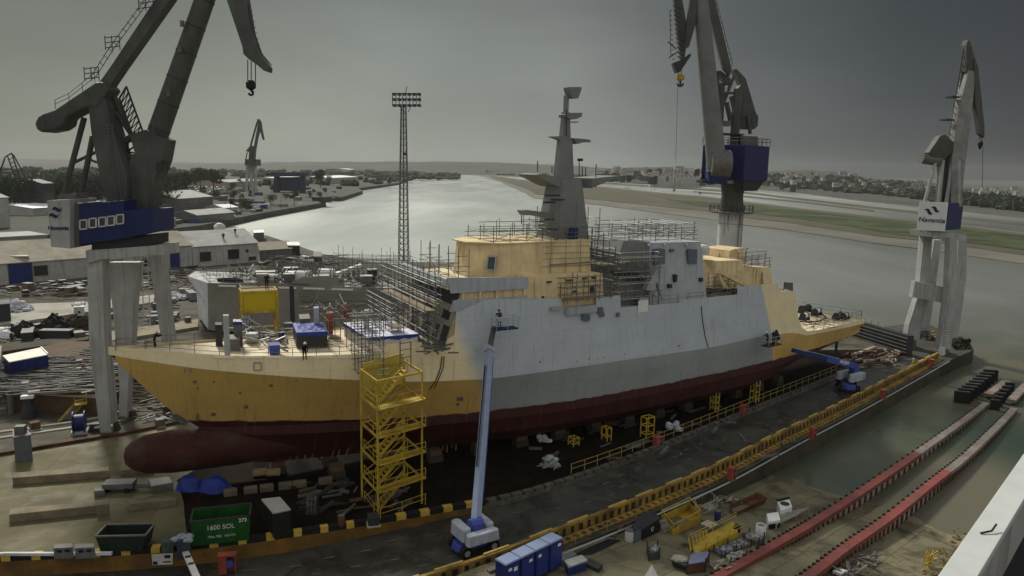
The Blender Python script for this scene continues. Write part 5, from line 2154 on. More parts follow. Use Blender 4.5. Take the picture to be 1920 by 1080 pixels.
def prism_z(g, pts, z0, z1, base, m=0, k=1.0):
    n = len(pts)
    cx_, cy_ = sum(p[0] for p in pts)/n, sum(p[1] for p in pts)/n
    lo = [base(a, b, z0) for a, b in pts]
    hi = [base(cx_+(a-cx_)*k, cy_+(b-cy_)*k, z1) for a, b in pts]
    return g.add(lo+hi, [tuple(range(n))[::-1], tuple(range(n, 2*n))]+[(i, (i+1) % n, n+(i+1) % n, n+i) for i in range(n)], m)


def lift_truck(lift, B, s=1.0):
    g = prism_z(G(), [(-1.6, -.75), (1.6, -.75), (1.9, -.4), (1.9, .4), (1.6, .75), (-1.6, .75), (-1.9, .4), (-1.9, -.4)], .45, 1.0, B, k=.92)
    obj('chassis', g, lift_blue, lift, bevel=.05)
    for a in (-1.25, 1.25):
        for b in (-1, 1):
            c = B(a, b*1.0, .5)
            ax = (B(a, 2, .5)-B(a, 1, .5))*.21
            w = obj('wheel', G().tube(c-ax, c+ax, .5, .5, 18), black_r, lift, smooth=True)
            obj('rim', G().tube(c-ax*1.05, c+ax*1.05, .25, .25, 12), lift_white, w)
    g = prism_z(G(), [(-.5, -.5), (.5, -.5), (.5, .5), (-.5, .5)], 1.0, 1.3, B)
    obj('turntable', g, steel_dk, lift)


lift_truck(lift, B)
# U-shaped counterweight and covers open towards the boom
for a0, a1, b0, b1, nm in ((-1.5, 1.5, -1.75, -.9, 'counterweight'), (-1.5, -.62, -.9, 1.5, 'engine_cover'), (.62, 1.5, -.9, 1.6, 'tank_cover')):
    pts = [(a0+.1, b0), (a1-.1, b0), (a1, b0+.25), (a1, b1-.3), (a1-.2, b1), (a0+.2, b1), (a0, b1-.3), (a0, b0+.25)]
    g = prism_z(G(), pts, 1.25, 2.35 if nm != 'counterweight' else 2.15, B, k=.93)
    obj(nm, g, lift_white, lift, bevel=.1)
piv = B(-.05, -.35, 2.4)
g = G()
g.box((piv.x, piv.y, piv.z-1.1), (.95, 1.1, 1.35), ang)
g.tube(piv-ua*.55, piv+ua*.55, .5, .5, 14)
obj('boom_hinge', g, lift_blue, lift, bevel=.05)
bt = SP(918, 655, -8.2)
bk_ = SP(926, 612, -8.4)
up = va
g = G().beam(piv, bt, .62, .62, up=va)
boom = obj('boom_section', g, lift_boom, lift, bevel=.04)
d = (bt-piv).normalized()
sidev = d.cross(va).normalized()
g = G()
for i in range(30):
    u = .28+.6*i/30
    p = piv+(bt-piv)*u-sidev*.42*(1 if sidev.x > 0 else -1)
    g.box8([p+v_ for v_ in (Vector((-.05, -.1, 0)), Vector((.05, -.1, 0)), Vector((.05, .1, 0)), Vector((-.05, .1, 0)), Vector((-.05, -.1, .3)), Vector((.05, -.1, .3)), Vector((.05, .1, .3)), Vector((-.05, .1, .3)))])
obj('hose_chain', g, black_r, boom)
g = G()
for e in (1,):
    q0 = sidev*.40*(1 if sidev.x > 0 else -1)
    g.beam(piv+d*3+q0, piv+d*17+q0, .06, .5, up=va)
obj('boom_edge', g, lift_blue, boom)
g = G().beam(bt-d*.3, bt+d*.5, .82, .82, up=va)
obj('boom_collar', g, lift_white, lift)
g = G().beam(bt, bk_, .40, .40, up=va)
obj('boom_section', g, steel_md, lift)


def basket(lift, corner, dx, dy, w, dp, h=1.1, floor_m=cloth_navy):
    c = [corner, corner+dx*w, corner+dx*w+dy*dp, corner+dy*dp]
    g = G().box8(c+[p+Vector((0, 0, .12)) for p in c])
    bk = obj('basket_floor', g, floor_m, lift)
    g = G()
    rail(g, [p+Vector((0, 0, .1)) for p in c+c[:1]], h, .04, post=1.0)
    obj('basket_rail', g, lift_white, lift)
    return bk


hs, _ = sz(945, 615, -8.6)
hu, hv_ = sdir(hs)
k0 = SP(931, 621, -9.4)
basket(lift, k0, hu, hv_, 2.4, 1.1)
g = G()
g.box((k0+hu*.6+hv_*.3)+Vector((0, 0, .9)), (.9, .5, .3), PH0+PK*hs)
obj('control_box', g, lift_white, lift)
person('worker in navy with dark hood standing in the raised basket of the near boom lift', k0+hu*.65+hv_*.6+Vector((0, 0, .12)), PH0+PK*hs+1.4, cloth_navy, 'work', helmet=cloth_dk)

# ------------------------------------------------------------------ far boom lift
bz = zroad(40)+.004
bp1 = gp(1588, 731, bz)
lift2 = thing('boom_lift', 'far blue boom lift stretching its boom towards the stern', 'boom lift', bp1)
ang2 = math.radians(75)
ua2, va2 = Vector((math.cos(ang2), math.sin(ang2), 0)), Vector((-math.sin(ang2), math.cos(ang2), 0))
B2 = lambda a, b, c: bp1+ua2*a*1.15+va2*b*1.15+Vector((0, 0, c*1.2))
lift_truck(lift2, B2)
tip = SP(1487, 657, -8.9)
hd = (tip-bp1)
hd.z = 0
hd.normalize()
sdv = Vector((-hd.y, hd.x, 0))
B3 = lambda a, b, c: bp1+hd*a+sdv*b+Vector((0, 0, c))
for b0, b1, nm in ((-1.35, -.5, 'engine_cover'), (.5, 1.35, 'tank_cover')):
    g = prism_z(G(), [(-2.1, b0+.2), (-1.8, b0), (.9, b0), (1.1, b0+.2), (1.1, b1-.2), (.9, b1), (-1.8, b1), (-2.1, b1-.2)], 1.5, 2.6, B3, k=.94)
    obj(nm, g, lift_white, lift2, bevel=.1)
g = prism_z(G(), [(-2.5, -1.2), (-2.1, -1.3), (-2.1, 1.3), (-2.5, 1.2)], 1.5, 2.5, B3)
obj('counterweight', g, lift_white, lift2, bevel=.1)
b0 = B3(-2.0, 0, 3.2)
mid = b0.lerp(tip, .52)
g = G().beam(b0, mid, .8, .85)
bm = obj('boom_section', g, lift_blue, lift2, bevel=.04)
g = G().beam(b0.lerp(tip, .5), tip, .5, .55)
obj('boom_section', g, box_blue, lift2)
g = G().box(B3(-1.4, 0, 1.4), (1.2, .9, 2.0), math.atan2(hd.y, hd.x))
obj('boom_hinge', g, lift_blue, lift2)
dv = (mid-b0).normalized()
lettering('lettering', 'UNI JIAPT', .62, b0+dv*4.2-sdv*-.0+Vector((0, 0, -.1))+(sdv*.42 if sdv.y < 0 else -sdv*.42), -dv, (0, 0, 1), white_p, bm)
g = G().beam(b0.lerp(tip, .3)+Vector((0, 0, .5)), tip+Vector((0, 0, .35)), .08, .08)
obj('hose_tray', g, lift_white, lift2)
hs, _ = sz(1460, 652, -8.6)
hu, hv_ = sdir(hs)
k1 = SP(1441, 652, -9.2)
basket(lift2, k1, hu, hv_, 3.0, 1.1, floor_m=steel_dk)
person('worker in dark overalls at the left end of the far lift basket', k1+hu*.45+hv_*.5+Vector((0, 0, .12)), PH0+PK*hs+1.5, cloth_dk, 'work')
o = person('worker in dark jacket holding up a sheet in the far lift basket', k1+hu*1.75+hv_*.5+Vector((0, 0, .12)), PH0+PK*hs+.7, cloth_dk, 'work')
g = G()
p = k1+hu*1.3+hv_*.25+Vector((0, 0, .15))
g.prism([p, p+hu*1.6+Vector((0, 0, .5)), p+hu*1.5+Vector((0, 0, .9)), p+hu*.7+Vector((0, 0, 1.9)), p+hu*.35+Vector((0, 0, 1.9))], hv_*.06)
single('spray_sheet', g, cloth_dk, 'dark pointed sheet hung in the far lift basket', 'sheet')

# ------------------------------------------------------------------ yellow stair tower beside the hull
Fp, Rp, Lp = gp(709, 973, 0), gp(791, 944, 0), gp(679, 938, 0)
ex, ey = (Rp-Fp), (Lp-Fp)
Lx, Ly = ex.length, ey.length
ex.normalize()
ey.normalize()
zTop = zat(694, 716, Fp)
st = thing('stair_tower', 'yellow steel stair tower of five storeys standing against the hull', 'stair tower', Fp)
TW = lambda a, b, c: Fp+ex*(a*Lx)+ey*(b*Ly)+Vector((0, 0, c))
NL = 5
hL = zTop/NL
for a, b in ((0, 0), (1, 0), (1, 1), (0, 1)):
    obj('post', G().beam(TW(a, b, 0), TW(a, b, zTop), .16, .16), yellow_p, st)
for i in range(1, NL+1):
    z = hL*i
    g = G()
    for (a, b), (c, d) in (((0, 0), (1, 0)), ((1, 0), (1, 1)), ((1, 1), (0, 1)), ((0, 1), (0, 0))):
        g.beam(TW(a, b, z), TW(c, d, z), .10, .20)
    obj('ring_beam', g, yellow_p, st)
for i in range(NL):
    z = hL*i
    g = G()
    if i:
        c = [TW(-.0, -.10, z+.02), TW(1.06, -.10, z+.02), TW(1.06, .18, z+.02), TW(0, .18, z+.02)]
        g.box8(c+[p+Vector((0, 0, .08)) for p in c])
        obj('landing', g, yellow_p, st)
    g = G()
    rail(g, [TW(.02, .9, z), TW(0, .25, z), TW(.02, -.08, z), TW(.5, -.10, z), TW(1.04, -.10, z)], 1.05, .035, post=1.7)
    obj('landing_rail', g, yellow_p, st)
    g = G()
    p0, p1 = TW(.16, .45, z+.1), TW(.80, .45, z+hL)
    for e in (-.5, .5):
        g.beam(p0+ey*e, p1+ey*e, .08, .26)
        g.tube(p0+ey*e+Vector((0, 0, 1)), p1+ey*e+Vector((0, 0, 1)), .035, .035, 4)
        g.tube(p0+ey*e, p0+ey*e+Vector((0, 0, 1)), .035, .035, 4)
        g.tube(p1+ey*e, p1+ey*e+Vector((0, 0, 1)), .035, .035, 4)
    for k in range(9):
        p = p0.lerp(p1, (k+.5)/9)
        g.beam(p-ey*.5, p+ey*.5, .25, .05)
    obj('stair_flight', g, yellow_p, st)
    g = G()
    g.tube(TW(0, 1, z+.1), TW(1, 1, z+hL-.1), .04, .04, 4)
    obj('brace', g, yellow_p, st)
g = G()
g.box8([TW(0.05, 1.02, zTop-hL+.3), TW(.98, 1.02, zTop-hL+.3), TW(.98, 1.05, zTop-hL+.3), TW(.05, 1.05, zTop-hL+.3)]+[TW(.05, 1.02, zTop+.5), TW(.98, 1.02, zTop+.8), TW(.98, 1.05, zTop+.8), TW(.05, 1.05, zTop+.5)])
obj('screen_panel', g, M('yellow_netting', (.42, .33, .06), .8, .12, 1), st)
g = G()
for a, z in ((.70, 2.6), (.95, 2.4)):
    g.tube(TW(a, .5, zTop), TW(a, .5, zTop+z), .06, .06, 5)
for z in (1.0, 1.7, 2.3):
    g.tube(TW(.70, .5, zTop+z), TW(.95, .5, zTop+z), .04, .04, 4)
obj('hoist_frame', g, scaffold_m, st)

# yellow scaffold frame with panels on the far side of the foredeck
yt = [gp(452, 640, 8), ]
s0, z0 = sz(455, 612, 8.2)
s1, z1 = sz(521, 604, 8.2)
t = thing('platform_frame', 'yellow panelled platform frame rising behind the foredeck rail', 'platform', SH((s0+s1)/2, 9, 0))
ztp = sz(460, 548, 8.2)[1]
zmid = sz(460, 586, 8.2)[1]
for s in (s0, s1):
    for tt_ in (8.2, 10.6):
        obj('post', G().beam(SH(s, tt_, 0), SH(s, tt_, ztp), .22, .22), yellow_p, t)
for z in (zmid-2.2, zmid, ztp):
    g = G()
    for a, b in (((s0, 8.2), (s1, 8.2)), ((s1, 8.2), (s1, 10.6)), ((s1, 10.6), (s0, 10.6)), ((s0, 10.6), (s0, 8.2))):
        g.beam(SH(*a, z), SH(*b, z), .14, .24)
    obj('ring_beam', g, yellow_p, t)
g = G()
g.box8([SH(s0+.1, 8.25, zmid+.1), SH(s1-.1, 8.25, zmid+.1), SH(s1-.1, 8.35, zmid+.1), SH(s0+.1, 8.35, zmid+.1)]+[SH(s0+.1, 8.25, ztp-.1), SH(s1-.1, 8.25, ztp-.1), SH(s1-.1, 8.35, ztp-.1), SH(s0+.1, 8.35, ztp-.1)])
obj('side_panel', g, yellow_b, t)
g = G()
for k in range(4):
    z = zmid+.5+k*.7
    g.beam(SH(s0, 8.3, z), SH(s0, 10.5, z), .06, .10)
obj('guard_bars', g, yellow_p, t)
g = G()
g.box8([SH(s0, 8.3, zmid-.05), SH(s1, 8.3, zmid-.05), SH(s1, 10.5, zmid-.05), SH(s0, 10.5, zmid-.05)]+[SH(s0, 8.3, zmid+.05), SH(s1, 8.3, zmid+.05), SH(s1, 10.5, zmid+.05), SH(s0, 10.5, zmid+.05)])
obj('platform_floor', g, yellow_p, t)
person('worker in dark jacket standing on top of the yellow platform frame', SH((s0*.25+s1*.75), 9.4, ztp), -1.0, cloth_dk, 'work')
g = G()
g.box8([SH(s0, 8.3, ztp-.06), SH(s1, 8.3, ztp-.06), SH(s1, 10.5, ztp-.06), SH(s0, 10.5, ztp-.06)]+[SH(s0, 8.3, ztp+.0), SH(s1, 8.3, ztp+.0), SH(s1, 10.5, ztp+.0), SH(s0, 10.5, ztp+.0)])
obj('top_deck', g, plank_m, t)
# ------------------------------------------------------------------ striped barrier along the quay
bar = thing('striped_barrier', 'long yellow and black striped barrier wall along the quay road', 'barrier', Vector((WC[30].x, WC[30].y, zroad(WC[30].x))))
WF = resample(catmull(WPT), 900)
LWF = sum((b-a).length for a, b in zip(WF, WF[1:]))
stepW = LWF/899
g = G()
H0 = 1.08
for i in range(899):
    a, b = WF[i], WF[i+1]
    nr, d = normal_right(WF, i)
    nr2, _ = normal_right(WF, i+1)
    za, zb_ = zroad(a.x), zroad(b.x)
    d_ = i*stepW
    blk = (d_ % .95) < .45
    for o0, o1, m_ in ((0, 0, 0),):
        pa, pb_ = a, b
        qa, qb = a+nr*.35, b+nr2*.35
        za4, zb4 = za+.004, zb_+.004
        U = lambda p, z: Vector((p.x, p.y, z))
        # top, inner face, outer face (black squares between a yellow sole and a yellow coping)
        g.add([U(pa, za+H0), U(pb_, zb_+H0), U(qb, zb_+H0), U(qa, za+H0)], [(3, 2, 1, 0)], 0)
        for (x, y, fl) in ((pa, pb_, False), (qa, qb, True)):
            for f0, f1, mm in ((0, .22, 0), (.22, .80, 1 if blk else 0), (.80, 1, 0)):
                q = [U(x, za+H0*f0), U(y, zb_+H0*f0), U(y, zb_+H0*f1), U(x, za+H0*f1)]
                g.add(q, [(0, 1, 2, 3) if fl else (3, 2, 1, 0)], mm)
obj('wall', g, [yellow_d, M('barrier_black', (.028, .022, .013), .8, .4, 2)], bar)
g = G()
i = 20
while i < 880:
    a, b = WF[i], WF[min(i+int(2.4/stepW), 899)]
    nr, d = normal_right(WF, i)
    za = zroad(a.x)+H0+.03
    g.beam(Vector((a.x, a.y, za))+nr*.05, Vector((b.x, b.y, zroad(b.x)+H0+.03))+nr*.05, .18, .14)
    i += int(rnd(3.6, 5.2)/stepW)
each('coping_plank', g, M('coping_plank', (.46, .33, .10), .8, .25, 2), bar)
g = G()
d_ = 0
i = 40
while i < 890:
    a = WF[i]
    nr, d = normal_right(WF, i)
    p = a+nr*.95
    g.box((p.x, p.y, zroad(a.x)), (.45, .55, .32), math.atan2(d.y, d.x))
    i += max(int(.92/stepW), 1)
o = obj('sole_blocks', g, yellow_d, bar)
o['kind'] = 'stuff'
g = G()
pts = []
for i in range(60, 899, 28):
    a = WF[i]
    nr, d = normal_right(WF, i)
    p = a+nr*1.55
    pts.append(Vector((p.x, p.y, zroad(a.x))))
rail(g, pts, .95, .035, lev=(1.0, .5), post=3)
obj('handrail', g, M('rail_ochre', (.34, .25, .07), .7, .2, 2), bar)
g = G()
pts = []
for i in range(90, 899, 20):
    a = WF[i]
    nr, d = normal_right(WF, i)
    p = a+nr*2.3
    pts.append(Vector((p.x, p.y, zroad(a.x)+.12)))
g.path(pts, .09, 5)
obj('service_pipe', g, steel_lt, bar)

# guard rail on the slip kerb
g = G()
pts = []
for i, p in enumerate(KC):
    if 6 < p.x < 52 and i % 2 == 0:
        nr, d = normal_right(KC, i)
        q = p-nr*.9
        pts.append(Vector((q.x, q.y, 0)))
rail(g, pts, 1.05, .045, lev=(1.0, .5), post=2.2)
single('guard_rail', g, M('rail_yellow_dirty', (.30, .22, .07), .7, .25, 2), 'yellowish guard rail on the stone kerb along the dark slip', 'railing')

# red hydrant boxes
def red_cab(px, py, z, h, label, w=.68):
    p = gp(px, py, z)
    t = thing('hydrant_box', label, 'hydrant box', p, 'red boxes along the slip')
    a = .7 if px > 600 else .2
    ca, sa = math.cos(a), math.sin(a)
    g = G()
    for e in (-1, 1):
        g.box((p.x+ca*e*w*.46, p.y+sa*e*w*.46, z), (.07, .6, h), a)
    g.box((p.x-sa*.27, p.y+ca*.27, z), (w*.86, .06, h), a)
    g.box((p.x, p.y, z+h), (w*1.06, .7, .08), a)
    g.box((p.x-ca*w*.22+sa*.24, p.y-sa*w*.22-ca*.24, z+.05), (w*.42, .06, h*.93), a)
    obj('cabinet', g, red_box, t)
    g = G()
    g.tube(Vector((p.x+ca*.2+sa*.25, p.y+sa*.2-ca*.25, z+h*.55)), Vector((p.x+ca*.2-sa*.2, p.y+sa*.2+ca*.2, z+h*.55)), w*.24, w*.24, 12)
    obj('hose_drum', g, lift_blue, t)


red_cab(427, 1074, zroad(-20)+.1, 1.5, 'red hose cabinet with blue drum against the orange kerb face below the green skip', 1.3)
red_cab(1371, 900, -.3, 1.25, 'red hose cabinet on the barrier nearest the rusty tray')
red_cab(1523, 822, -.3, 1.25, 'red hose cabinet on the barrier midway along the green water')
red_cab(1655, 747, -.3, 1.2, 'red hose cabinet on the barrier beside the far boom lift')
red_cab(1746, 688, -.3, 1.2, 'red hose cabinet on the barrier next to the pier head')
red_cab(1233, 836, .05, 1.0, 'red box on the stone kerb, the nearer of the two by the guard rail', 1.1)
red_cab(1394, 775, .05, 1.0, 'red box on the stone kerb, the farther of the two by the guard rail', 1.0)

# ------------------------------------------------------------------ launching rails of the second slip
RA = [(1240, 1142), (1345, 1080), (1462, 1014), (1537, 970), (1638, 905), (1738, 836), (1807, 787), (1849, 755)]
RB = [(1420, 1143), (1513, 1080), (1590, 1022), (1668, 968), (1753, 900), (1808, 857), (1862, 806), (1902, 765)]


def launch_rail(pxs, label, zt0, zt1, cut, wid):
    pts = []
    n = len(pxs)
    pts = catmull([gp(a, b, zt0+(zt1-zt0)*i/(n-1)) for i, (a, b) in enumerate(pxs)], 10)
    t = thing('launching_rail', label, 'slip rail', Vector((pts[0].x, pts[0].y, zt0-1)))
    for nm, rng, mt in (('red_girder', (0, cut), rail_red), ('wet_girder', (cut, len(pts)-1), rail_grey)):
        g = G()
        vs = []
        for i in range(rng[0], rng[1]+1):
            nr, d = normal_right(pts, i)
            for o_, dz in ((-wid, 0), (wid, 0), (wid, -.42), (-wid, -.42)):
                vs.append(pts[i]+nr*o_+Vector((0, 0, dz)))
        m = rng[1]-rng[0]
        g.add(vs, [(i*4+k, i*4+(k+1) % 4, i*4+4+(k+1) % 4, i*4+4+k) for i in range(m) for k in range(4)]+[(3, 2, 1, 0), (m*4, m*4+1, m*4+2, m*4+3)])
        obj(nm, g, mt, t)
    # sole wall of pale slabs between dark stanchions
    g, h, kn_ = G(), G(), G()
    L = 0
    for i in range(len(pts)-1):
        nr, d = normal_right(pts, i)
        p, q = pts[i], pts[i+1]
        g.box8([p+nr*-.2-Vector((0, 0, 2.6)), p+nr*.28-Vector((0, 0, 2.6)), q+nr*.28-Vector((0, 0, 2.6)), q-nr*.2-Vector((0, 0, 2.6)),
                p+nr*-.2-Vector((0, 0, .42)), p+nr*.28-Vector((0, 0, .42)), q+nr*.28-Vector((0, 0, .42)), q-nr*.2-Vector((0, 0, .42))])
        m = max(int((q-p).length/1.45), 1)
        for k in range(m):
            x = p.lerp(q, k/m)
            h.beam(x+nr*.36-Vector((0, 0, .4)), x+nr*.36-Vector((0, 0, 2.4)), .16, .2)
            kn_.box((x-nr*(wid+.07)-Vector((0, 0, .12))), (.22, .22, .2), math.atan2(d.y, d.x))
    obj('sole_wall', g, conc_lt, t)
    each('stanchion', h, rust, t)
    each('fender_knob', kn_, black_r, t)
    return t


launch_rail(RA, 'red launching rail, the one nearer the striped barrier, running down into the water', -.55, -2.15, 48, .42)
launch_rail(RB, 'red launching rail, the one nearer the white parapet, running down into the water', -.45, -2.15, 44, .42)
for pxs, lab in (([(1852, 741), (1872, 727), (1889, 714)], 'short grey launching girder beyond the end of the nearer rail'), ([(1896, 752), (1912, 735), (1930, 716)], 'short grey launching girder beyond the end of the farther rail')):
    pts = [gp(a, b, -2.05) for a, b in pxs]
    g = G()
    for a, b in zip(pts, pts[1:]):
        g.beam(a, b, 1.1, .45)
    single('launching_girder', g, rail_grey, lab, 'slip rail')
fb = thing('fender_block', 'black block standing in the water, nearest of its row by the rail end', 'fender', (0, 0, WZ-.5), 'black blocks in the water by the rail ends')
g = G().box((0, 0, WZ-.5), (2.0, .8, 1.7), 0)
obj('block', g, black_r, fb)
g = G().box((0, 0, WZ+1.2), (2.0, .18, .06), 0)
obj('top_edge', g, steel_md, fb)
fb.location = gp(1803, 755, WZ)
fb.rotation_euler = (0, 0, -.25)
ords = ['second', 'third', 'fourth', 'fifth', 'sixth', 'seventh', 'eighth', 'ninth']
for i in range(1, 9):
    dup(fb, gp(1803+6.6*i, 755-5.3*i, WZ), -.25, 'black block standing in the water, %s from the near end of the long row' % ords[i-1])
for i in range(6):
    p = gp(1864+5.5*i, 768-6.8*i, WZ)
    f = dup(fb, p, -.25, 'small black block, %s of the short row between the two rails' % (['nearest']+ords)[i])
    f.scale = (.6, .7, .85)

# ------------------------------------------------------------------ left yard
def bars(g, x0, x1, y0, y1, z, n, l0, l1, ang, spread, w, dz=.6, zf=None):
    for _ in range(n):
        p = gp(rnd(x0, x1), rnd(y0, y1), z+rnd(0, dz))
        a = ang+rnd(-spread, spread)
        d = Vector((math.cos(a), math.sin(a), rnd(-.04, .06)))*rnd(l0, l1)
        ww = w*rnd(.5, 1.3)
        g.beam(p-d/2, p+d/2, ww, ww)
    return g


# raised storage platform with a retaining wall, a stair and layers of steel bars
zp = 2.2
pf = [gp(10, 737, zp), gp(188, 746, zp), gp(240, 690, zp), gp(250, 640, zp), gp(120, 640, zp), gp(20, 664, zp)]
g = G()
g.prism([Vector((p.x, p.y, 0)) for p in pf], (0, 0, zp))
pt = thing('storage_platform', 'raised steel storage platform covered with long bars at the left', 'platform', Vector((pf[0].x, pf[0].y, 0)))
obj('retaining_wall', g, M('brown_wall', (.085, .055, .03), .85, .35, .6), pt)
g = G()
for a, b in zip(pf[:1], pf[1:2]):
    g.beam(a+Vector((0, 0, .05)), b+Vector((0, 0, .05)), .25, .12)
obj('edge_beam', g, conc_lt, pt)
pal = [bar_grey, steel_md, steel_dk, timber]
for k, (x0, x1, y0, y1, n, lab) in enumerate(((30, 180, 668, 690, 70, 'upper layer of long steel bars on the storage platform, farthest from the stair'), (20, 175, 690, 712, 80, 'middle layer of long grey steel bars on the storage platform'),
                                        (20, 185, 712, 736, 80, 'front layer of dark steel bars by the edge of the storage platform'), (195, 250, 650, 700, 60, 'bars and sheets piled on the storage platform behind the crane leg'))):
    t = thing('steel_bars', lab, 'steel bars', gp((x0+x1)/2, (y0+y1)/2, zp))
    for j, mt in enumerate(pal):
        g = bars(G(), x0, x1, y0, y1, zp+.05, n//(1 if j == 2 else 2), 2, 9, .25, .25, .14, .7)
        o = obj('bar_bundle', g, mt, t)
    g = G()
    for j in range(3):
        p = gp(rnd(x0, x1), rnd(y0, y1), zp+.7)
        g.box((p.x, p.y, p.z), (rnd(.6, 1.4), rnd(.5, .9), .08), rnd(0, 1))
    each('steel_sheet', g, conc_lt, t)
# yellow stair up to the platform
sp_ = thing('yard_stair', 'yellow steel stair with landing leading up to the storage platform', 'stair', gp(112, 792, 0))
b0_, b1_ = gp(110, 792, 0), gp(146, 752, zp-.4)
wv = Vector((.5, .85, 0)).normalized()*1.1
for e in (0, 1):
    obj('stringer', G().beam(b0_+wv*e, b1_+wv*e, .10, .35), yellow_p, sp_)
for k in range(11):
    p = b0_.lerp(b1_, (k+.5)/11)+Vector((0, 0, .12))
    obj('tread', G().beam(p, p+wv, .30, .06), conc_lt, sp_)
c = [gp(140, 760, zp-.5), gp(163, 757, zp-.5), gp(161, 743, zp-.5), gp(140, 745, zp-.5)]
obj('landing', G().box8([p-Vector((0, 0, .1)) for p in c]+c), yellow_p, sp_)
g = rail(G(), [c[0], c[1], c[2]], 1.1, .04)
obj('handrail', g, yellow_p, sp_)
# blue container office with a white roof
def box_from(name, label, cat, quad, zt, zb, m_side, m_top=None, ov=.0, toph=.12, group=None):
    c = [gp(a, b, zt) for a, b in quad]
    ctr = sum(c, Vector())/4
    t = thing(name, label, cat, Vector((ctr.x, ctr.y, zb)), group)
    obj('body', G().box8([Vector((p.x, p.y, zb)) for p in c]+c), m_side, t, bevel=.03)
    if m_top:
        cc = [ctr+(p-ctr)*(1+ov) for p in c]
        obj('roof', G().box8([p+Vector((0, 0, .003)) for p in cc]+[p+Vector((0, 0, toph)) for p in cc]), m_top, t)
    return t, c


t, c = box_from('container_office', 'blue container office with a cream white roof beside the bar storage', 'container', [(18, 680), (90, 666), (77, 653), (6, 668)], 4.4, 2.2, box_blue, M('cream_roof', (.72, .72, .60), .7, .1, 1), .02)
g = G()
g.beam(c[2]+Vector((0, 0, .2)), c[1]+Vector((0, 0, .2)), .12, .12)
obj('roof_rim', g, steel_lt, t)
g = G().box8([Vector((p.x, p.y, z)) for z in (2.0, 2.6) for p in [c[0]+(c[0]-c[3])*.02, c[1]+(c[1]-c[2])*.02, c[2], c[3]]])
obj('plinth', g, conc_lt, t)
# tan wedge of a wall at the frame's edge
c = [gp(-60, 745, 0), gp(4, 745, 0), gp(8, 700, 0), gp(-60, 700, 0)]
single('end_wall', G().box8(c+[Vector((p.x, p.y, 4.0)) for p in c]), wall_t, 'tan rendered wall end at the left edge beside the bar storage', 'wall')
# heaps, sunken strip and slabs between the platform and the workshop
def heap(name, label, cat, px, py, z, r, h, mt, n=220, chunk=.35):
    p0 = gp(px, py, z)
    g = G()
    for _ in range(n):
        a, q = rnd(0, 6.28), math.sqrt(rnd(0, 1))
        x, y = math.cos(a)*r*q, math.sin(a)*r*.75*q
        zz = h*(1-q)*rnd(.55, 1)
        s = chunk*rnd(.4, 1.2)
        g.blob((p0.x+x, p0.y+y, z+zz), (s, s*rnd(.6, 1), s*rnd(.5, .9)), 5, 3, .3)
    for k in range(9):
        a, q = rnd(0, 6.28), rnd(0, .55)
        g.blob((p0.x+math.cos(a)*r*q, p0.y+math.sin(a)*r*q*.75, z+h*.12), (r*.55, r*.45, h*rnd(.35, .7)*(1.1-q)), 9, 6, .22)
    return single(name, g, mt, label, cat)


heap('spoil_heap', 'dark spoil heap behind the bar storage, leftmost of three', 'heap', 50, 633, 0, 3.6, 3.4, M('spoil', (.018, .018, .015), .95, .5, 2))
heap('spoil_heap', 'dark rounded spoil heap, middle one of three', 'heap', 108, 628, 0, 4.4, 4.6, MATS['spoil'])
heap('spoil_heap', 'brown dark spoil heap beside the crane leg, rightmost of three', 'heap', 152, 626, 0, 4.6, 4.2, M('spoil_brown', (.035, .026, .016), .95, .5, 2))
heap('sack_heap', 'heap of white sacks on the pale slab at the left', 'sacks', 31, 582, .9, 2.6, 2.4, M('white_sack', (.52, .52, .58), .8, .2, 2), 60, .7)
heap('sack_heap', 'heap of pale sacks between the crane leg and the second hull', 'sacks', 322, 560, .2, 3.0, 1.8, MATS['white_sack'], 50, .7)
heap('rubble_heap', 'white rubble and scrap at the left edge behind the blue container', 'rubble', 8, 632, 0, 4.5, 2.0, white_dirty, 120, .5)
for pts, z, mt, lab, nm in (([(-60, 618), (166, 584), (330, 560), (330, 548), (166, 566), (60, 569), (-60, 574)], .9, conc_lt, 'long pale concrete slab running past the left crane', 'concrete_slab'),
                            ([(-60, 668), (166, 636), (166, 628), (-60, 650)], .7, stone, 'dark low wall behind the bar storage', 'low_wall'),
                            ([(200, 640), (372, 612), (372, 598), (200, 622)], .5, conc, 'tan low slab between the bow and the second hull', 'concrete_slab')):
    q = [gp(a, b, z) for a, b in pts]
    single(nm, G().prism([Vector((p.x, p.y, -.02)) for p in q], (0, 0, z+.02)), mt, lab, 'slab' if 'slab' in nm else 'wall')
t, c = box_from('waste_bin', 'white open waste bin full of sacks on the pale slab', 'bin', [(138, 576), (158, 575), (157, 567), (138, 567)], 2.6, .9, white_dirty)
g = G()
ctr = sum(c, Vector())/4
for _ in range(14):
    g.blob(ctr+Vector((rnd(-.8, .8), rnd(-.8, .8), .1)), .45, 6, 4, .25)
obj('sacks', g, white_p, t)
box_from('dark_hut', 'dark hut at the left edge beside the white sacks', 'hut', [(-40, 575), (18, 570), (18, 562), (-40, 566)], 4.0, 0, steel_dk, roof_d, .03)
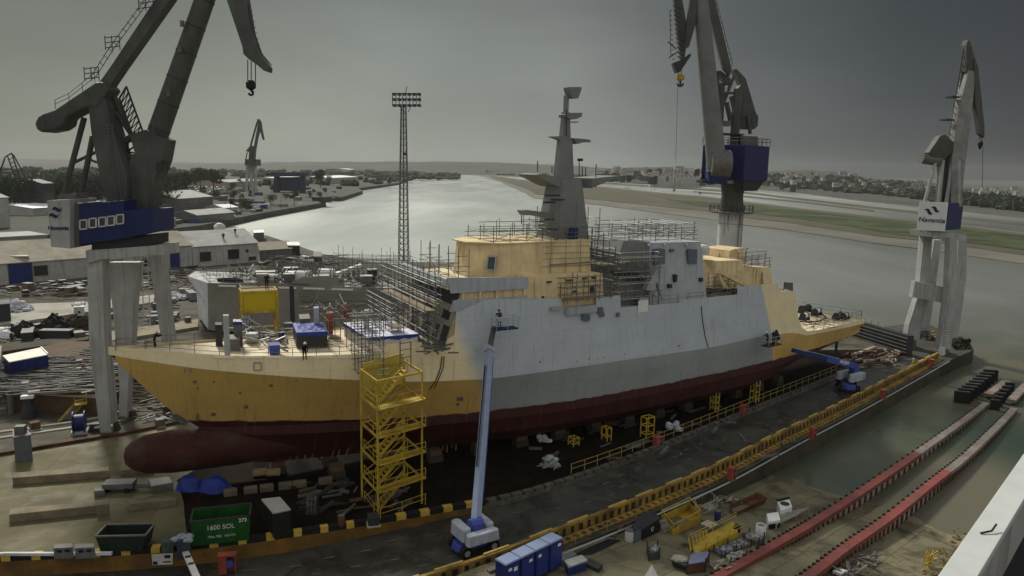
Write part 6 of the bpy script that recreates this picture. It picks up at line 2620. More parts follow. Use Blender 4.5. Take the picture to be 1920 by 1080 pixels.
for x0, x1, y0, y1, n, lab in ((2, 160, 636, 662, 60, 'scattered scrap steel along the dark low wall'), (2, 90, 605, 640, 45, 'scattered pale scrap behind the blue container'), (170, 330, 560, 622, 90, 'scattered pipes and beams round the feet of the left crane'),
                               (200, 300, 640, 700, 70, 'tangled scrap behind the bow under the crane'), (210, 340, 700, 790, 60, 'loose beams on the yard under the bow'), (300, 372, 520, 560, 50, 'rusty beams beside the stern of the second hull')):
    t = thing('scrap_heap', lab, 'scrap', gp((x0+x1)/2, (y0+y1)/2, 0))
    for mt in (bar_grey, steel_md, timber, conc_lt):
        obj('scrap_pieces', bars(G(), x0, x1, y0, y1, .05, n//(6 if mt is conc_lt else 2), .5, 3.0, .3, 1.0, .16, .4), mt, t)
# kerb and rails of the crane track on the far side of the slip
def strip(name, label, cat, pxs, w, h, mt, z=0.0):
    pts = [gp(a, b, z) for a, b in pxs]
    g = G()
    for a, b in zip(pts, pts[1:]):
        g.beam(a+Vector((0, 0, h/2)), b+Vector((0, 0, h/2)), w, h)
    return single(name, g, mt, label, cat)


strip('track_kerb', 'dark rust edged kerb between the slip floor and the crane track', 'kerb', [(-80, 867), (0, 853), (120, 833), (240, 813), (335, 793)], .7, .35, M('kerb_rust', (.10, .05, .03), .85, .5, 1.2, col2=(.02, .018, .015), cut=.5))
strip('crane_track', 'pale crane rail on the yard left of the bow, the one nearer the slip', 'rail', [(-80, 832), (0, 822), (140, 802), (185, 793)], .5, .14, conc_lt)
strip('crane_track', 'pale crane rail on the yard left of the bow, the one nearer the stair', 'rail', [(-80, 820), (0, 811), (140, 792), (185, 784)], .5, .14, conc_lt)
q = [gp(-80, 863, .004), gp(0, 850, .004), gp(330, 790, .004), gp(300, 760, .004), gp(200, 780, .004), gp(0, 790, .004), gp(-80, 800, .004)]
g = G()
g.add(q, [tuple(range(7))])
struct('track_bed', g, M('track_bed_ground', (.10, .09, .065), .9, .35, .6, bump=.2, col2=(.05, .045, .03), cut=.5))
t, c = box_from('electric_cabinet', 'grey electric cabinet by the crane rail at the left edge', 'cabinet', [(25, 822), (58, 817), (50, 806), (24, 808)], 2.6, 0, M('cabinet_grey', (.10, .115, .12), .6, .2, 2), steel_md, .04)
obj('cap', G().box((c[0]+c[1])/2*.5+(c[2]+c[3])/2*.5+Vector((0, 0, .15)), (.9, .7, .7), .2), steel_md, t)
# blue hose reel by the crane foot
p = gp(150, 812, 0)
t = thing('cable_reel', 'blue cable reel standing at the foot of the left crane', 'cable reel', p)
ax = Vector((.9, .4, 0)).normalized()
obj('drum', G().tube(p+ax*-.5+Vector((0, 0, 1.25)), p+ax*.5+Vector((0, 0, 1.25)), .9, .9, 18), box_blue, t, smooth=True)
for e in (-1, 1):
    obj('flange', G().tube(p+ax*e*.5+Vector((0, 0, 1.25)), p+ax*e*.6+Vector((0, 0, 1.25)), 1.25, 1.25, 20), box_blue, t)
g = G()
g.box(p, (1.6, 1.2, .35), .4)
g.path([p+Vector((.9, .6, .4)), p+Vector((2.0, .4, .6)), p+Vector((2.9, .9, .5)), p+Vector((3.4, .3, .9))], .16, 6)
obj('hose_end', g, white_dirty, t)
p = gp(55, 782, 0)
t = thing('valve_stand', 'dark valve stand with a white top on the yard beside the brown wall', 'valve', p)
obj('stand', G().lathe(p, [(.8, 0), (.75, .6), (.5, 1.6), (.5, 2.3)], 10), steel_dk, t)
obj('valve_head', G().box((p.x, p.y, 2.3), (1.3, .7, .35), .3), white_p, t)
p = gp(22, 775, 0)
t = thing('vent_pipe', 'grey vent pipe with a white cap against the brown retaining wall', 'pipe', p)
obj('pipe', G().tube(p, p+Vector((0, 0, 2.4)), .35, .35, 10), steel_md, t)
obj('cap', G().lathe((p.x, p.y, 2.4), [(.5, 0), (.45, .2), (.1, .35)], 12), white_p, t)

# ------------------------------------------------------------------ slip floor: loads, skips and blocks
def cblock(label, quad, zt, mt, cat='block', nm='concrete_beam', group=None):
    c = [gp(a, b, zt) for a, b in quad]
    return single(nm, G().box8([Vector((p.x, p.y, 0)) for p in c]+c), mt, label, cat, group, bevel=.05)


cw = M('weathered_concrete', (.20, .17, .11), .9, .3, .8, col2=(.12, .10, .07), cut=.55)
cblock('long concrete beam on the slip floor, nearest the bulbous bow', [(23, 896), (205, 882), (203, 874), (24, 886)], .75, cw)
cblock('long stained concrete beam lying in the middle of the slip floor', [(17, 965), (180, 948), (178, 940), (17, 953)], .75, cw)
cblock('short concrete beam on the slip floor right under the bulbous bow', [(226, 882), (288, 875), (287, 868), (225, 874)], .7, cw)
cblock('short concrete beam on the slip floor nearest the green skip', [(242, 945), (330, 936), (329, 929), (241, 937)], .7, cw)
cblock('small square concrete block at the end of the long stained beam', [(180, 947), (205, 945), (203, 937), (179, 939)], 1.0, cw, nm='concrete_block')
cblock('pair of small dark blocks between the two long beams', [(176, 921), (196, 919), (195, 913), (176, 914)], .6, steel_md, nm='steel_block')
p = gp(225, 920, 0)
t = thing('trolley', 'low dark trolley with drawbar between the concrete beams', 'trolley', p)
obj('platform', G().box((p.x, p.y, .4), (2.6, 1.3, .5), .15), steel_md, t, bevel=.03)
for e in (-.9, .9):
    for f in (-.5, .5):
        c = p+Vector((e, f, .25))
        obj('wheel', G().tube(c-Vector((0, .1, 0)), c+Vector((0, .1, 0)), .25, .25, 12), black_r, t)
g = G()
g.beam(p+Vector((1.3, .2, .5)), p+Vector((3.4, .5, .45)), .12, .12)
g.beam(p+Vector((1.3, -.2, .5)), p+Vector((3.4, .1, .45)), .12, .12)
obj('drawbar', g, steel_dk, t)
cblock('dark steel plate leaning by the trolley drawbar', [(283, 912), (325, 906), (318, 893), (278, 898)], .6, steel_md, nm='steel_plate')


def skip(name, label, fl, fr, h, dep, mt, inner=None, slope=.25, parts=True):
    """open skip: front lower corners measured on the floor; walls lean outwards"""
    a, b = gp(fl[0], fl[1], fl[2] if len(fl) > 2 else 0), gp(fr[0], fr[1], fr[2] if len(fr) > 2 else 0)
    x = (b-a)
    x.z = 0
    w = x.length
    x.normalize()
    y = Vector((-x.y, x.x, 0))
    t = thing(name, label, 'skip', a)
    U = Vector((0, 0, h))
    th = .08

    def ring(z, o):
        e = slope*z/h
        return [a+x*(-e+o)+y*(o)+Vector((0, 0, z)), a+x*(w+e-o)+y*o+Vector((0, 0, z)), a+x*(w+e-o)+y*(dep-o)+Vector((0, 0, z)), a+x*(-e+o)+y*(dep-o)+Vector((0, 0, z))]
    o0, o1, i1, i0 = ring(.1, 0), ring(h, 0), ring(h, th), ring(.25, th)
    g = G()
    g.add(o0+o1+i1+i0, [(3, 2, 1, 0)]+[(k, (k+1) % 4, 4+(k+1) % 4, 4+k) for k in range(4)]+[(4+k, 4+(k+1) % 4, 8+(k+1) % 4, 8+k) for k in range(4)]+[(8+k, 8+(k+1) % 4, 12+(k+1) % 4, 12+k) for k in range(4)]+[(12, 13, 14, 15)])
    obj('body', g, mt, t)
    g = G()
    for k in range(4):
        g.beam(o1[k]+Vector((0, 0, .03)), o1[(k+1) % 4]+Vector((0, 0, .03)), .14, .12)
    obj('rim', g, inner or mt, t)
    for e in (.15, .85):
        p = a+x*w*e-y*.06
        obj('lifting_lug', G().box((p.x, p.y, .3+a.z), (.14, .12, h*.45), math.atan2(x.y, x.x)), mt, t)
    return t, a, x, y, w, h


t, a, x, y, w, h = skip('green_skip', 'big green open skip with white lettering on the slip floor in the ship shadow', (362, 1026), (467, 1014), 2.1, 2.3, skip_green, steel_dk, .12)
off = -y*.06
lettering('lettering', '1600 SOL', .52, a+x*w*.5+Vector((0, 0, 1.30))+off, x, (0, 0, 1), white_dirty, t)
lettering('lettering', '273', .42, a+x*w*.90+Vector((0, 0, 1.72))+off, x, (0, 0, 1), white_p, t)
lettering('lettering', 'Tfno. 956   620-721', .26, a+x*w*.52+Vector((0, 0, .62))+off, x, (0, 0, 1), white_dirty, t)
skip('dark_skip', 'dark green black open skip standing by the kerb left of the green skip', (190, 1037), (266, 1035), 1.35, 1.9, M('skip_dark', (.012, .022, .014), .6, .3, 1), steel_md, .35)
t, c = box_from('grey_top_container', 'black container with a pale grey lid standing right of the green skip', 'container', [(512, 964), (545, 957), (525, 934), (490, 938)], 2.1, 0, black_p, M('grey_lid', (.34, .33, .30), .7, .12, 1), .01)
t, c = box_from('steel_bin', 'dark blue steel bin holding a plastic sheet beside the green skip', 'bin', [(331, 1016), (357, 1014), (356, 1002), (331, 1003)], 1.5, 0, M('bin_blue', (.03, .04, .06), .6, .3, 2))
g = G()
ctr = sum(c, Vector())/4
for _ in range(10):
    g.blob(ctr+Vector((rnd(-.6, .6), rnd(-.4, .4), .05)), (.4, .3, .15), 6, 4, .3)
obj('plastic_sheet', g, M('grey_plastic', (.25, .27, .30), .5, .2, 3), t)
t, c = box_from('steel_bin', 'grey green steel bin with lifting eyes beside the blue one', 'bin', [(302, 1018), (325, 1016), (324, 1000), (303, 1001)], 1.3, 0, M('bin_green', (.05, .065, .05), .6, .3, 2))
for i, (x0, x1, lab) in enumerate(((100, 137, 'grey slotted steel box by the kerb, the left one of two'), (140, 178, 'grey slotted steel box by the kerb, the right one of two'))):
    t, c = box_from('steel_box', lab, 'box', [(x0, 1028), (x1, 1026), (x1-2, 1018), (x0, 1020)], .9, 0, steel_md)
    for f in (.3, .7):
        p = c[0].lerp(c[1], f)-Vector((0, .03, .35))
        obj('fork_slot', G().box(p, (.35, .06, .2), .05), black_p, t)
p = gp(345, 1040, 0)
a, b = gp(348, 1036, .6), gp(372, 1090, .9)
g = G().beam(a, b, .45, .2)
pole = thing('boom_pole', 'pale striped pole end rising at the bottom edge below the green skip', 'pole', b)
o = obj('shaft', g, white_dirty, pole)
g = G()
for f in (.2, .45):
    q = a.lerp(b, f)
    g.box((q.x, q.y, q.z+.06), (.38, .35, .06), .3)
each('mark', g, black_p, pole)
a, b = gp(284, 1040, .3), gp(325, 1040, .3)
g = G()
c = [gp(286, 1060, -.4), gp(323, 1058, -.4), gp(324, 1038, .5), gp(284, 1040, .5)]
g.prism(c, (0, .05, 0))
sb = thing('notice_board', 'white and black notice board tilted on the orange kerb face', 'board', c[0])
obj('board', g, white_dirty, sb)
g = G()
d1, d2 = (c[1]-c[0]), (c[3]-c[0])
nrm = Vector((0, -.03, .01))
for u, v_, du, dv_ in ((.05, .05, .22, .3), (.65, .6, .3, .3), (.55, .2, .4, .12)):
    q = [c[0]+d1*u+d2*v_+nrm, c[0]+d1*(u+du)+d2*v_+nrm, c[0]+d1*(u+du)+d2*(v_+dv_)+nrm, c[0]+d1*u+d2*(v_+dv_)+nrm]
    g.prism(q, nrm*.5)
each('dark_field', g, black_p, sb)
strip('pipe', 'white pipe lying along the black and yellow kerb at the left', 'pipe', [(-60, 1046), (10, 1041), (110, 1041), (210, 1040)], .22, .22, white_dirty, .18)
# blue sheeted pallets and dark gear in the shadow of the hull
for (px, py, r_, lab) in ((357, 915, 1.3, 'blue sheeted pallet under the bow, the left one'), (402, 917, 1.5, 'blue sheeted pallet under the bow, the right one')):
    p = gp(px, py, 0)
    g = G()
    n = 12
    vs = [Vector((p.x, p.y, 1.25))]
    fs = []
    for k, (rr, z) in enumerate(((.45, 1.15), (.75, .75), (1.0, .12), (1.05, 0))):
        for i in range(n):
            a = 2*math.pi*i/n
            q = r_*rr*rnd(.9, 1.08)
            vs.append(Vector((p.x+q*math.cos(a), p.y+q*.75*math.sin(a), z*rnd(.9, 1.1))))
    fs = [(0, 1+i, 1+(i+1) % n) for i in range(n)]+[(1+k*n+i, 1+(k+1)*n+i, 1+(k+1)*n+(i+1) % n, 1+k*n+(i+1) % n) for k in range(3) for i in range(n)]
    single('sheeted_pallet', g.add(vs, fs), tarp_blue, lab, 'pallet')
for i, px in enumerate((432, 470, 500, 535, 562, 610)):
    py = 922-.12*(px-432)
    cblock('grey concrete block in the shadow row under the bow, %s from the left' % (['first']+ords)[i], [(px-13, py), (px+13, py-3), (px+12, py-9), (px-13, py-6)], .55, M('shade_block%d' % i, (.14, .115, .075), .9, .3, 1) if i == 0 else MATS['shade_block0'], nm='concrete_block')
g0 = G()
ctr = SP(507, 868, -5.2)
for k in range(4):
    for e in range(2):
        p = gp(487+e*26, 890-k*1, .1+.42*k)
        g0.box((p.x, p.y, .1+.42*k), (1.2, .8, .3), .25)
tst = single('timber_stack', g0, M('pale_stack', (.26, .18, .10), .85, .25, 1.5), 'stack of pale timbers standing against the red hull near the bow', 'timber')
anode = thing('anode_plate', 'pale metal plate fixed low on the red hull near the bow', 'plate', (0, 0, 0), 'pale plates on the red hull')
obj('plate', G().beam((0, 0, 0), (.22, .05, .62), .16, .06), bar_grey, anode)
anode.location = hull_pt(540, 870, .1)[0]
for px, py in ((553, 868), (569, 866), (582, 864), (621, 858), (633, 855), (649, 852), (456, 880), (470, 878)):
    dup(anode, hull_pt(px, py, .1)[0], rnd(-.4, .4), 'pale metal plate fixed low on the red hull near the bow')


def trestle(px, py, lab, w, h, z=0.0, rungs=2):
    p = gp(px, py, z)
    t = thing('trestle', lab, 'trestle', p)
    u = Vector((math.cos(.6), math.sin(.6), 0))
    v_ = Vector((-u.y, u.x, 0))
    for e in (0, 1):
        for f in (0, 1):
            q = p+u*w*e+v_*.9*f
            obj('post', G().beam(q, q+Vector((0, 0, h)), .12, .12), yellow_p, t)
    for k in range(rungs+1):
        g = G()
        z1 = h*(k+.5)/(rungs+.5)
        for a, b in (((0, 0), (1, 0)), ((1, 0), (1, 1)), ((1, 1), (0, 1)), ((0, 1), (0, 0))):
            g.beam(p+u*w*a[0]+v_*.9*a[1]+Vector((0, 0, z1)), p+u*w*b[0]+v_*.9*b[1]+Vector((0, 0, z1)), .10, .10)
        obj('frame_ring', g, yellow_p, t)


trestle(838, 848, 'yellow frame trestle under the hull right of the stair tower', 1.1, 2.6, rungs=1)
trestle(1075, 838, 'small yellow frame in the dark below the sprayed hull', .8, .9, rungs=1)
trestle(1138, 828, 'narrow yellow frame in the dark amidships', .6, 1.5, rungs=1)
trestle(1211, 823, 'double yellow ladder frame standing by the guard rail', 1.2, 2.4, rungs=2)
trestle(1341, 772, 'yellow ladder frame by the farther red box', .6, 2.6, rungs=3)
trestle(1416, 755, 'tall yellow ladder frame by the guard rail near the stern', .7, 5.0, rungs=5)
for px, py, r_, mt, lab in ((1261, 806, .95, M('clear_wrap', (.40, .44, .48), .35, .2, 3), 'bundle wrapped in pale plastic inside the guard rail'), (1030, 872, 1.0, steel_lt, 'pale jumble of machine parts on the dark slip floor'), (1020, 830, .9, white_dirty, 'white tank lying under the hull amidships')):
    p = gp(px, py, 0)
    g = G()
    for k in range(7):
        g.blob((p.x+rnd(-r_, r_)*.7, p.y+rnd(-r_, r_)*.5, rnd(.2, .8)), (r_*rnd(.3, .55), r_*rnd(.25, .45), r_*rnd(.2, .4)), 7, 5, .3)
    if mt is steel_lt:
        bars(g, px-14, px+14, py-4, py+4, .1, 14, .4, 1.5, .3, 1.5, .12, .8)
    single('gear_bundle', g, mt, lab, 'gear')
for px, py, lab in ((725, 1010, 'yellow paint bucket'),):
    pass
# near-black sheet that paints the ship's shadow onto the slip floor
shadow_paint = M('painted_ship_shadow', (.008, .005, .003), .9, .5, .7, col2=(.02, .014, .009), cut=.62, spec=.06)
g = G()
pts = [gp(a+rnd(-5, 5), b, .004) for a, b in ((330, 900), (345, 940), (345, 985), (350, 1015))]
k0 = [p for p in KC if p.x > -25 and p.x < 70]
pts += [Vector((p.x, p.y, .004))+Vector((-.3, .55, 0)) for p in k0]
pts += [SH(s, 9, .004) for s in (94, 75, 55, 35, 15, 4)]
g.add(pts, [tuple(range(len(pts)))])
struct('slip_floor_shadow', g, shadow_paint)
# ------------------------------------------------------------------ second hull in the yard
A2 = gp(394, 628, 0)
z2 = zat(393, 530, A2)
B2_ = gp(757, 541, z2)
ax = Vector((B2_.x-A2.x, B2_.y-A2.y, 0))
L2 = ax.length
ax.normalize()
ay = Vector((-ax.y, ax.x, 0))
h2 = thing('hull_block', 'long grey brown hull under construction behind the ship, its white bow end to the left', 'ship', A2)
W2 = lambda a, b, c: A2+ax*a+ay*b+Vector((0, 0, c))
Fc = gp(366, 507, z2)
ay = Vector((Fc.x-A2.x, Fc.y-A2.y, 0))
D2 = ay.length
ay.normalize()
hull2_m = M('hull_two_paint', (.25, .235, .20), .8, .15, .35, col2=(.20, .18, .13), cut=.55)
g = G()
lo, up_ = [], []
prof2 = [(0, 2.0), (0.3, 1.2), (3, .6), (9, .25), (18, 0), (L2, 0)]
n = len(prof2)
vs = []
for a, fl in prof2:
    for z, k in ((.6, 1), (z2*.55, .45), (z2, 0)):
        vs.append(W2(a, fl*k, z))
g.add(vs, [(i*3+k, (i+1)*3+k, (i+1)*3+k+1, i*3+k+1) for i in range(n-1) for k in range(2)])
vs = []
for a, fl in prof2:
    for z, k in ((.6, 1), (z2*.55, .45), (z2, 0)):
        vs.append(W2(a, D2-fl*k, z))
g.add(vs, [(i*3+k, i*3+k+1, (i+1)*3+k+1, (i+1)*3+k) for i in range(n-1) for k in range(2)])
g.add([W2(L2, 0, .6), W2(L2, D2, .6), W2(L2, D2, z2), W2(L2, 0, z2)], [(0, 1, 2, 3)])
obj('side_plating', g, hull2_m, h2)
g = G()
e0 = [W2(-.02, 2.0, .6), W2(-.02, .9, z2*.55), W2(-.05, 0, z2), W2(-2.8, D2*.5, z2), W2(-.05, D2, z2), W2(-.02, D2-.9, z2*.55), W2(-.02, D2-2, .6)]
g.add(e0, [(0, 1, 2, 3, 4, 5, 6)])
obj('end_bulkhead', g, M('end_white', (.62, .63, .66), .7, .15, .6, col2=(.40, .40, .40), cut=.6), h2)
g = G()
g.add([W2(-2.6, D2*.5, z2-.15), W2(0, .15, z2-.15), W2(L2, .15, z2-.15), W2(L2, D2-.15, z2-.15), W2(0, D2-.15, z2-.15)], [(0, 1, 2, 3, 4)])
obj('upper_deck', g, M('deck_pale', (.46, .46, .44), .75, .25, .6, col2=(.17, .17, .16), cut=.56), h2)
g = G()
d = ax*L2*.0
for a, b in ((3, 8), (9, 14), (15, 19), (20, 25), (27, 33), (35, 41)):
    q = [W2(a*.62, -.02, z2-.62), W2(b*.62, -.02, z2-.62), W2(b*.62, -.02, z2-.30), W2(a*.62, -.02, z2-.30)]
    g.prism(q, -ay*.05)
each('pale_slot', g, white_p, h2)
# recessed bulwark steps, dark seam and shelves along the side
g = G()
q = [W2(L2*.20, .0, z2), W2(L2*.26, .0, z2), W2(L2*.25, .0, z2+1.4), W2(L2*.215, 0, z2+1.4)]
g.prism([W2(4, .1, z2), W2(18, .1, z2), W2(17.5, .1, z2+.3), W2(9.5, .1, z2+.3)], ay*.1)
g.prism([W2(14.0, .1, z2), W2(24, .1, z2), W2(24, .1, z2+1.5), W2(16.6, .1, z2+1.5)], ay*.12)
g.prism([W2(12.5, D2-.2, z2), W2(26, D2-.2, z2), W2(25, D2-.2, z2+2), W2(15, D2-.2, z2+2)], ay*.12)
each('bulwark', g, hull2_m, h2)
obj('plate_seam', G().box(W2(L2*.43, -.05, 1)+Vector((0, 0, 0)), (.7, .12, z2-1.2), math.atan2(ax.y, ax.x)), steel_dk, h2)
for a0, a1, z in ((.47, .62, z2*.72), (.63, .80, z2*.70), (.46, .52, z2*.48)):
    g = G()
    g.beam(W2(L2*a0, -.3, z), W2(L2*a1, -.3, z+.1), .6, .14)
    obj('staging_shelf', g, plank_m, h2)
g = G()
for k in range(4):
    g.tube(W2(L2*.46, -.4, z2*.75+k*.5), W2(L2*.80, -.4, z2*.75+k*.5), .05, .05, 4)
obj('staging_tubes', g, scaffold_m, h2)
ug, vg = ax, ay
scaffold('scaffold', 'tube scaffold climbing the side of the second hull at its right part', W2(L2*.82, -2.0, 0), ax*1.8, ay*1.4, 2, 1, (z2*.35, z2*.55, z2*.75, z2*.95), planks=(z2*.55, z2*.75), top=1.5)
scaffold('scaffold', 'guard scaffold round the white bow deck of the second hull', W2(.5, .6, z2), ax*2.4, ay*3.9, 6, 3, (.15, .9), top=.5, drop=.3)
scaffold('scaffold', 'tall tube frame over the middle of the second hull deck', W2(L2*.52, 3, z2), ax*2.6, ay*3.0, 4, 2, (1.0, 2.4), top=1.0, drop=.2, jit=.6)
scaffold('scaffold', 'tall tube frame over the right end of the second hull deck', W2(L2*.74, 5, z2), ax*2.6, ay*2.8, 5, 2, (1.0, 2.6, 3.8), top=1.2, drop=.2, jit=.8)
scaffold('scaffold', 'tube frame on the far side of the second hull deck', W2(L2*.40, D2-2, z2), ax*2.6, ay*1.6, 9, 1, (1.0, 2.4), top=.9, drop=.2, jit=.6)
# things standing on its deck
g = G()
pts = [W2(4.5+2.1*math.cos(a), 3.0+1.0*math.sin(a), z2+.15) for a in [6.283*i/14 for i in range(15)]]
g.path(pts, .35, 6)
single('hose_coil', g, black_r, 'dark coiled hose on the white bow deck of the second hull', 'hose')
dk = [('deck_drum', 'white drum lying on the second hull deck near its middle', .47, 4.0, 1.0, white_p), ('deck_drum', 'second white drum lying on the second hull deck beside a dark ring', .51, 3.2, 1.1, white_dirty), ('deck_drum', 'pale drum at the right part of the second hull deck', .66, 6.0, 1.2, white_p), ('deck_drum', 'small white drum near the left part of the second hull deck', .34, 2.4, .8, white_dirty)]
for nm, lab, f, b, r_, mt in dk:
    p = W2(L2*f, b, z2+r_)
    t = thing(nm, lab, 'drum', p-Vector((0, 0, r_)))
    obj('barrel', G().tube(p-ax*1.3, p+ax*1.3, r_, r_, 14), mt, t, smooth=True)
    for e in (-1, 1):
        obj('hoop', G().tube(p+ax*(e*1.0-.06), p+ax*(e*1.0+.06), r_*1.06, r_*1.06, 14), steel_dk, t)
for lab, f, b, s_, mt in (('dark machine box on the second hull deck behind the yellow frame', .33, 5, (3.2, 2, 1.6), steel_dk), ('tan box at the near edge of the second hull deck', .29, 1.2, (2.0, 1.0, 1.6), conc_lt), ('grey upright box on the second hull deck', .43, 1.6, (1.8, 1.0, 1.7), steel_md),
                          ('brown tarpaulined box at the right part of the second hull deck', .60, 2.2, (2.6, 1.6, 1.5), timber), ('dark box by the far rail of the second hull deck', .50, 10, (2.4, 1.6, 1.8), steel_dk), ('white box by the far rail of the second hull deck', .58, 9.0, (1.6, 1.4, 1.4), white_p), ('grey box near the right end of the second hull deck', .84, 3.0, (2.0, 1.6, 1.6), steel_md), ('dark tall box near the right end of the second hull deck', .90, 6.0, (1.6, 1.6, 2.4), steel_dk)):
    p = W2(L2*f, b, z2)
    t = thing('deck_box', lab, 'box', p)
    obj('body', G().box(p, s_, .3), mt, t, bevel=.05)
    obj('lid', G().box(p+Vector((0, 0, s_[2]+.003)), (s_[0]*1.04, s_[1]*1.04, .12), .3), white_dirty if mt is not white_p else steel_md, t)
for k, (f0, f1, n_, lab) in enumerate(((.18, .34, 60, 'jumble of pipes and boards on the left part of the second hull deck'), (.36, .52, 80, 'jumble of dark fittings on the middle of the second hull deck'), (.54, .72, 90, 'jumble of tubes and plates on the right part of the second hull deck'), (.74, .97, 90, 'jumble of tubes at the right end of the second hull deck'))):
    t = thing('deck_clutter', lab, 'clutter', W2(L2*(f0+f1)/2, 6, z2))
    for mt in (bar_grey, steel_dk, plank_m, white_dirty):
        g = G()
        for _ in range(n_//3):
            p = W2(L2*rnd(f0, f1), rnd(.8, D2-1), z2+rnd(.05, .9))
            d = Vector((rnd(-1, 1), rnd(-1, 1), rnd(-.15, .7))).normalized()*rnd(.7, 3)
            w_ = rnd(.07, .2)
            g.beam(p, p+d, w_, w_)
        obj('pieces', g, mt, t)
p = W2(L2*.70, 6, z2+1.4)
g = G().prism([p, p+ax*5+Vector((0, 0, 1.9)), p+ax*5.3+Vector((0, 0, 1.6)), p+ax*.4-Vector((0, 0, .5))], ay*1.2)
single('gangway', g, white_p, 'white gangway leaning over the second hull deck', 'gangway')
for k, (f, b, lab) in enumerate(((.39, 2.4, 'worker in white standing on the second hull deck'), (.465, 8.0, 'worker in dark clothes on the far side of the second hull deck'))):
    person(lab, W2(L2*f, b, z2), rnd(-2, 2), cloth_dk, 'stand', white_p if k == 0 else None)

# ------------------------------------------------------------------ workshops on the left
def shed(name, label, b0, b1, eave, ridge, depth, mw, mr, openings=(), cat='workshop', z=0.0, flat=False):
    """gabled shed: front wall foot from b0 to b1, eave and ridge heights measured above b0"""
    p0, p1 = gp(b0[0], b0[1], z), gp(b1[0], b1[1], z)
    he = zat(eave[0], eave[1], p0)-z
    x = (p1-p0)
    w = x.length
    x.normalize()
    y = Vector((-x.y, x.x, 0))
    hr = he+ridge
    t = thing(name, label, cat, p0)
    P = lambda a, b, c: p0+x*a+y*b+Vector((0, 0, c))
    g = G()
    g.box8([P(0, 0, 0), P(w, 0, 0), P(w, depth, 0), P(0, depth, 0), P(0, 0, he), P(w, 0, he), P(w, depth, he), P(0, depth, he)])
    if not flat:
        for a in (0.0, w):
            g.add([P(a, 0, he), P(a, depth, he), P(a, depth/2, hr)], [(0, 1, 2)])
    wl_ = obj('wall', g, mw, t)
    g = G()
    o = .35
    if flat:
        g.box8([P(-o, -o, he+.003), P(w+o, -o, he+.003), P(w+o, depth+o, he+.003), P(-o, depth+o, he+.003)]+[P(-o, -o, he+.3), P(w+o, -o, he+.3), P(w+o, depth+o, he+.3), P(-o, depth+o, he+.3)])
    else:
        k = ridge/(depth/2)
        for sgn in (0, 1):
            e = -o if sgn == 0 else depth+o
            q = [P(-o, e, he-k*o+.02), P(w+o, e, he-k*o+.02), P(w+o, depth/2, hr+.02), P(-o, depth/2, hr+.02)]
            g.box8(q+[v_+Vector((0, 0, .18)) for v_ in q])
    obj('roof', g, mr, t)
    for nm, a, bw, z0, h, mt in openings:
        q = [P(a*w, -.06, z0), P(a*w+bw, -.06, z0), P(a*w+bw, -.06, z0+h), P(a*w, -.06, z0+h)]
        ob_ = obj(nm, G().prism(q, y*.3), mt, t)
        g = G()
        for c_, d_ in zip(q, q[1:]+q[:1]):
            g.beam(c_-y*.03, d_-y*.03, .16, .10)
        obj('frame', g, wall_t if nm == 'window' else steel_md, ob_)
    return t, P, w, he, hr


t, P, w, he, hr = shed('workshop', 'white workshop with a pale grey roof behind the second hull', (362, 501), (484, 491), (356, 463), 3.6, 17, wall_w, roof_g,
                       (('window', .10, 3.4, 1.4, 2.8, glass_dk), ('window', .52, 3.6, 1.4, 3.0, glass_dk), ('window', .80, 1.0, 3.2, .9, glass_dk), ('window', .84, 2.6, 0.6, 1.2, steel_dk)))
for a, b, r_ in ((.55, 3.5, .45), (.80, 6, .4)):
    p = P(w*a, b, he+3.6*b/8.5)
    obj('roof_vent', G().lathe((p.x, p.y, p.z-.2), [(r_*.5, 0), (r_*.5, .9), (r_, 1.0), (r_, 1.5), (.1, 1.8)], 10), steel_dk, t)
p = P(w*.70, 12, he+1.0)
obj('roof_cupola', G().lathe((p.x, p.y, p.z), [(1.6, 0), (1.6, 3.4), (1.8, 3.5), (1.0, 4.3), (.1, 4.6)], 14), white_dirty, t)
t, P, w, he, hr = shed('workshop', 'workshop with a tan roof and blue door beside the white workshop', (255, 511), (361, 501.3), (300, 466), 3.4, 17, wall_w, M('tan_roof', (.30, .27, .21), .85, .2, .4, col2=(.20, .18, .14), cut=.55),
                       (('door', .60, 2.6, 0.02, 4.4, box_blue), ('window', .1, 2.6, 1.4, 2.4, glass_dk)))
t, P, w, he, hr = shed('workshop', 'long low workshop with a tan roof running off the left edge', (-60, 540), (254, 512), (30, 495), 4.2, 20, wall_w, MATS['tan_roof'],
                       (('door', .22, 5.0, .02, 5.0, box_blue), ('window', .36, 3.2, 1.4, 2.6, glass_dk), ('door', .72, 3.6, .02, 4.6, steel_md), ('window', .84, 3.0, 1.6, 2.4, glass_dk)))
p = P(w*.30, 2.5, he+1.3)
obj('skylight', G().box((p.x, p.y, p.z-.2), (4.5, 1.3, .35), .25), M('skylight_cream', (.6, .52, .40), .6, .1, 1), t)
t, P, w, he, hr = shed('office_block', 'grey flat roofed office with a row of dark windows behind the long workshop', (-50, 500), (92, 489), (10, 447), 0, 14, M('office_grey', (.22, .22, .21), .85, .12, .4), roof_g,
                       tuple(('window', .05+.115*i, 2.4, 4.0, 2.6, glass_dk) for i in range(8)), 'office', flat=True)
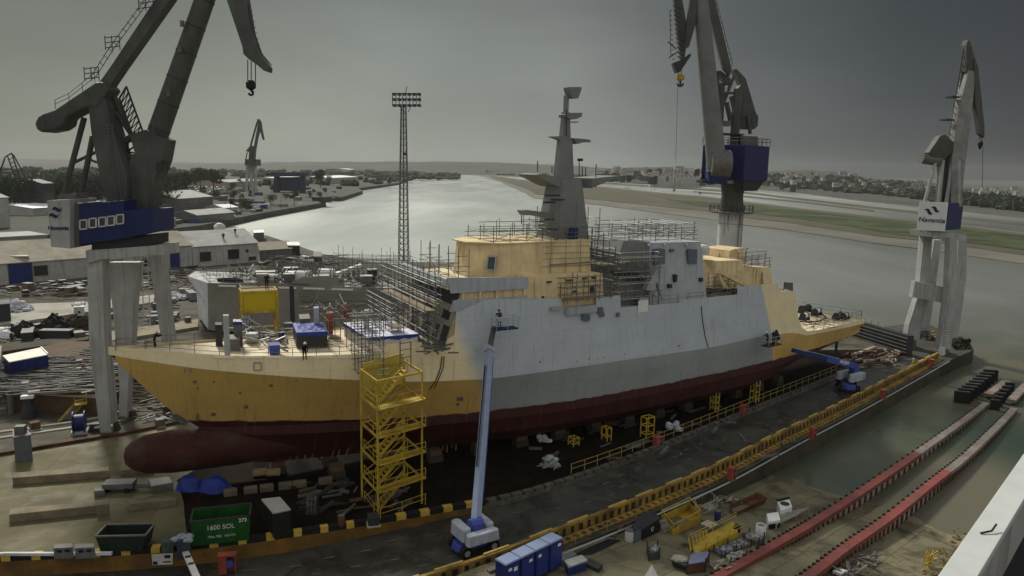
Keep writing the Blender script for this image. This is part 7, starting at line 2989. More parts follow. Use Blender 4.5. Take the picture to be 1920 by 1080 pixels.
for i, (b0, b1, ev, rd, dp, mw, mr, lab) in enumerate((((-40, 430), (20, 426), (0, 372), 4, 30, wall_w, roof_g, 'grey gabled shed end at the far left edge under the dark trees'),
    ((335, 403), (400, 396), (345, 373), 3.5, 28, steel_md, roof_g, 'grey open fronted shed with a pale roof on the left bank'),
    ((370, 418), (440, 411), (372, 404), 2, 14, roof_d, roof_g, 'low dark shed in front of the open fronted shed'),
    ((62, 405), (160, 398), (62, 391), 1.5, 30, wall_w, roof_w, 'white roofed shed behind the signed crane cab'),
    ((250, 430), (330, 423), (250, 416), 1.5, 10, wall_t, roof_d, 'low tan building on the quay behind the left crane'),
    ((420, 402), (446, 400), (420, 390), 1.5, 12, roof_g, roof_w, 'small pale building by the legs of the distant crane'),
    ((535, 346), (590, 343), (535, 336), 2, 60, wall_w, roof_w, 'white roofed warehouse right of the blue gantry'),
    ((618, 345), (672, 341), (618, 334), 2, 60, wall_w, roof_w, 'long white warehouse near the far quay tip'),
    ((655, 322), (672, 321), (655, 318), 3, 80, wall_w, roof_w, 'tiny white warehouse on the far left bank'),
    ((430, 352), (490, 347), (430, 342), 2, 40, wall_t, roof_g, 'long pale shed under the distant portal crane'))):
    shed('shed', lab, b0, b1, ev, rd, dp, mw, mr, z=.8, cat='shed')
box_from('quay_kiosk', 'dark kiosk with a white awning by the shore beyond the workshop', 'kiosk', [(540, 461), (562, 461), (560, 455), (538, 455)], 3.6, 0, steel_dk, white_p, .06, .25)
box_from('quay_kiosk', 'dark square hut by the shore next to the white van', 'kiosk', [(588, 482), (604, 482), (603, 473), (588, 473)], 4.4, 0, steel_dk, steel_md, .05)
box_from('low_shed', 'low brown roofed shed on the shore behind the white workshop', 'shed', [(487, 470), (548, 466), (541, 452), (483, 455)], 3.0, 0, steel_md, M('brown_roof', (.16, .14, .10), .85, .3, .5), .03)
box_from('low_shed', 'small white roofed shed at the channel corner behind the white workshop', 'shed', [(476, 437), (495, 436), (494, 431), (475, 432)], 3.2, 0, steel_md, white_p, .04)

# ------------------------------------------------------------------ vehicles
def car(loc, rz, label, paint, group=None, van=False):
    t = thing('parked_van' if van else 'parked_car', label, 'van' if van else 'car', loc, group)
    L, W, Hh = (4.6, 1.9, 1.95) if van else (4.3, 1.75, 1.42)
    if van:
        side = [(-2.2, .35), (2.25, .35), (2.3, .9), (1.85, 1.15), (1.35, 1.9), (-2.15, 1.95), (-2.25, 1.2)]
    else:
        side = [(-2.1, .32), (2.1, .32), (2.15, .68), (1.95, .82), (1.0, .92), (.45, 1.36), (-1.1, 1.42), (-1.75, .98), (-2.1, .9)]
    g = G()
    g.prism([(x, -W/2, z) for x, z in side], (0, W, 0))
    co, si = math.cos(rz), math.sin(rz)
    R = lambda v: Vector(loc)+Vector((v[0]*co-v[1]*si, v[0]*si+v[1]*co, v[2]))
    g.v = [R(v) for v in g.v]
    obj('body', g, paint, t, bevel=.08)
    for e in (-1, 1):
        g = G()
        q = [(-1.3, .98), (.9, .95), (.42, 1.30), (-1.0, 1.34)] if not van else [(.2, 1.15), (1.7, 1.15), (1.3, 1.75), (.2, 1.75)]
        g.prism([(x, e*(W/2+.01), z) for x, z in q], (0, -e*.05, 0))
        g.v = [R(v) for v in g.v]
        obj('side_window', g, glass_dk, t)
        for x in (-1.3, 1.35):
            g = G().tube((x, e*(W/2-.18), .32), (x, e*(W/2+.02), .32), .32, .32, 14)
            g.v = [R(v) for v in g.v]
            obj('wheel', g, black_r, t)
    g = G()
    q = [(1.02, .92), (.47, 1.34)] if not van else [(1.83, 1.18), (1.37, 1.86)]
    g.prism([(q[0][0]+.01, -W*.42, q[0][1]), (q[0][0]+.01, W*.42, q[0][1]), (q[1][0]+.01, W*.38, q[1][1]), (q[1][0]+.01, -W*.38, q[1][1])], (.03, 0, .03))
    g.v = [R(v) for v in g.v]
    obj('windscreen', g, glass_dk, t)
    return t


car(gp(575, 492, 0), -.6, 'white van parked by the shore beyond the second hull', white_p, van=True)
car(gp(508, 497, 0), .5, 'dark car parked at the corner of the white workshop', black_p)
proto = None
whites = [M('car_white', (.7, .7, .7), .35, .05, 1), M('car_silver', (.35, .36, .37), .35, .05, 1), M('car_dark', (.05, .05, .055), .35, .05, 1)]
protos = [car(gp(352+30*i, 357, .8), .9, 'tiny %s car in the rows of parked cars below the left bank trees' % c_, m_, 'cars parked on the left bank') for i, (c_, m_) in enumerate(zip(('white', 'silver', 'dark'), whites))]
for i in range(34):
    k = random.choice((0, 0, 0, 1, 1, 2))
    px = 322+i*3.6+rnd(-1, 1)
    py = (352, 356, 360)[i % 3]+rnd(-.5, .5)
    dup(protos[k], gp(px, py, .8), .9+rnd(-.1, .1), protos[k]['label'])
for i in range(10):
    k = (0, 1, 0, 2)[i % 4]
    dup(protos[k], gp(395+rnd(0, 60), 398+rnd(0, 14), .8), rnd(0, 3), 'small %s vehicle parked near the open fronted shed on the left bank' % ('white', 'silver', 'dark')[k], 'vehicles by the open shed')

# ------------------------------------------------------------------ trees
def tree_proto(name, label, h, wd, mt, n, loc, seedk, trunk_f=.3):
    random.seed(seedk)
    t = thing(name, label, 'tree', (0, 0, 0), 'trees on the left bank')
    g = G()
    g.tube((0, 0, 0), (rnd(-.2, .2), rnd(-.2, .2), h*.55), h*.028, h*.014, 7)
    for k in range(6):
        a = k*1.05+rnd(-.3, .3)
        z = h*rnd(.28, .5)
        g.tube((0, 0, z), (math.cos(a)*wd*.32, math.sin(a)*wd*.32, z+h*rnd(.15, .3)), h*.012, h*.005, 5)
    obj('trunk', g, bark, t)
    g = G()
    cl = []
    for k in range(11):
        a = rnd(0, 6.28)
        r_ = wd*.5*math.sqrt(rnd(0, 1))*.75
        z = h*(trunk_f+(1-trunk_f)*rnd(.12, .9))
        cl.append((Vector((math.cos(a)*r_, math.sin(a)*r_, z)), wd*rnd(.16, .28)))
    cl.append((Vector((0, 0, h*.86)), wd*.2))
    for _ in range(n):
        c, r_ = random.choice(cl)
        v = Vector((rnd(-1, 1), rnd(-1, 1), rnd(-1, 1)))
        if v.length > 1:
            v.normalize()
        p = c+v*r_
        s = h*.030*rnd(.6, 1.5)
        a, b = Vector((rnd(-1, 1), rnd(-1, 1), rnd(-1, 1))).normalized(), Vector((rnd(-1, 1), rnd(-1, 1), rnd(-1, 1))).normalized()
        g.add([p-a*s, p+b*s, p+a*s, p-b*s], [(0, 1, 2, 3)])
    obj('crown', g, mt, t)
    return t


foliage_c = M('foliage_olive', (.048, .052, .028), .9, .45, .5, col2=(.03, .035, .018), cut=.5)
tps = [tree_proto('broadleaf_tree', 'dark round tree in the belt on the left bank', 10, 9, foliage_b, 1100, 0, 1), tree_proto('broadleaf_tree', 'taller green tree in the belt on the left bank', 13, 9, foliage, 1200, 0, 2),
       tree_proto('broadleaf_tree', 'olive spreading tree in the belt on the left bank', 9, 11, foliage_c, 1100, 0, 3)]
random.seed(21)
TREES = [(352, 366, 321, 1), (376, 355, 313, 1), (401, 362, 316, 1), (601, 352, 317, 1), (415, 348, 330, 0), (330, 352, 326, 0), (342, 345, 325, 2), (618, 345, 330, 0), (560, 342, 330, 2), (585, 345, 333, 0), (640, 342, 333, 0), (505, 352, 338, 2), (448, 350, 336, 0),
         (316, 398, 352, 0), (296, 402, 340, 2), (330, 392, 350, 0), (345, 385, 352, 2)]
for px in range(-10, 330, 9):
    TREES.append((px+rnd(-4, 4), 384+rnd(-8, 10)+(8 if px < 130 else 0), 342+rnd(-9, 6)+(4 if px < 100 else 0), random.choice((0, 0, 2, 1))))
for px in range(120, 345, 11):
    TREES.append((px+rnd(-4, 4), 366+rnd(-4, 4), 331+rnd(-6, 6), random.choice((0, 2, 1))))
used = set()
for px, yb, yt, k in TREES:
    p = gp(px, yb, .8)
    h_ = zat(px, yt, p)-.8
    base_h = (10, 13, 9)[k]
    if k not in used:
        r = tps[k]
        used.add(k)
        r.location = p
        r.rotation_euler = (0, 0, rnd(0, 6))
    else:
        r = dup(tps[k], p, rnd(0, 6), tps[k]['label'])
    s_ = h_/base_h
    r.scale = (s_*rnd(.85, 1.1), s_*rnd(.85, 1.1), s_)

# far woods and scrub that read as one mass
def woods(name, label, spots, mt, hh):
    g = G()
    for px, py, z, wd_ in spots:
        p = gp(px, py, z)
        if p.y < 0 or p.y > 9000:
            continue
        k = p.y/1400
        h_ = hh*rnd(.6, 1.3)
        for _ in range(5):
            g.blob((p.x+rnd(-wd_, wd_)*k*.5, p.y+rnd(-8, 8), z+h_*rnd(.3, .6)), (wd_*k*rnd(.3, .6), wd_*k*.4, h_*rnd(.35, .6)), 6, 4, .35)
    o = single(name, g, mt, label, 'woods')
    o['kind'] = 'stuff'
    return o


random.seed(5)
sp = []
for _ in range(330):
    px = rnd(-20, 860)
    lim = 326+ (10 if px < 600 else 0)*(1-px/900)
    sp.append((px, rnd(322, lim+10), .8, rnd(8, 20)))
woods('far_woods', 'dark belt of far woods along the head of the left bank', sp, foliage_b, 9)
sp = [(rnd(470, 850), rnd(326, 350), .8, rnd(6, 14)) for _ in range(150)]
sp = [s_ for s_ in sp if s_[1] < 372-(s_[0]-560)*.16]
woods('bank_scrub', 'dark scrub and low trees on the left bank beside the river bend', sp, foliage_c, 6)
sp = [(px, 323.5+(px-870)*.03+rnd(-2, 3), -1.2, rnd(8, 18)) for px in [rnd(872, 1240) for _ in range(170)]]
woods('far_woods', 'dark belt of far woods on the right bank near the mast', sp, foliage_b, 12)
sp = []
for _ in range(170):
    px = rnd(1130, 1990)
    top = lerp_tab([(1120, 320), (1240, 317), (1440, 325), (1560, 326), (1650, 338), (1720, 343), (1800, 356), (1900, 368), (2050, 375)], px)
    q_ = at(px, top+rnd(0, 12), 2100)
    sp.append((px, top+rnd(2, 16), q_.z, rnd(8, 18)))
g = G()
for px, py, z_, wd_ in sp:
    q_ = at(px, py, 2100-(py-310)*8)
    for _ in range(4):
        g.blob((q_.x+rnd(-14, 14), q_.y+rnd(-14, 14), q_.z-1), (rnd(5, 12), rnd(5, 9), rnd(3, 7)), 6, 4, .35)
o = single('hill_trees', g, foliage_b, 'dark trees between the houses on the town hill', 'woods')
o['kind'] = 'stuff'
sp = []
for _ in range(420):
    px = rnd(1200, 1990)
    top = lerp_tab([(1200, 332), (1440, 343), (1620, 360), (1760, 374), (1990, 402)], px)
    sp.append((px, top+rnd(-7, 5), -1.2, rnd(8, 20)))
woods('town_woods', 'dark trees and scrub in front of the town on the right bank', sp, foliage_b, 9)

# ------------------------------------------------------------------ the town on the right bank
def house_proto(label, w, d, h, mw, mr, pitched):
    t = thing('town_house', label, 'house', (0, 0, 0), 'houses of the town on the right bank')
    obj('wall', G().box((0, 0, 0), (w, d, h)), mw, t)
    g = G()
    if pitched:
        g.add([(-w/2-.3, -d/2-.3, h), (w/2+.3, -d/2-.3, h), (w/2+.3, d/2+.3, h), (-w/2-.3, d/2+.3, h), (-w/2-.3, 0, h+d*.25), (w/2+.3, 0, h+d*.25)], [(0, 1, 5, 4), (2, 3, 4, 5), (0, 4, 3), (1, 2, 5)])
    else:
        g.box((0, 0, h+.003), (w*1.02, d*1.02, .5))
    obj('roof', g, mr, t)
    for i in range(3):
        obj('window', G().box((-w*.32+w*.32*i, -d/2-.03, h*.45), (w*.14, .1, h*.3)), glass_dk, t)
    return t


hp = [house_proto('small white flat roofed house in the far town on the right bank', 10, 9, 7, wall_w, roof_g, False), house_proto('small tan house with a pitched roof in the far town on the right bank', 9, 8, 6, wall_t, M('tile_roof', (.16, .09, .06), .85, .2, .5), True),
      house_proto('grey block of flats in the far town on the right bank', 22, 11, 12, M('flats_grey', (.30, .29, .28), .8, .1, .2), roof_d, False)]
random.seed(13)
used = set()
for i in range(190):
    px = rnd(1120, 1960)
    hill = lerp_tab([(1120, 318), (1240, 314), (1300, 316), (1440, 322), (1500, 319), (1560, 322), (1650, 335), (1720, 339), (1800, 352), (1900, 364), (2050, 372)], px)
    low = lerp_tab([(1120, 328), (1240, 333), (1440, 342), (1620, 358), (1760, 372), (1990, 398)], px)
    py = hill+(low-hill)*rnd(.08, 1.0)
    k = random.choice((0, 0, 0, 1, 1, 2))
    Yd = 2230-(py-hill)/(low-hill)*900
    p = at(px, py, Yd)
    p.z = max(p.z, -1.1)
    if k not in used:
        used.add(k)
        r = hp[k]
        r.location = p
    else:
        r = dup(hp[k], p, rnd(-.5, .5), hp[k]['label'])
    s_ = rnd(.5, 1.05)
    r.scale = (s_, s_, s_*rnd(.9, 1.3))
    # stone footing so no house stands in the air
    f = G().box((0, 0, -14), (9, 8, 14))
    fo = obj('footing', f, farland)
    fo.parent = r
for px, py, w_, h_, d_, lab in ((1240, 329, 46, 4, 1500, 'long white warehouse on the right bank behind the jib rope'), (1290, 331, 54, 4, 1500, 'long pale warehouse on the right bank beside the blue crane house'), (1725, 350, 24, 26, 1900, 'tall grey block of flats in the town behind the far right crane'), (1668, 362, 40, 8, 1400, 'pale low warehouse in the town left of the far right crane')):
    p = at(px, py, d_)
    t = thing('town_block', lab, 'building', Vector((p.x, p.y, -1.2)))
    z0 = -1.2
    ztop_ = p.z+h_*.5
    obj('wall', G().box((p.x, p.y, z0), (w_, 14, ztop_-z0)), wall_w if w_ > 30 else MATS['flats_grey'], t)
    obj('roof', G().box((p.x, p.y, ztop_+.003), (w_*1.01, 14.2, .8)), roof_d, t)
    g = G()
    for i in range(6):
        g.box((p.x-w_*.4+w_*.16*i, p.y-7.05, ztop_-h_*.6), (w_*.08, .2, h_*.25))
    each('window', g, glass_dk, t)
# single trees and posts on the marsh
for px, yb, yt, lab in ((1263, 361, 354, 'lone round bush on the edge of the marsh near the blue crane house'), (1312, 366, 360, 'low bush on the marsh left of the white pillar')):
    p = gp(px, yb, WZ+.8)
    h_ = zat(px, yt, p)-p.z
    r = dup(tps[0], p, 0, lab, 'bushes on the marsh')
    s_ = h_/10
    r.scale = (s_, s_, s_)

# stores and containers scattered over the left bank
random.seed(31)
cols = [M('store_%s' % nm_, c_, .7, .2, 1) for nm_, c_ in (('white', (.55, .55, .53)), ('grey', (.18, .18, .175)), ('brown', (.13, .10, .07)), ('blue', (.05, .07, .14)), ('dark', (.04, .04, .038)))]
protos = []
for nm_, mt in zip(('white', 'grey', 'brown', 'blue', 'dark'), cols):
    t = thing('storage_container', 'small %s storage container in the scattered stores on the left bank' % nm_, 'container', (0, 0, 0), 'stores on the left bank')
    obj('body', G().box((0, 0, 0), (6, 2.6, 2.6)), mt, t)
    obj('door', G().box((3.03, 0, .1), (.06, 2.3, 2.3)), steel_md, t)
    protos.append(t)
used = set()
for i in range(150):
    px, py = rnd(255, 640), rnd(352, 428)
    if py > 436-(px-250)*.155 or (300 < px < 405 and 372 < py < 404):
        continue
    k = random.choice((0, 1, 1, 2, 2, 3, 4, 4, 4))
    p = gp(px, py, .8)
    if k not in used:
        used.add(k)
        r = protos[k]
        r.location = p
    else:
        r = dup(protos[k], p, rnd(0, 3), protos[k]['label'])
    s_ = rnd(.5, 1.5)
    r.scale = (s_*rnd(.7, 1.6), s_, s_*rnd(.6, 1.1))
for i in range(55):
    px, py = rnd(250, 660), rnd(350, 400)
    if py > 428-(px-250)*.155:
        continue
    k = random.choice((0, 0, 2))
    r = dup(tps[k], gp(px, py, .8), rnd(0, 6), tps[k]['label'])
    s_ = rnd(.35, .8)
    r.scale = (s_*1.2, s_*1.2, s_)
for i in range(14):
    px = rnd(300, 600)
    py = 424-(px-310)*.145-rnd(2, 6)
    p = gp(px, py, .8)
    t = thing('lamp_post', 'thin lamp post on the left bank quay', 'lamp post', p, 'lamp posts on the left bank')
    obj('mast', G().tube(p, p+Vector((0, 0, 9)), .14, .10, 5), steel_dk, t)
    obj('lamp_head', G().box((p.x, p.y-.5, 9.7), (.3, 1.4, .25)), steel_md, t)

# dirt road and stores between the long workshop and the pale slab
q = [(-60, 580), (166, 553), (330, 528), (330, 520), (166, 541), (60, 548), (-60, 556)]
g = G()
g.add([gp(a, b, .02) for a, b in q], [tuple(range(7))])
struct('dirt_road', g, M('dirt_road_ground', (.045, .036, .024), .95, .4, .3, col2=(.10, .085, .06), cut=.56))
used = set()
protos2 = []
for nm_, mt in zip(('white', 'grey', 'brown', 'blue', 'dark'), cols):
    t = thing('storage_crate', 'small %s crate in the scattered stores before the workshops' % nm_, 'crate', (0, 0, 0), 'stores before the workshops')
    obj('body', G().box((0, 0, 0), (1.6, 1.1, 1.0)), mt, t, bevel=.03)
    obj('lid', G().box((0, 0, 1.003), (1.66, 1.16, .08)), steel_md, t)
    protos2.append(t)
for i in range(80):
    zone = random.choice(((5, 165, 530, 556), (170, 370, 510, 560), (200, 372, 560, 612), (5, 165, 612, 640), (490, 600, 478, 500)))
    p = gp(rnd(zone[0], zone[1]), rnd(zone[2], zone[3]), .03)
    k = random.choice((0, 1, 1, 2, 2, 2, 3, 4, 4, 4))
    if k not in used:
        used.add(k)
        r = protos2[k]
        r.location = p
    else:
        r = dup(protos2[k], p, rnd(0, 3), protos2[k]['label'])
    s_ = rnd(.6, 1.5)
    r.scale = (s_*rnd(.6, 2.2), s_, s_*rnd(.4, 1.5))
for k, (x0, x1, y0, y1, n_, lab) in enumerate(((180, 300, 512, 545, 70, 'tangle of dark beams before the tan roofed workshop'), (300, 372, 500, 530, 60, 'tangle of beams between the second hull and the workshop'), (0, 165, 532, 556, 70, 'line of dark scrap before the long workshop'), (500, 640, 478, 496, 60, 'dark gear along the shore beyond the second hull'))):
    t = thing('scrap_heap', lab, 'scrap', gp((x0+x1)/2, (y0+y1)/2, 0))
    for mt in (bar_grey, steel_dk, timber):
        obj('scrap_pieces', bars(G(), x0, x1, y0, y1, .05, n_//3, .8, 4.5, .3, 1.0, .3, .8), mt, t)
# ------------------------------------------------------------------ loads on the apron of the second slip
def on_apron(name, label, cat, quad_foot, h, mats, lid=None, bev=.04):
    c = [gpa(a, b) for a, b in quad_foot]
    zb = min(p.z for p in c)
    zt = sum(p.z for p in c)/4+h
    ctr = sum(c, Vector())/4
    t = thing(name, label, cat, Vector((ctr.x, ctr.y, zb)))
    lo_ = [Vector((p.x, p.y, zb)) for p in c]
    hi_ = [Vector((p.x, p.y, zt)) for p in c]
    obj('body', G().box8(lo_+hi_), mats, t, bevel=bev)
    if lid:
        cc = [ctr+(p-ctr)*1.03 for p in lo_]
        obj('lid', G().box8([Vector((p.x, p.y, zt+.003)) for p in cc]+[Vector((p.x, p.y, zt+.12)) for p in cc]), lid, t)
    return t, lo_, hi_


# four blue cabins in a row
fx = [(945, 1108), (977, 1096), (1006, 1083), (1033, 1066)]
c0, c1 = gpa(948, 1112), gpa(1040, 1072)
xr = (c1-c0)
xr.z = 0
Lr = xr.length
xr.normalize()
yr = Vector((-xr.y, xr.x, 0))
labs = ['blue portable toilet with two white notices, nearest the bottom edge of its row', 'blue portable toilet with one notice, second in the row from the bottom edge', 'blue portable toilet with a high left notice, third in the row from the bottom edge', 'blue portable toilet with a corner notice, farthest in the row']
cabin_top = M('cabin_top', (.17, .22, .34), .55, .1, 1)
for i in range(4):
    o_ = c0+xr*(Lr*(i/3.4))
    wd_, dp_, hh_ = Lr/3.4*.93, 1.15, 2.25
    t = thing('portable_toilet', labs[i], 'toilet', Vector((o_.x, o_.y, o_.z-.15)), 'blue cabins beside the barrier')
    q = [o_, o_+xr*wd_, o_+xr*wd_+yr*dp_, o_+yr*dp_]
    zb = o_.z-.15
    obj('cabin', G().box8([Vector((p.x, p.y, zb)) for p in q]+[Vector((p.x, p.y, zb+hh_)) for p in q]), box_blue, t, bevel=.05)
    ctr = sum(q, Vector())/4
    g = G()
    qq = [ctr+(p-ctr)*1.05 for p in q]
    g.box8([Vector((p.x, p.y, zb+hh_+.003)) for p in qq]+[Vector((p.x, p.y, zb+hh_+.10)) for p in (ctr+(p-ctr)*.96 for p in q)])
    obj('roof', g, cabin_top, t)
    dq = [q[0]+xr*.12, q[0]+xr*(wd_-.12)]
    g = G()
    g.prism([Vector((dq[0].x, dq[0].y, zb+.15))-yr*.03, Vector((dq[1].x, dq[1].y, zb+.15))-yr*.03, Vector((dq[1].x, dq[1].y, zb+2.05))-yr*.03, Vector((dq[0].x, dq[0].y, zb+2.05))-yr*.03], yr*.02)
    obj('door', g, M('cabin_door', (.022, .036, .19), .5, .15, 1) if i == 0 else MATS['cabin_door'], t)
    for (u, z_, w_, h_) in {0: [(.12, 1.72, .32, .20), (.50, 1.55, .34, .30)], 1: [(.52, 1.66, .34, .22)], 2: [(.14, 1.66, .30, .22)], 3: [(.56, 1.80, .32, .22)]}[i]:
        p = q[0]+xr*(wd_*u+.05)-yr*.055
        obj('notice', G().prism([Vector((p.x, p.y, zb+z_)), Vector((p.x, p.y, zb+z_))+xr*w_, Vector((p.x, p.y, zb+z_+h_))+xr*w_, Vector((p.x, p.y, zb+z_+h_))], yr*.02), white_p, t)
t, lo_, hi_ = on_apron('black_bin', 'black waste container with a white recycling mark beside the barrier', 'bin', [(1203, 1013), (1237, 996), (1222, 983), (1190, 997)], 1.05, black_p, M('bin_lid', (.03, .033, .035), .5, .2, 2))
# recycling mark: three bent arrows in a triangle
a, b = lo_[0], lo_[1]
d = (b-a).normalized()
nv = Vector((d.y, -d.x, 0))
ctr = a.lerp(b, .55)+Vector((0, 0, .72))+nv*.04
g = G()
for k in range(3):
    an0, an1 = math.pi/2+k*2.094+.35, math.pi/2+(k+1)*2.094-.35
    p0_, p1_ = ctr+d*.19*math.cos(an0)+Vector((0, 0, .19*math.sin(an0))), ctr+d*.19*math.cos(an1)+Vector((0, 0, .19*math.sin(an1)))
    g.beam(p0_, p1_, .05, .03, up=nv)
each('recycling_arrow', g, white_p, t)
on_apron('grey_wheelie_bin', 'grey blue wheeled bin beside the black waste container', 'bin', [(1189, 1018), (1203, 1012), (1197, 1002), (1184, 1007)], 1.1, M('bin_greyblue', (.09, .12, .16), .6, .15, 2), MATS['bin_lid'])
p = gpa(1180, 1014)
t = thing('barrel', 'white barrel beside the grey wheeled bin', 'barrel', p)
obj('drum', G().lathe(p, [(.36, 0), (.40, .1), (.40, .8), (.36, .95)], 16), white_dirty, t, smooth=True)
obj('rim', G().lathe(p+Vector((0, 0, .95)), [(.38, 0), (.38, .06), (.30, .06)], 16), steel_md, t)
g = G()
g.path([gpa(x, y)+Vector((0, 0, z)) for x, y, z in ((1146, 1000, .1), (1152, 1010, .15), (1160, 1003, .5), (1170, 998, .7), (1180, 1002, 1.0))], .08, 6)
single('red_hose', g, rail_red, 'dark red hose curving to the white barrel', 'hose')
q = [gpa(1068, 1044)+Vector((0, 0, .03)), gpa(1110, 1040)+Vector((0, 0, .03)), gpa(1165, 1014)+Vector((0, 0, .03)), gpa(1140, 1012)+Vector((0, 0, .03))]
single('rubber_mat', G().prism(q, (0, 0, .04)), black_r, 'dark mat lying on the apron behind the blue toilets', 'mat')
for quad, h, mt, lab, nm in (([(1050, 1062), (1082, 1052), (1072, 1044), (1044, 1053)], .5, M('crate_grey', (.13, .14, .15), .6, .2, 2), 'grey crate right of the blue toilets', 'crate'), ([(1065, 1080), (1100, 1070), (1090, 1060), (1058, 1068)], .7, box_blue, 'blue crate with a pale top at the bottom edge right of the toilets', 'crate'),
                             ([(1095, 1062), (1122, 1074), (1130, 1066), (1105, 1054)], .35, steel_dk, 'dark rack of bars right of the blue crate', 'rack'), ([(918, 1078), (940, 1070), (936, 1064), (912, 1072)], .3, steel_md, 'grey flat box at the foot of the blue toilets', 'crate')):
    on_apron(nm, lab, nm, quad, h, mt, steel_lt if mt is box_blue else None)


def cage(name, label, cat, foot, h, solid, mt):
    """open basket: solid lower panels and a tube frame above"""
    c = [gpa(a, b) for a, b in foot]
    zb = min(p.z for p in c)
    c = [Vector((p.x, p.y, zb)) for p in c]
    t = thing(name, label, cat, sum(c, Vector())/4)
    for k in range(4):
        a, b = c[k], c[(k+1) % 4]
        obj('panel', G().beam(a+Vector((0, 0, solid/2+.1)), b+Vector((0, 0, solid/2+.1)), .06, solid), mt, t)
    g = G()
    for k in range(4):
        a, b = c[k], c[(k+1) % 4]
        g.tube(a, a+Vector((0, 0, h)), .05, .05, 5)
        g.tube(a+Vector((0, 0, h)), b+Vector((0, 0, h)), .05, .05, 5)
        m = a.lerp(b, .5)
        g.tube(m+Vector((0, 0, solid)), m+Vector((0, 0, h)), .04, .04, 5)
        g.tube(a+Vector((0, 0, solid)), m+Vector((0, 0, h)), .03, .03, 4)
    obj('frame', g, mt, t)
    obj('floor', G().box8(c+[p+Vector((0, 0, .1)) for p in c]), mt, t)
    return t, c


cage('work_basket', 'yellow open work basket between the black container and the rusty tray', 'basket', [(1262, 1003), (1312, 981), (1292, 958), (1240, 978)], 1.35, .75, yellow_p)
t, c = cage('frame_stack', 'pale leaning frame rack behind the yellow work basket', 'rack', [(1308, 968), (1345, 952), (1330, 940), (1302, 952)], 1.0, .15, conc_lt)
g = G()
p = gpa(1245, 1000)
for k in range(5):
    g.beam(p+Vector((.15*k, .1*k, .05)), p+Vector((.15*k-.4, .1*k+.2, 1.1)), .08, .05)
for z in (.1, .55, 1.0):
    g.beam(p+Vector((-.35*z, .2*z, z)), p+Vector((.6-.35*z, .4+.2*z, z)), .07, .07)
single('grate', g, steel_lt, 'grey slotted grate leaning against the yellow work basket', 'grate')
# rusty tray
c = [gpa(1375, 968), gpa(1438, 944), gpa(1420, 934), gpa(1366, 953)]
zb = min(p.z for p in c)+.05
ctr = sum(c, Vector())/4
t = thing('rusty_tray', 'rusty brown open tray lying on the apron', 'tray', Vector((ctr.x, ctr.y, zb)))
lo_ = [ctr+(Vector((p.x, p.y, 0))-Vector((ctr.x, ctr.y, 0)))*.88 for p in c]
lo_ = [Vector((p.x, p.y, zb)) for p in lo_]
hi_ = [Vector((p.x, p.y, zb+.6)) for p in c]
inn = [Vector((p.x, p.y, zb+.6)) for p in (ctr+(p-ctr)*.95 for p in c)]
inl = [Vector((p.x, p.y, zb+.1)) for p in (ctr+(p-ctr)*.84 for p in c)]
obj('body', G().add(lo_+hi_+inn+inl, [(3, 2, 1, 0)]+[(4*r_+k, 4*r_+(k+1) % 4, 4*r_+4+(k+1) % 4, 4*r_+4+k) for r_ in range(3) for k in range(4)]+[(12, 13, 14, 15)]), rust, t)
p = lo_[0].lerp(hi_[0], .5)
obj('tag', G().box((p.x, p.y-.05, p.z-.1), (.18, .06, .18), .3), white_p, t)
# white fan units and barrel
for foot, h, lab, fan in (([(1440, 992), (1462, 990), (1458, 976), (1436, 978)], .8, 'white cabinet unit with a dark open front, the nearer of two', False), ([(1462, 974), (1484, 968), (1478, 954), (1456, 958)], 1.0, 'white fan unit with a dark round grille, the farther of two', True)):
    t, lo_, hi_ = on_apron('fan_unit', lab, 'unit', foot, h, white_p)
    ctr = sum(hi_, Vector())/4
    if fan:
        obj('grille', G().lathe((ctr.x, ctr.y, ctr.z+.01), [(.42, 0), (.42, .06), (.30, .08)], 18), steel_dk, t)
        p = hi_[2]
        obj('vent_slot', G().beam(hi_[3]+Vector((0, 0, .05)), hi_[2]+Vector((0, 0, .05)), .3, .1), black_p, t)
    else:
        a, b = lo_[0].lerp(hi_[0], .15), lo_[1].lerp(hi_[1], .15)
        nv = Vector((0, -.04, 0))
        obj('front_opening', G().prism([a+nv, b+nv, lo_[1].lerp(hi_[1], .7)+nv, lo_[0].lerp(hi_[0], .7)+nv], (0, .03, 0)), black_p, t)
p = gpa(1426, 1002)
t = thing('barrel', 'white open barrel beside the white fan units', 'barrel', p)
obj('drum', G().lathe(p-Vector((0, 0, .1)), [(.42, 0), (.44, .1), (.44, 1.0), (.40, 1.05), (.38, .9)], 18), white_p, t, smooth=True)
obj('contents', G().lathe(p+Vector((0, 0, .80)), [(.36, 0), (.36, .02)], 16), steel_md, t)
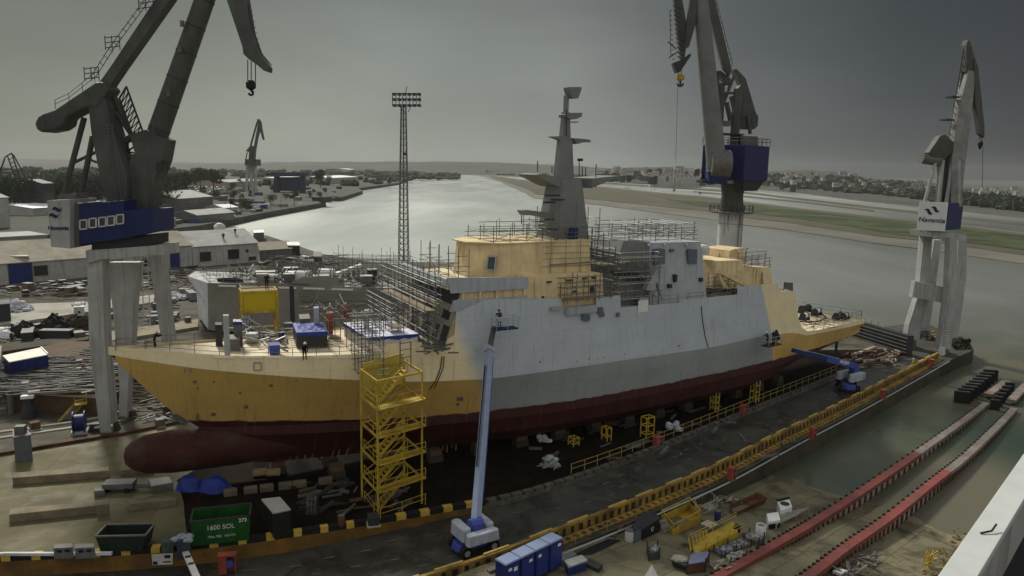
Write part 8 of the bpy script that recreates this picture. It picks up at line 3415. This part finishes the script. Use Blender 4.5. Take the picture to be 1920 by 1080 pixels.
# grid pallets, trays and trestles along the nearer rail
c = [gpa(1455, 992), gpa(1492, 975), gpa(1515, 962), gpa(1478, 968)]
g = G()
for k in range(8):
    u = k/7
    g.beam(c[0].lerp(c[3], u)+Vector((0, 0, .45)), c[1].lerp(c[2], u)+Vector((0, 0, .45)), .07, .07)
for k in range(5):
    u = k/4
    g.beam(c[0].lerp(c[1], u)+Vector((0, 0, .52)), c[3].lerp(c[2], u)+Vector((0, 0, .52)), .07, .07)
for p in c:
    g.beam(p-Vector((0, 0, .1)), p+Vector((0, 0, .5)), .1, .1)
single('grid_rack', g, M('galv_beige', (.34, .32, .26), .7, .2, 2), 'pale grid rack between the white units and the nearer red rail', 'rack')
for foot, h, mt, lab in (([(1395, 1018), (1422, 1026), (1432, 1018), (1404, 1009)], .55, steel_md, 'grey twin box behind the yellow cradle'), ([(1352, 1045), (1380, 1036), (1364, 1026), (1338, 1034)], .28, M('tray_blue', (.09, .10, .14), .6, .2, 2), 'blue grey stillage tray beside the yellow cradle'), ([(1376, 1036), (1408, 1026), (1392, 1015), (1364, 1023)], .30, steel_md, 'grey stillage tray heaped with parts beside the yellow cradle'),
                         ([(1370, 1056), (1400, 1046), (1390, 1037), (1360, 1045)], .25, conc_lt, 'pale stillage tray nearest the red rail'), ([(1216, 1052), (1236, 1050), (1232, 1038), (1213, 1040)], .7, M('bin_dark', (.05, .055, .05), .7, .2, 2), 'dark square bin beside the white cone')):
    t, lo_, hi_ = on_apron('stillage', lab, 'stillage', foot, h, mt)
    g = G()
    for p in lo_:
        g.beam(p, p+Vector((0, 0, h+.45)), .09, .09)
    each('corner_post', g, steel_dk, t)
    ctr = sum(hi_, Vector())/4
    g = G()
    for _ in range(12):
        v_ = hi_[0].lerp(hi_[1], rnd(.1, .9)).lerp(hi_[3].lerp(hi_[2], rnd(.1, .9)), rnd(.1, .9))
        g.box((v_.x, v_.y, v_.z), (rnd(.08, .4), rnd(.08, .2), rnd(.04, .16)), rnd(0, 3))
    o = obj('loose_parts', g, steel_lt, t)
    o['kind'] = 'stuff'
# yellow cradle with long rails
c = [gpa(1300, 1046), gpa(1388, 1008), gpa(1378, 988), gpa(1290, 1024)]
zb = min(p.z for p in c)
c = [Vector((p.x, p.y, zb)) for p in c]
t = thing('yellow_cradle', 'long yellow cradle with guard rails lying beside the nearer red rail', 'cradle', sum(c, Vector())/4)
obj('trough', G().box8(c+[p+Vector((0, 0, .75))+(sum(c, Vector())/4-p)*.12 for p in c]), yellow_p, t)
g = G()
rail(g, [c[0]+Vector((0, 0, .7)), c[1]+Vector((0, 0, .7))], .7, .045, post=1.6)
rail(g, [c[3]+Vector((0, 0, .7)), c[2]+Vector((0, 0, .7))], .7, .045, post=1.6)
each('guard_rail', g, yellow_p, t)
g = G()
for k in range(6):
    u = k/5*.35
    g.tube(c[0].lerp(c[1], u)+Vector((0, 0, .1)), c[3].lerp(c[2], u)+Vector((0, 0, 1.2)), .05, .05, 5)
obj('end_frame', g, yellow_p, t)
obj('wheel', G().tube(c[1]+Vector((-.3, .2, .75)), c[1]+Vector((-.1, .5, .75)), .35, .35, 12), black_r, t)
# trolley with a blue sheet, tipped barrow, white cone
c = [gpa(1288, 1076), gpa(1322, 1072), gpa(1328, 1056), gpa(1296, 1056)]
zb = min(p.z for p in c)
c = [Vector((p.x, p.y, zb)) for p in c]
t = thing('sheeted_trolley', 'steel post trolley under a slate blue sheet at the bottom edge', 'trolley', sum(c, Vector())/4)
g = G()
for p in c:
    g.beam(p, p+Vector((0, 0, 1.25)), .12, .12)
each('corner_post', g, steel_dk, t)
obj('load', G().box8([p+Vector((0, 0, .2)) for p in c]+[p+Vector((0, 0, .85)) for p in c]), rust, t)
obj('sheet', G().box8([p+Vector((0, 0, .9)) for p in c]+[p+Vector((0, 0, 1.0)) for p in c]), M('slate_sheet', (.12, .13, .22), .6, .15, 2), t)
c = [gpa(1262, 1062), gpa(1284, 1070), gpa(1290, 1058), gpa(1266, 1052)]
t = thing('cement_barrow', 'dark tipped barrow with a grey load beside the sheeted trolley', 'barrow', sum(c, Vector())/4)
obj('pan', G().box8([p for p in c]+[p+Vector((0, 0, .5))+(p-sum(c, Vector())/4)*.3 for p in c]), steel_dk, t)
g = G()
ctr = sum(c, Vector())/4
for _ in range(8):
    g.blob(ctr+Vector((rnd(-.4, .4), rnd(-.3, .3), .55)), (.4, .3, .18), 6, 4, .3)
obj('load', g, conc_lt, t)
p = gpa(1221, 1082)
single('white_cone', G().lathe(p, [(.55, 0), (.5, .1), (.02, 1.0)], 4), white_p, 'white pyramid shaped cap standing at the bottom edge', 'cap')
# heaps beside the farther rail and by the parapet
for px, py, lab, n_ in ((1622, 1054, 'grey heap of scrap sheet beside the farther red rail', 26), (1592, 1078, 'grey heap of tubes at the bottom edge beside the farther red rail', 26), (1352, 1066, 'small pale heap of boards by the nearer red rail', 14), (1362, 940, 'pale frames lying beyond the rusty tray', 16)):
    g = G()
    p0 = gpa(px, py)
    for _ in range(n_):
        p = p0+Vector((rnd(-.9, .9), rnd(-.7, .7), rnd(.02, .4)))
        d = Vector((rnd(-1, 1), rnd(-1, 1), rnd(-.2, .3))).normalized()*rnd(.4, 1.2)
        g.beam(p, p+d, rnd(.05, .2), .05)
    single('scrap_heap', g, bar_grey if 'grey' in lab else conc_lt, lab, 'scrap')
c = [gpa(1560, 1076), gpa(1578, 1082), gpa(1590, 1076), gpa(1572, 1070)]
single('white_sack', G().box8(c+[p+Vector((0, 0, .3)) for p in c]), white_dirty, 'white block beside the farther red rail at the bottom edge', 'block', bevel=.06)
for px, py, lab in ((1744, 1064, 'yellow frame against the parapet at the bottom edge'),):
    p = gpa(px, py)
    g = G()
    for k in range(7):
        q = p+Vector((rnd(-.5, .5), rnd(-.4, .4), 0))
        g.beam(q, q+Vector((rnd(-.3, .5), rnd(-.2, .4), rnd(.7, 1.5))), .09, .09)
    for z in (.4, 1.0):
        g.beam(p+Vector((-.5, -.2, z)), p+Vector((.8, .5, z+.2)), .09, .09)
    single('steel_stand', g, yellow_p, lab, 'frame')
g = G()
for k in range(60):
    u = k/59
    p = gpa(1740+75*(1-u), 1080-95*(1-u)+0)+Vector((rnd(-.6, .6), rnd(-.6, .6), 0))
    s = rnd(.1, .3)
    g.blob(p, (s, s, s*.6), 5, 3, .35)
o = single('dead_weeds', g, M('dry_weeds', (.14, .10, .04), .95, .4, 2), 'strip of dry brown weeds along the foot of the parapet', 'weeds')
o['kind'] = 'stuff'

# ------------------------------------------------------------------ white parapet of the building the camera stands on
zp_ = 23.0
L0, L1 = gp(1757, 1081, zp_), gp(1921, 848, zp_)
R0, R1 = gp(1833, 1081, zp_), gp(1921, 944, zp_)
dL = (L1-L0).normalized()
nL = Vector((dL.y, -dL.x, 0))
wdt = (R0-L0).dot(nL)
a, b = L0-dL*9, L0+dL*26
t = thing('parapet', 'white rendered roof parapet crossing the bottom right corner', 'parapet', Vector((a.x, a.y, zp_-1.2)))
q = [a, b, b+nL*wdt, a+nL*wdt]
obj('coping', G().box8([p-Vector((0, 0, .16)) for p in q]+q), M('coping_white', (.47, .49, .47), .6, .08, 1.2, col2=(.39, .385, .36), cut=.66), t, bevel=.015)
q2 = [a+nL*.06, b+nL*.06, b+nL*(wdt-.06), a+nL*(wdt-.06)]
obj('wall', G().box8([Vector((p.x, p.y, -3)) for p in q2]+[Vector((p.x, p.y, zp_-.165)) for p in q2]), wall_w, t)
q3 = [a+nL*(wdt-.05), b+nL*(wdt-.05), b+nL*14, a+nL*14]
obj('flat_roof', G().box8([Vector((p.x, p.y, zp_-2.2)) for p in q3]+[Vector((p.x, p.y, zp_-1.4)) for p in q3]), M('bitumen_roof', (.03, .03, .03), .9, .3, 1), t)
p = gp(1862, 1002, zp_)
g = G()
g.path([p+Vector((-.25, 0, .02)), p+Vector((0, .05, .05)), p+Vector((.18, .2, .12))], .02, 5)
single('twig', g, black_p, 'dark twig lying on the white parapet', 'twig')

# dock end wall behind the stern, with ribs and a top rail
a, b = gp(1612, 604, 3.1), gp(1703, 630, 3.1)
a = a+(a-b)*.5
d = (b-a).normalized()
nn_ = Vector((d.y, -d.x, 0))
t = thing('dock_gate', 'dark ribbed dock wall closing the slip behind the stern', 'dock wall', Vector(((a.x+b.x)/2, (a.y+b.y)/2, -4)))
q = [a, b, b-nn_*1.2, a-nn_*1.2]
obj('wall', G().box8([Vector((p.x, p.y, -7)) for p in q]+q), steel_dk, t)
for k in range(5):
    z = 2.6-k*.62
    obj('rib', G().beam(Vector((a.x, a.y, z))+nn_*.12, Vector((b.x, b.y, z))+nn_*.12, .24, .14), steel_md, t)
g = rail(G(), [a.lerp(b, k/10) for k in range(11)], 1.0, .04, post=3)
obj('top_rail', g, steel_md, t)
# timber, boards and rubbish at the after end of the slip
for x0, x1, y0, y1, z, n_, lab, mts in ((1580, 1690, 655, 690, 0, 90, 'planks and rubbish scattered at the after end of the slip', (timber, conc_lt, rust)), (1722, 1765, 622, 636, -.3, 40, 'stacked gratings on the pier head between the crane legs', (conc_lt, rust, yellow_d)), (1000, 1500, 760, 860, 0, 60, 'bits of timber and steel on the dark slip floor amidships', (timber, steel_md, steel_dk)), (560, 760, 900, 960, 0, 50, 'dark gear on the slip floor behind the yellow stair tower', (steel_dk, timber, steel_md))):
    t = thing('rubbish', lab, 'rubbish', gp((x0+x1)/2, (y0+y1)/2, z))
    for mt in mts:
        o = obj('loose_pieces', bars(G(), x0, x1, y0, y1, z+.05, n_//3, .5, 2.6, .7, .9, .22, .3), mt, t)
strip('quay_kerb', 'pale timber kerb beside the dark dock wall at the after end of the slip', 'kerb', [(1598, 668), (1640, 652)], .5, .3, conc_lt)
for px, py, lab in ((1567, 640, 'pale ventilation head on the slip under the stern'),):
    p = gp(px, py+22, 0)
    t = thing('air_cowl', lab, 'vent', p)
    obj('pipe', G().tube(p, p+Vector((0, 0, 2.6)), .25, .25, 8), steel_dk, t)
    obj('hood', G().lathe(p+Vector((0, 0, 2.4)), [(.9, 0), (1.0, .3), (.5, .7), (.1, .8)], 12), conc_lt, t)
# pier head planting and far gear
g = G()
for _ in range(260):
    p = gp(1800+rnd(-12, 18), 648+rnd(-6, 8), -.45)
    s = rnd(.12, .4)
    a_, b_ = Vector((rnd(-1, 1), rnd(-1, 1), rnd(.2, 1))).normalized(), Vector((rnd(-1, 1), rnd(-1, 1), rnd(-.5, 1))).normalized()
    p.z += rnd(0, .9)
    g.add([p-a_*s, p+b_*s, p+a_*s, p-b_*s], [(0, 1, 2, 3)])
o = single('pier_weeds', g, marsh_green, 'green weeds growing on the corner of the pier head', 'weeds')
o['kind'] = 'stuff'

# lashing plates let into the roadway
g = G()
for i in range(0, 150, 3):
    for u in (.2, .42, .64, .84):
        if rnd(0, 1) < .35:
            continue
        q = KC[i].lerp(outer[i], u+rnd(-.04, .04))
        if q.x < -30:
            continue
        nr, d = normal_right(KC, i)
        z_ = zroad(KC[i].lerp(outer[i], min(max(round(u*3)/3, 0), 1)).x)
        zr_ = max(zroad(q.x), z_)+.012
        g.add([Vector((q.x, q.y, zr_))+d*a_+nr*b_ for a_, b_ in ((-.45, -.07), (.45, -.07), (.45, .07), (-.45, .07))], [(3, 2, 1, 0)])
o = single('lashing_plates', g, M('plate_grey', (.13, .13, .12), .7, .3, 2), 'rows of small worn plates let into the dark roadway', 'road plates')
o['kind'] = 'stuff'

# recognisable small stores on the decks and in the yard
def pallet(px, py, z, lab, load=None):
    p = gp(px, py, z)
    t = thing('pallet', lab, 'pallet', p)
    a = rnd(0, 1)
    g = G()
    for k in range(5):
        g.box((p.x+(-.45+.225*k)*math.cos(a), p.y+(-.45+.225*k)*math.sin(a), z+.12), (.16, 1.1, .04), a)
    for k in (-.4, 0, .4):
        g.box((p.x-k*math.sin(a), p.y+k*math.cos(a), z), (1.1, .12, .12), a)
    obj('boards', g, MATS['pale_timber'], t)
    if load:
        obj('load', G().box((p.x, p.y, z+.163), (.95, .95, .8), a), load, t, bevel=.08)


def gas_rack(px, py, z, lab, mt):
    p = gp(px, py, z)
    t = thing('gas_rack', lab, 'gas bottles', p)
    for i in range(3):
        for k in range(2):
            q = p+Vector((-.3+.3*i, -.15+.3*k, .1))
            obj('bottle', G().lathe(q, [(.12, 0), (.12, 1.2), (.05, 1.4), (.05, 1.5)], 8), mt, t, smooth=True)
    g = G()
    g.box(p, (1.1, .8, .1))
    for x in (-.5, .5):
        for y in (-.36, .36):
            g.beam(p+Vector((x, y, 0)), p+Vector((x, y, 1.3)), .06, .06)
    for z_ in (.7, 1.3):
        for y in (-.36, .36):
            g.beam(p+Vector((-.5, y, z_)), p+Vector((.5, y, z_)), .05, .05)
    obj('rack', g, steel_dk, t)


def oil_drum(px, py, z, lab, mt):
    p = gp(px, py, z)
    t = thing('oil_drum', lab, 'drum', p)
    obj('drum', G().lathe(p, [(.29, 0), (.30, .28), (.31, .30), (.30, .32), (.30, .58), (.31, .60), (.30, .62), (.29, .88)], 14), mt, t, smooth=True)
    obj('lid', G().lathe(p+Vector((0, 0, .882)), [(.27, 0), (.27, .03)], 14), steel_md, t)


pallet(540, 622, 12.75, 'pallet with a grey load left of the blue tarpaulin crate', steel_md)
pallet(628, 632, 12.7, 'empty pallet between the blue tarpaulin crate and the covered hatch')
pallet(474, 642, 12.75, 'pallet with a white load near the foredeck rail', white_dirty)
gas_rack(650, 598, 12.9, 'rack of red gas bottles by the far rail of the foredeck', red_box)
gas_rack(462, 620, 12.8, 'rack of grey gas bottles in front of the white topped cabinet', crane_pale)
oil_drum(528, 640, 12.75, 'blue drum beside the bright blue crate on the foredeck', box_blue)
oil_drum(604, 642, 12.7, 'dark drum at the near edge of the foredeck beside the bending worker', steel_dk)
oil_drum(1252, 556, 14.2, 'white drum on the main deck beside the grey boat crane', white_p)
oil_drum(1268, 553, 14.2, 'orange drum on the main deck beside the guard rail', MATS['orange_machine'])
pallet(66, 806, 0, 'pallet with a brown load by the grey electric cabinet', timber)
pallet(95, 770, 0, 'empty pallet at the foot of the yard stair')
pallet(300, 800, 0, 'pallet with a grey load behind the bulbous bow', steel_md)
pallet(700, 985, 0, 'pallet with a dark load between the stair tower and the grey lidded container', steel_dk)
gas_rack(585, 962, 0, 'rack of dark gas bottles on the slip floor right of the grey lidded container', steel_md)
oil_drum(640, 985, 0, 'rusty drum near the kerb left of the stair tower', rust)
pallet(1330, 985, -1.0, 'empty pallet between the yellow basket and the yellow cradle')
oil_drum(1345, 975, -1.0, 'blue drum on the apron behind the yellow cradle', box_blue)
u, v = sdir(33)
scaffold('scaffold', 'tube scaffold along the near side of the yellow deckhouse', SH(34.6, -7.0, 16.3), u*1.5, v*.8, 4, 1, (.3, 1.5), planks=(.3,), top=.8, drop=.3, jit=.5)
scaffold('scaffold', 'tube scaffold round the foot of the mast', SH(35.4, -2.9, 22.4), u*1.6, v*2.9, 4, 2, (.3, 1.3), top=1.6, drop=.3, jit=.7)
scaffold('scaffold', 'tangled tube scaffold on the main deck before the yellow after deckhouse', SH(58.6, -5.2, 14.2), sdir(60)[0]*1.3, sdir(60)[1]*1.0, 3, 1, (.6, 1.8), planks=(.6,), top=.8, drop=.2, jit=.6)

# ------------------------------------------------------------------ the air: grey haze of a wet day
g = G()
g.box8([(-8000, -120, -9), (8000, -120, -9), (8000, 4300, -9), (-8000, 4300, -9)]+[(-8000, -120, 95), (8000, -120, 95), (8000, 4300, 95), (-8000, 4300, 95)])
hz = bpy.data.materials.new('haze_air')
hz.use_nodes = True
n, l = hz.node_tree.nodes, hz.node_tree.links
n.remove(n['Principled BSDF'])
pv = n.new('ShaderNodeVolumePrincipled')
pv.inputs['Color'].default_value = (.66, .69, .68, 1)
pv.inputs['Density'].default_value = HAZE
pv.inputs['Anisotropy'].default_value = .2
l.new(pv.outputs[0], n['Material Output'].inputs['Volume'])
o = obj('haze', g, hz)
o['kind'] = 'stuff'
o['label'] = 'grey haze of wet air over the estuary'
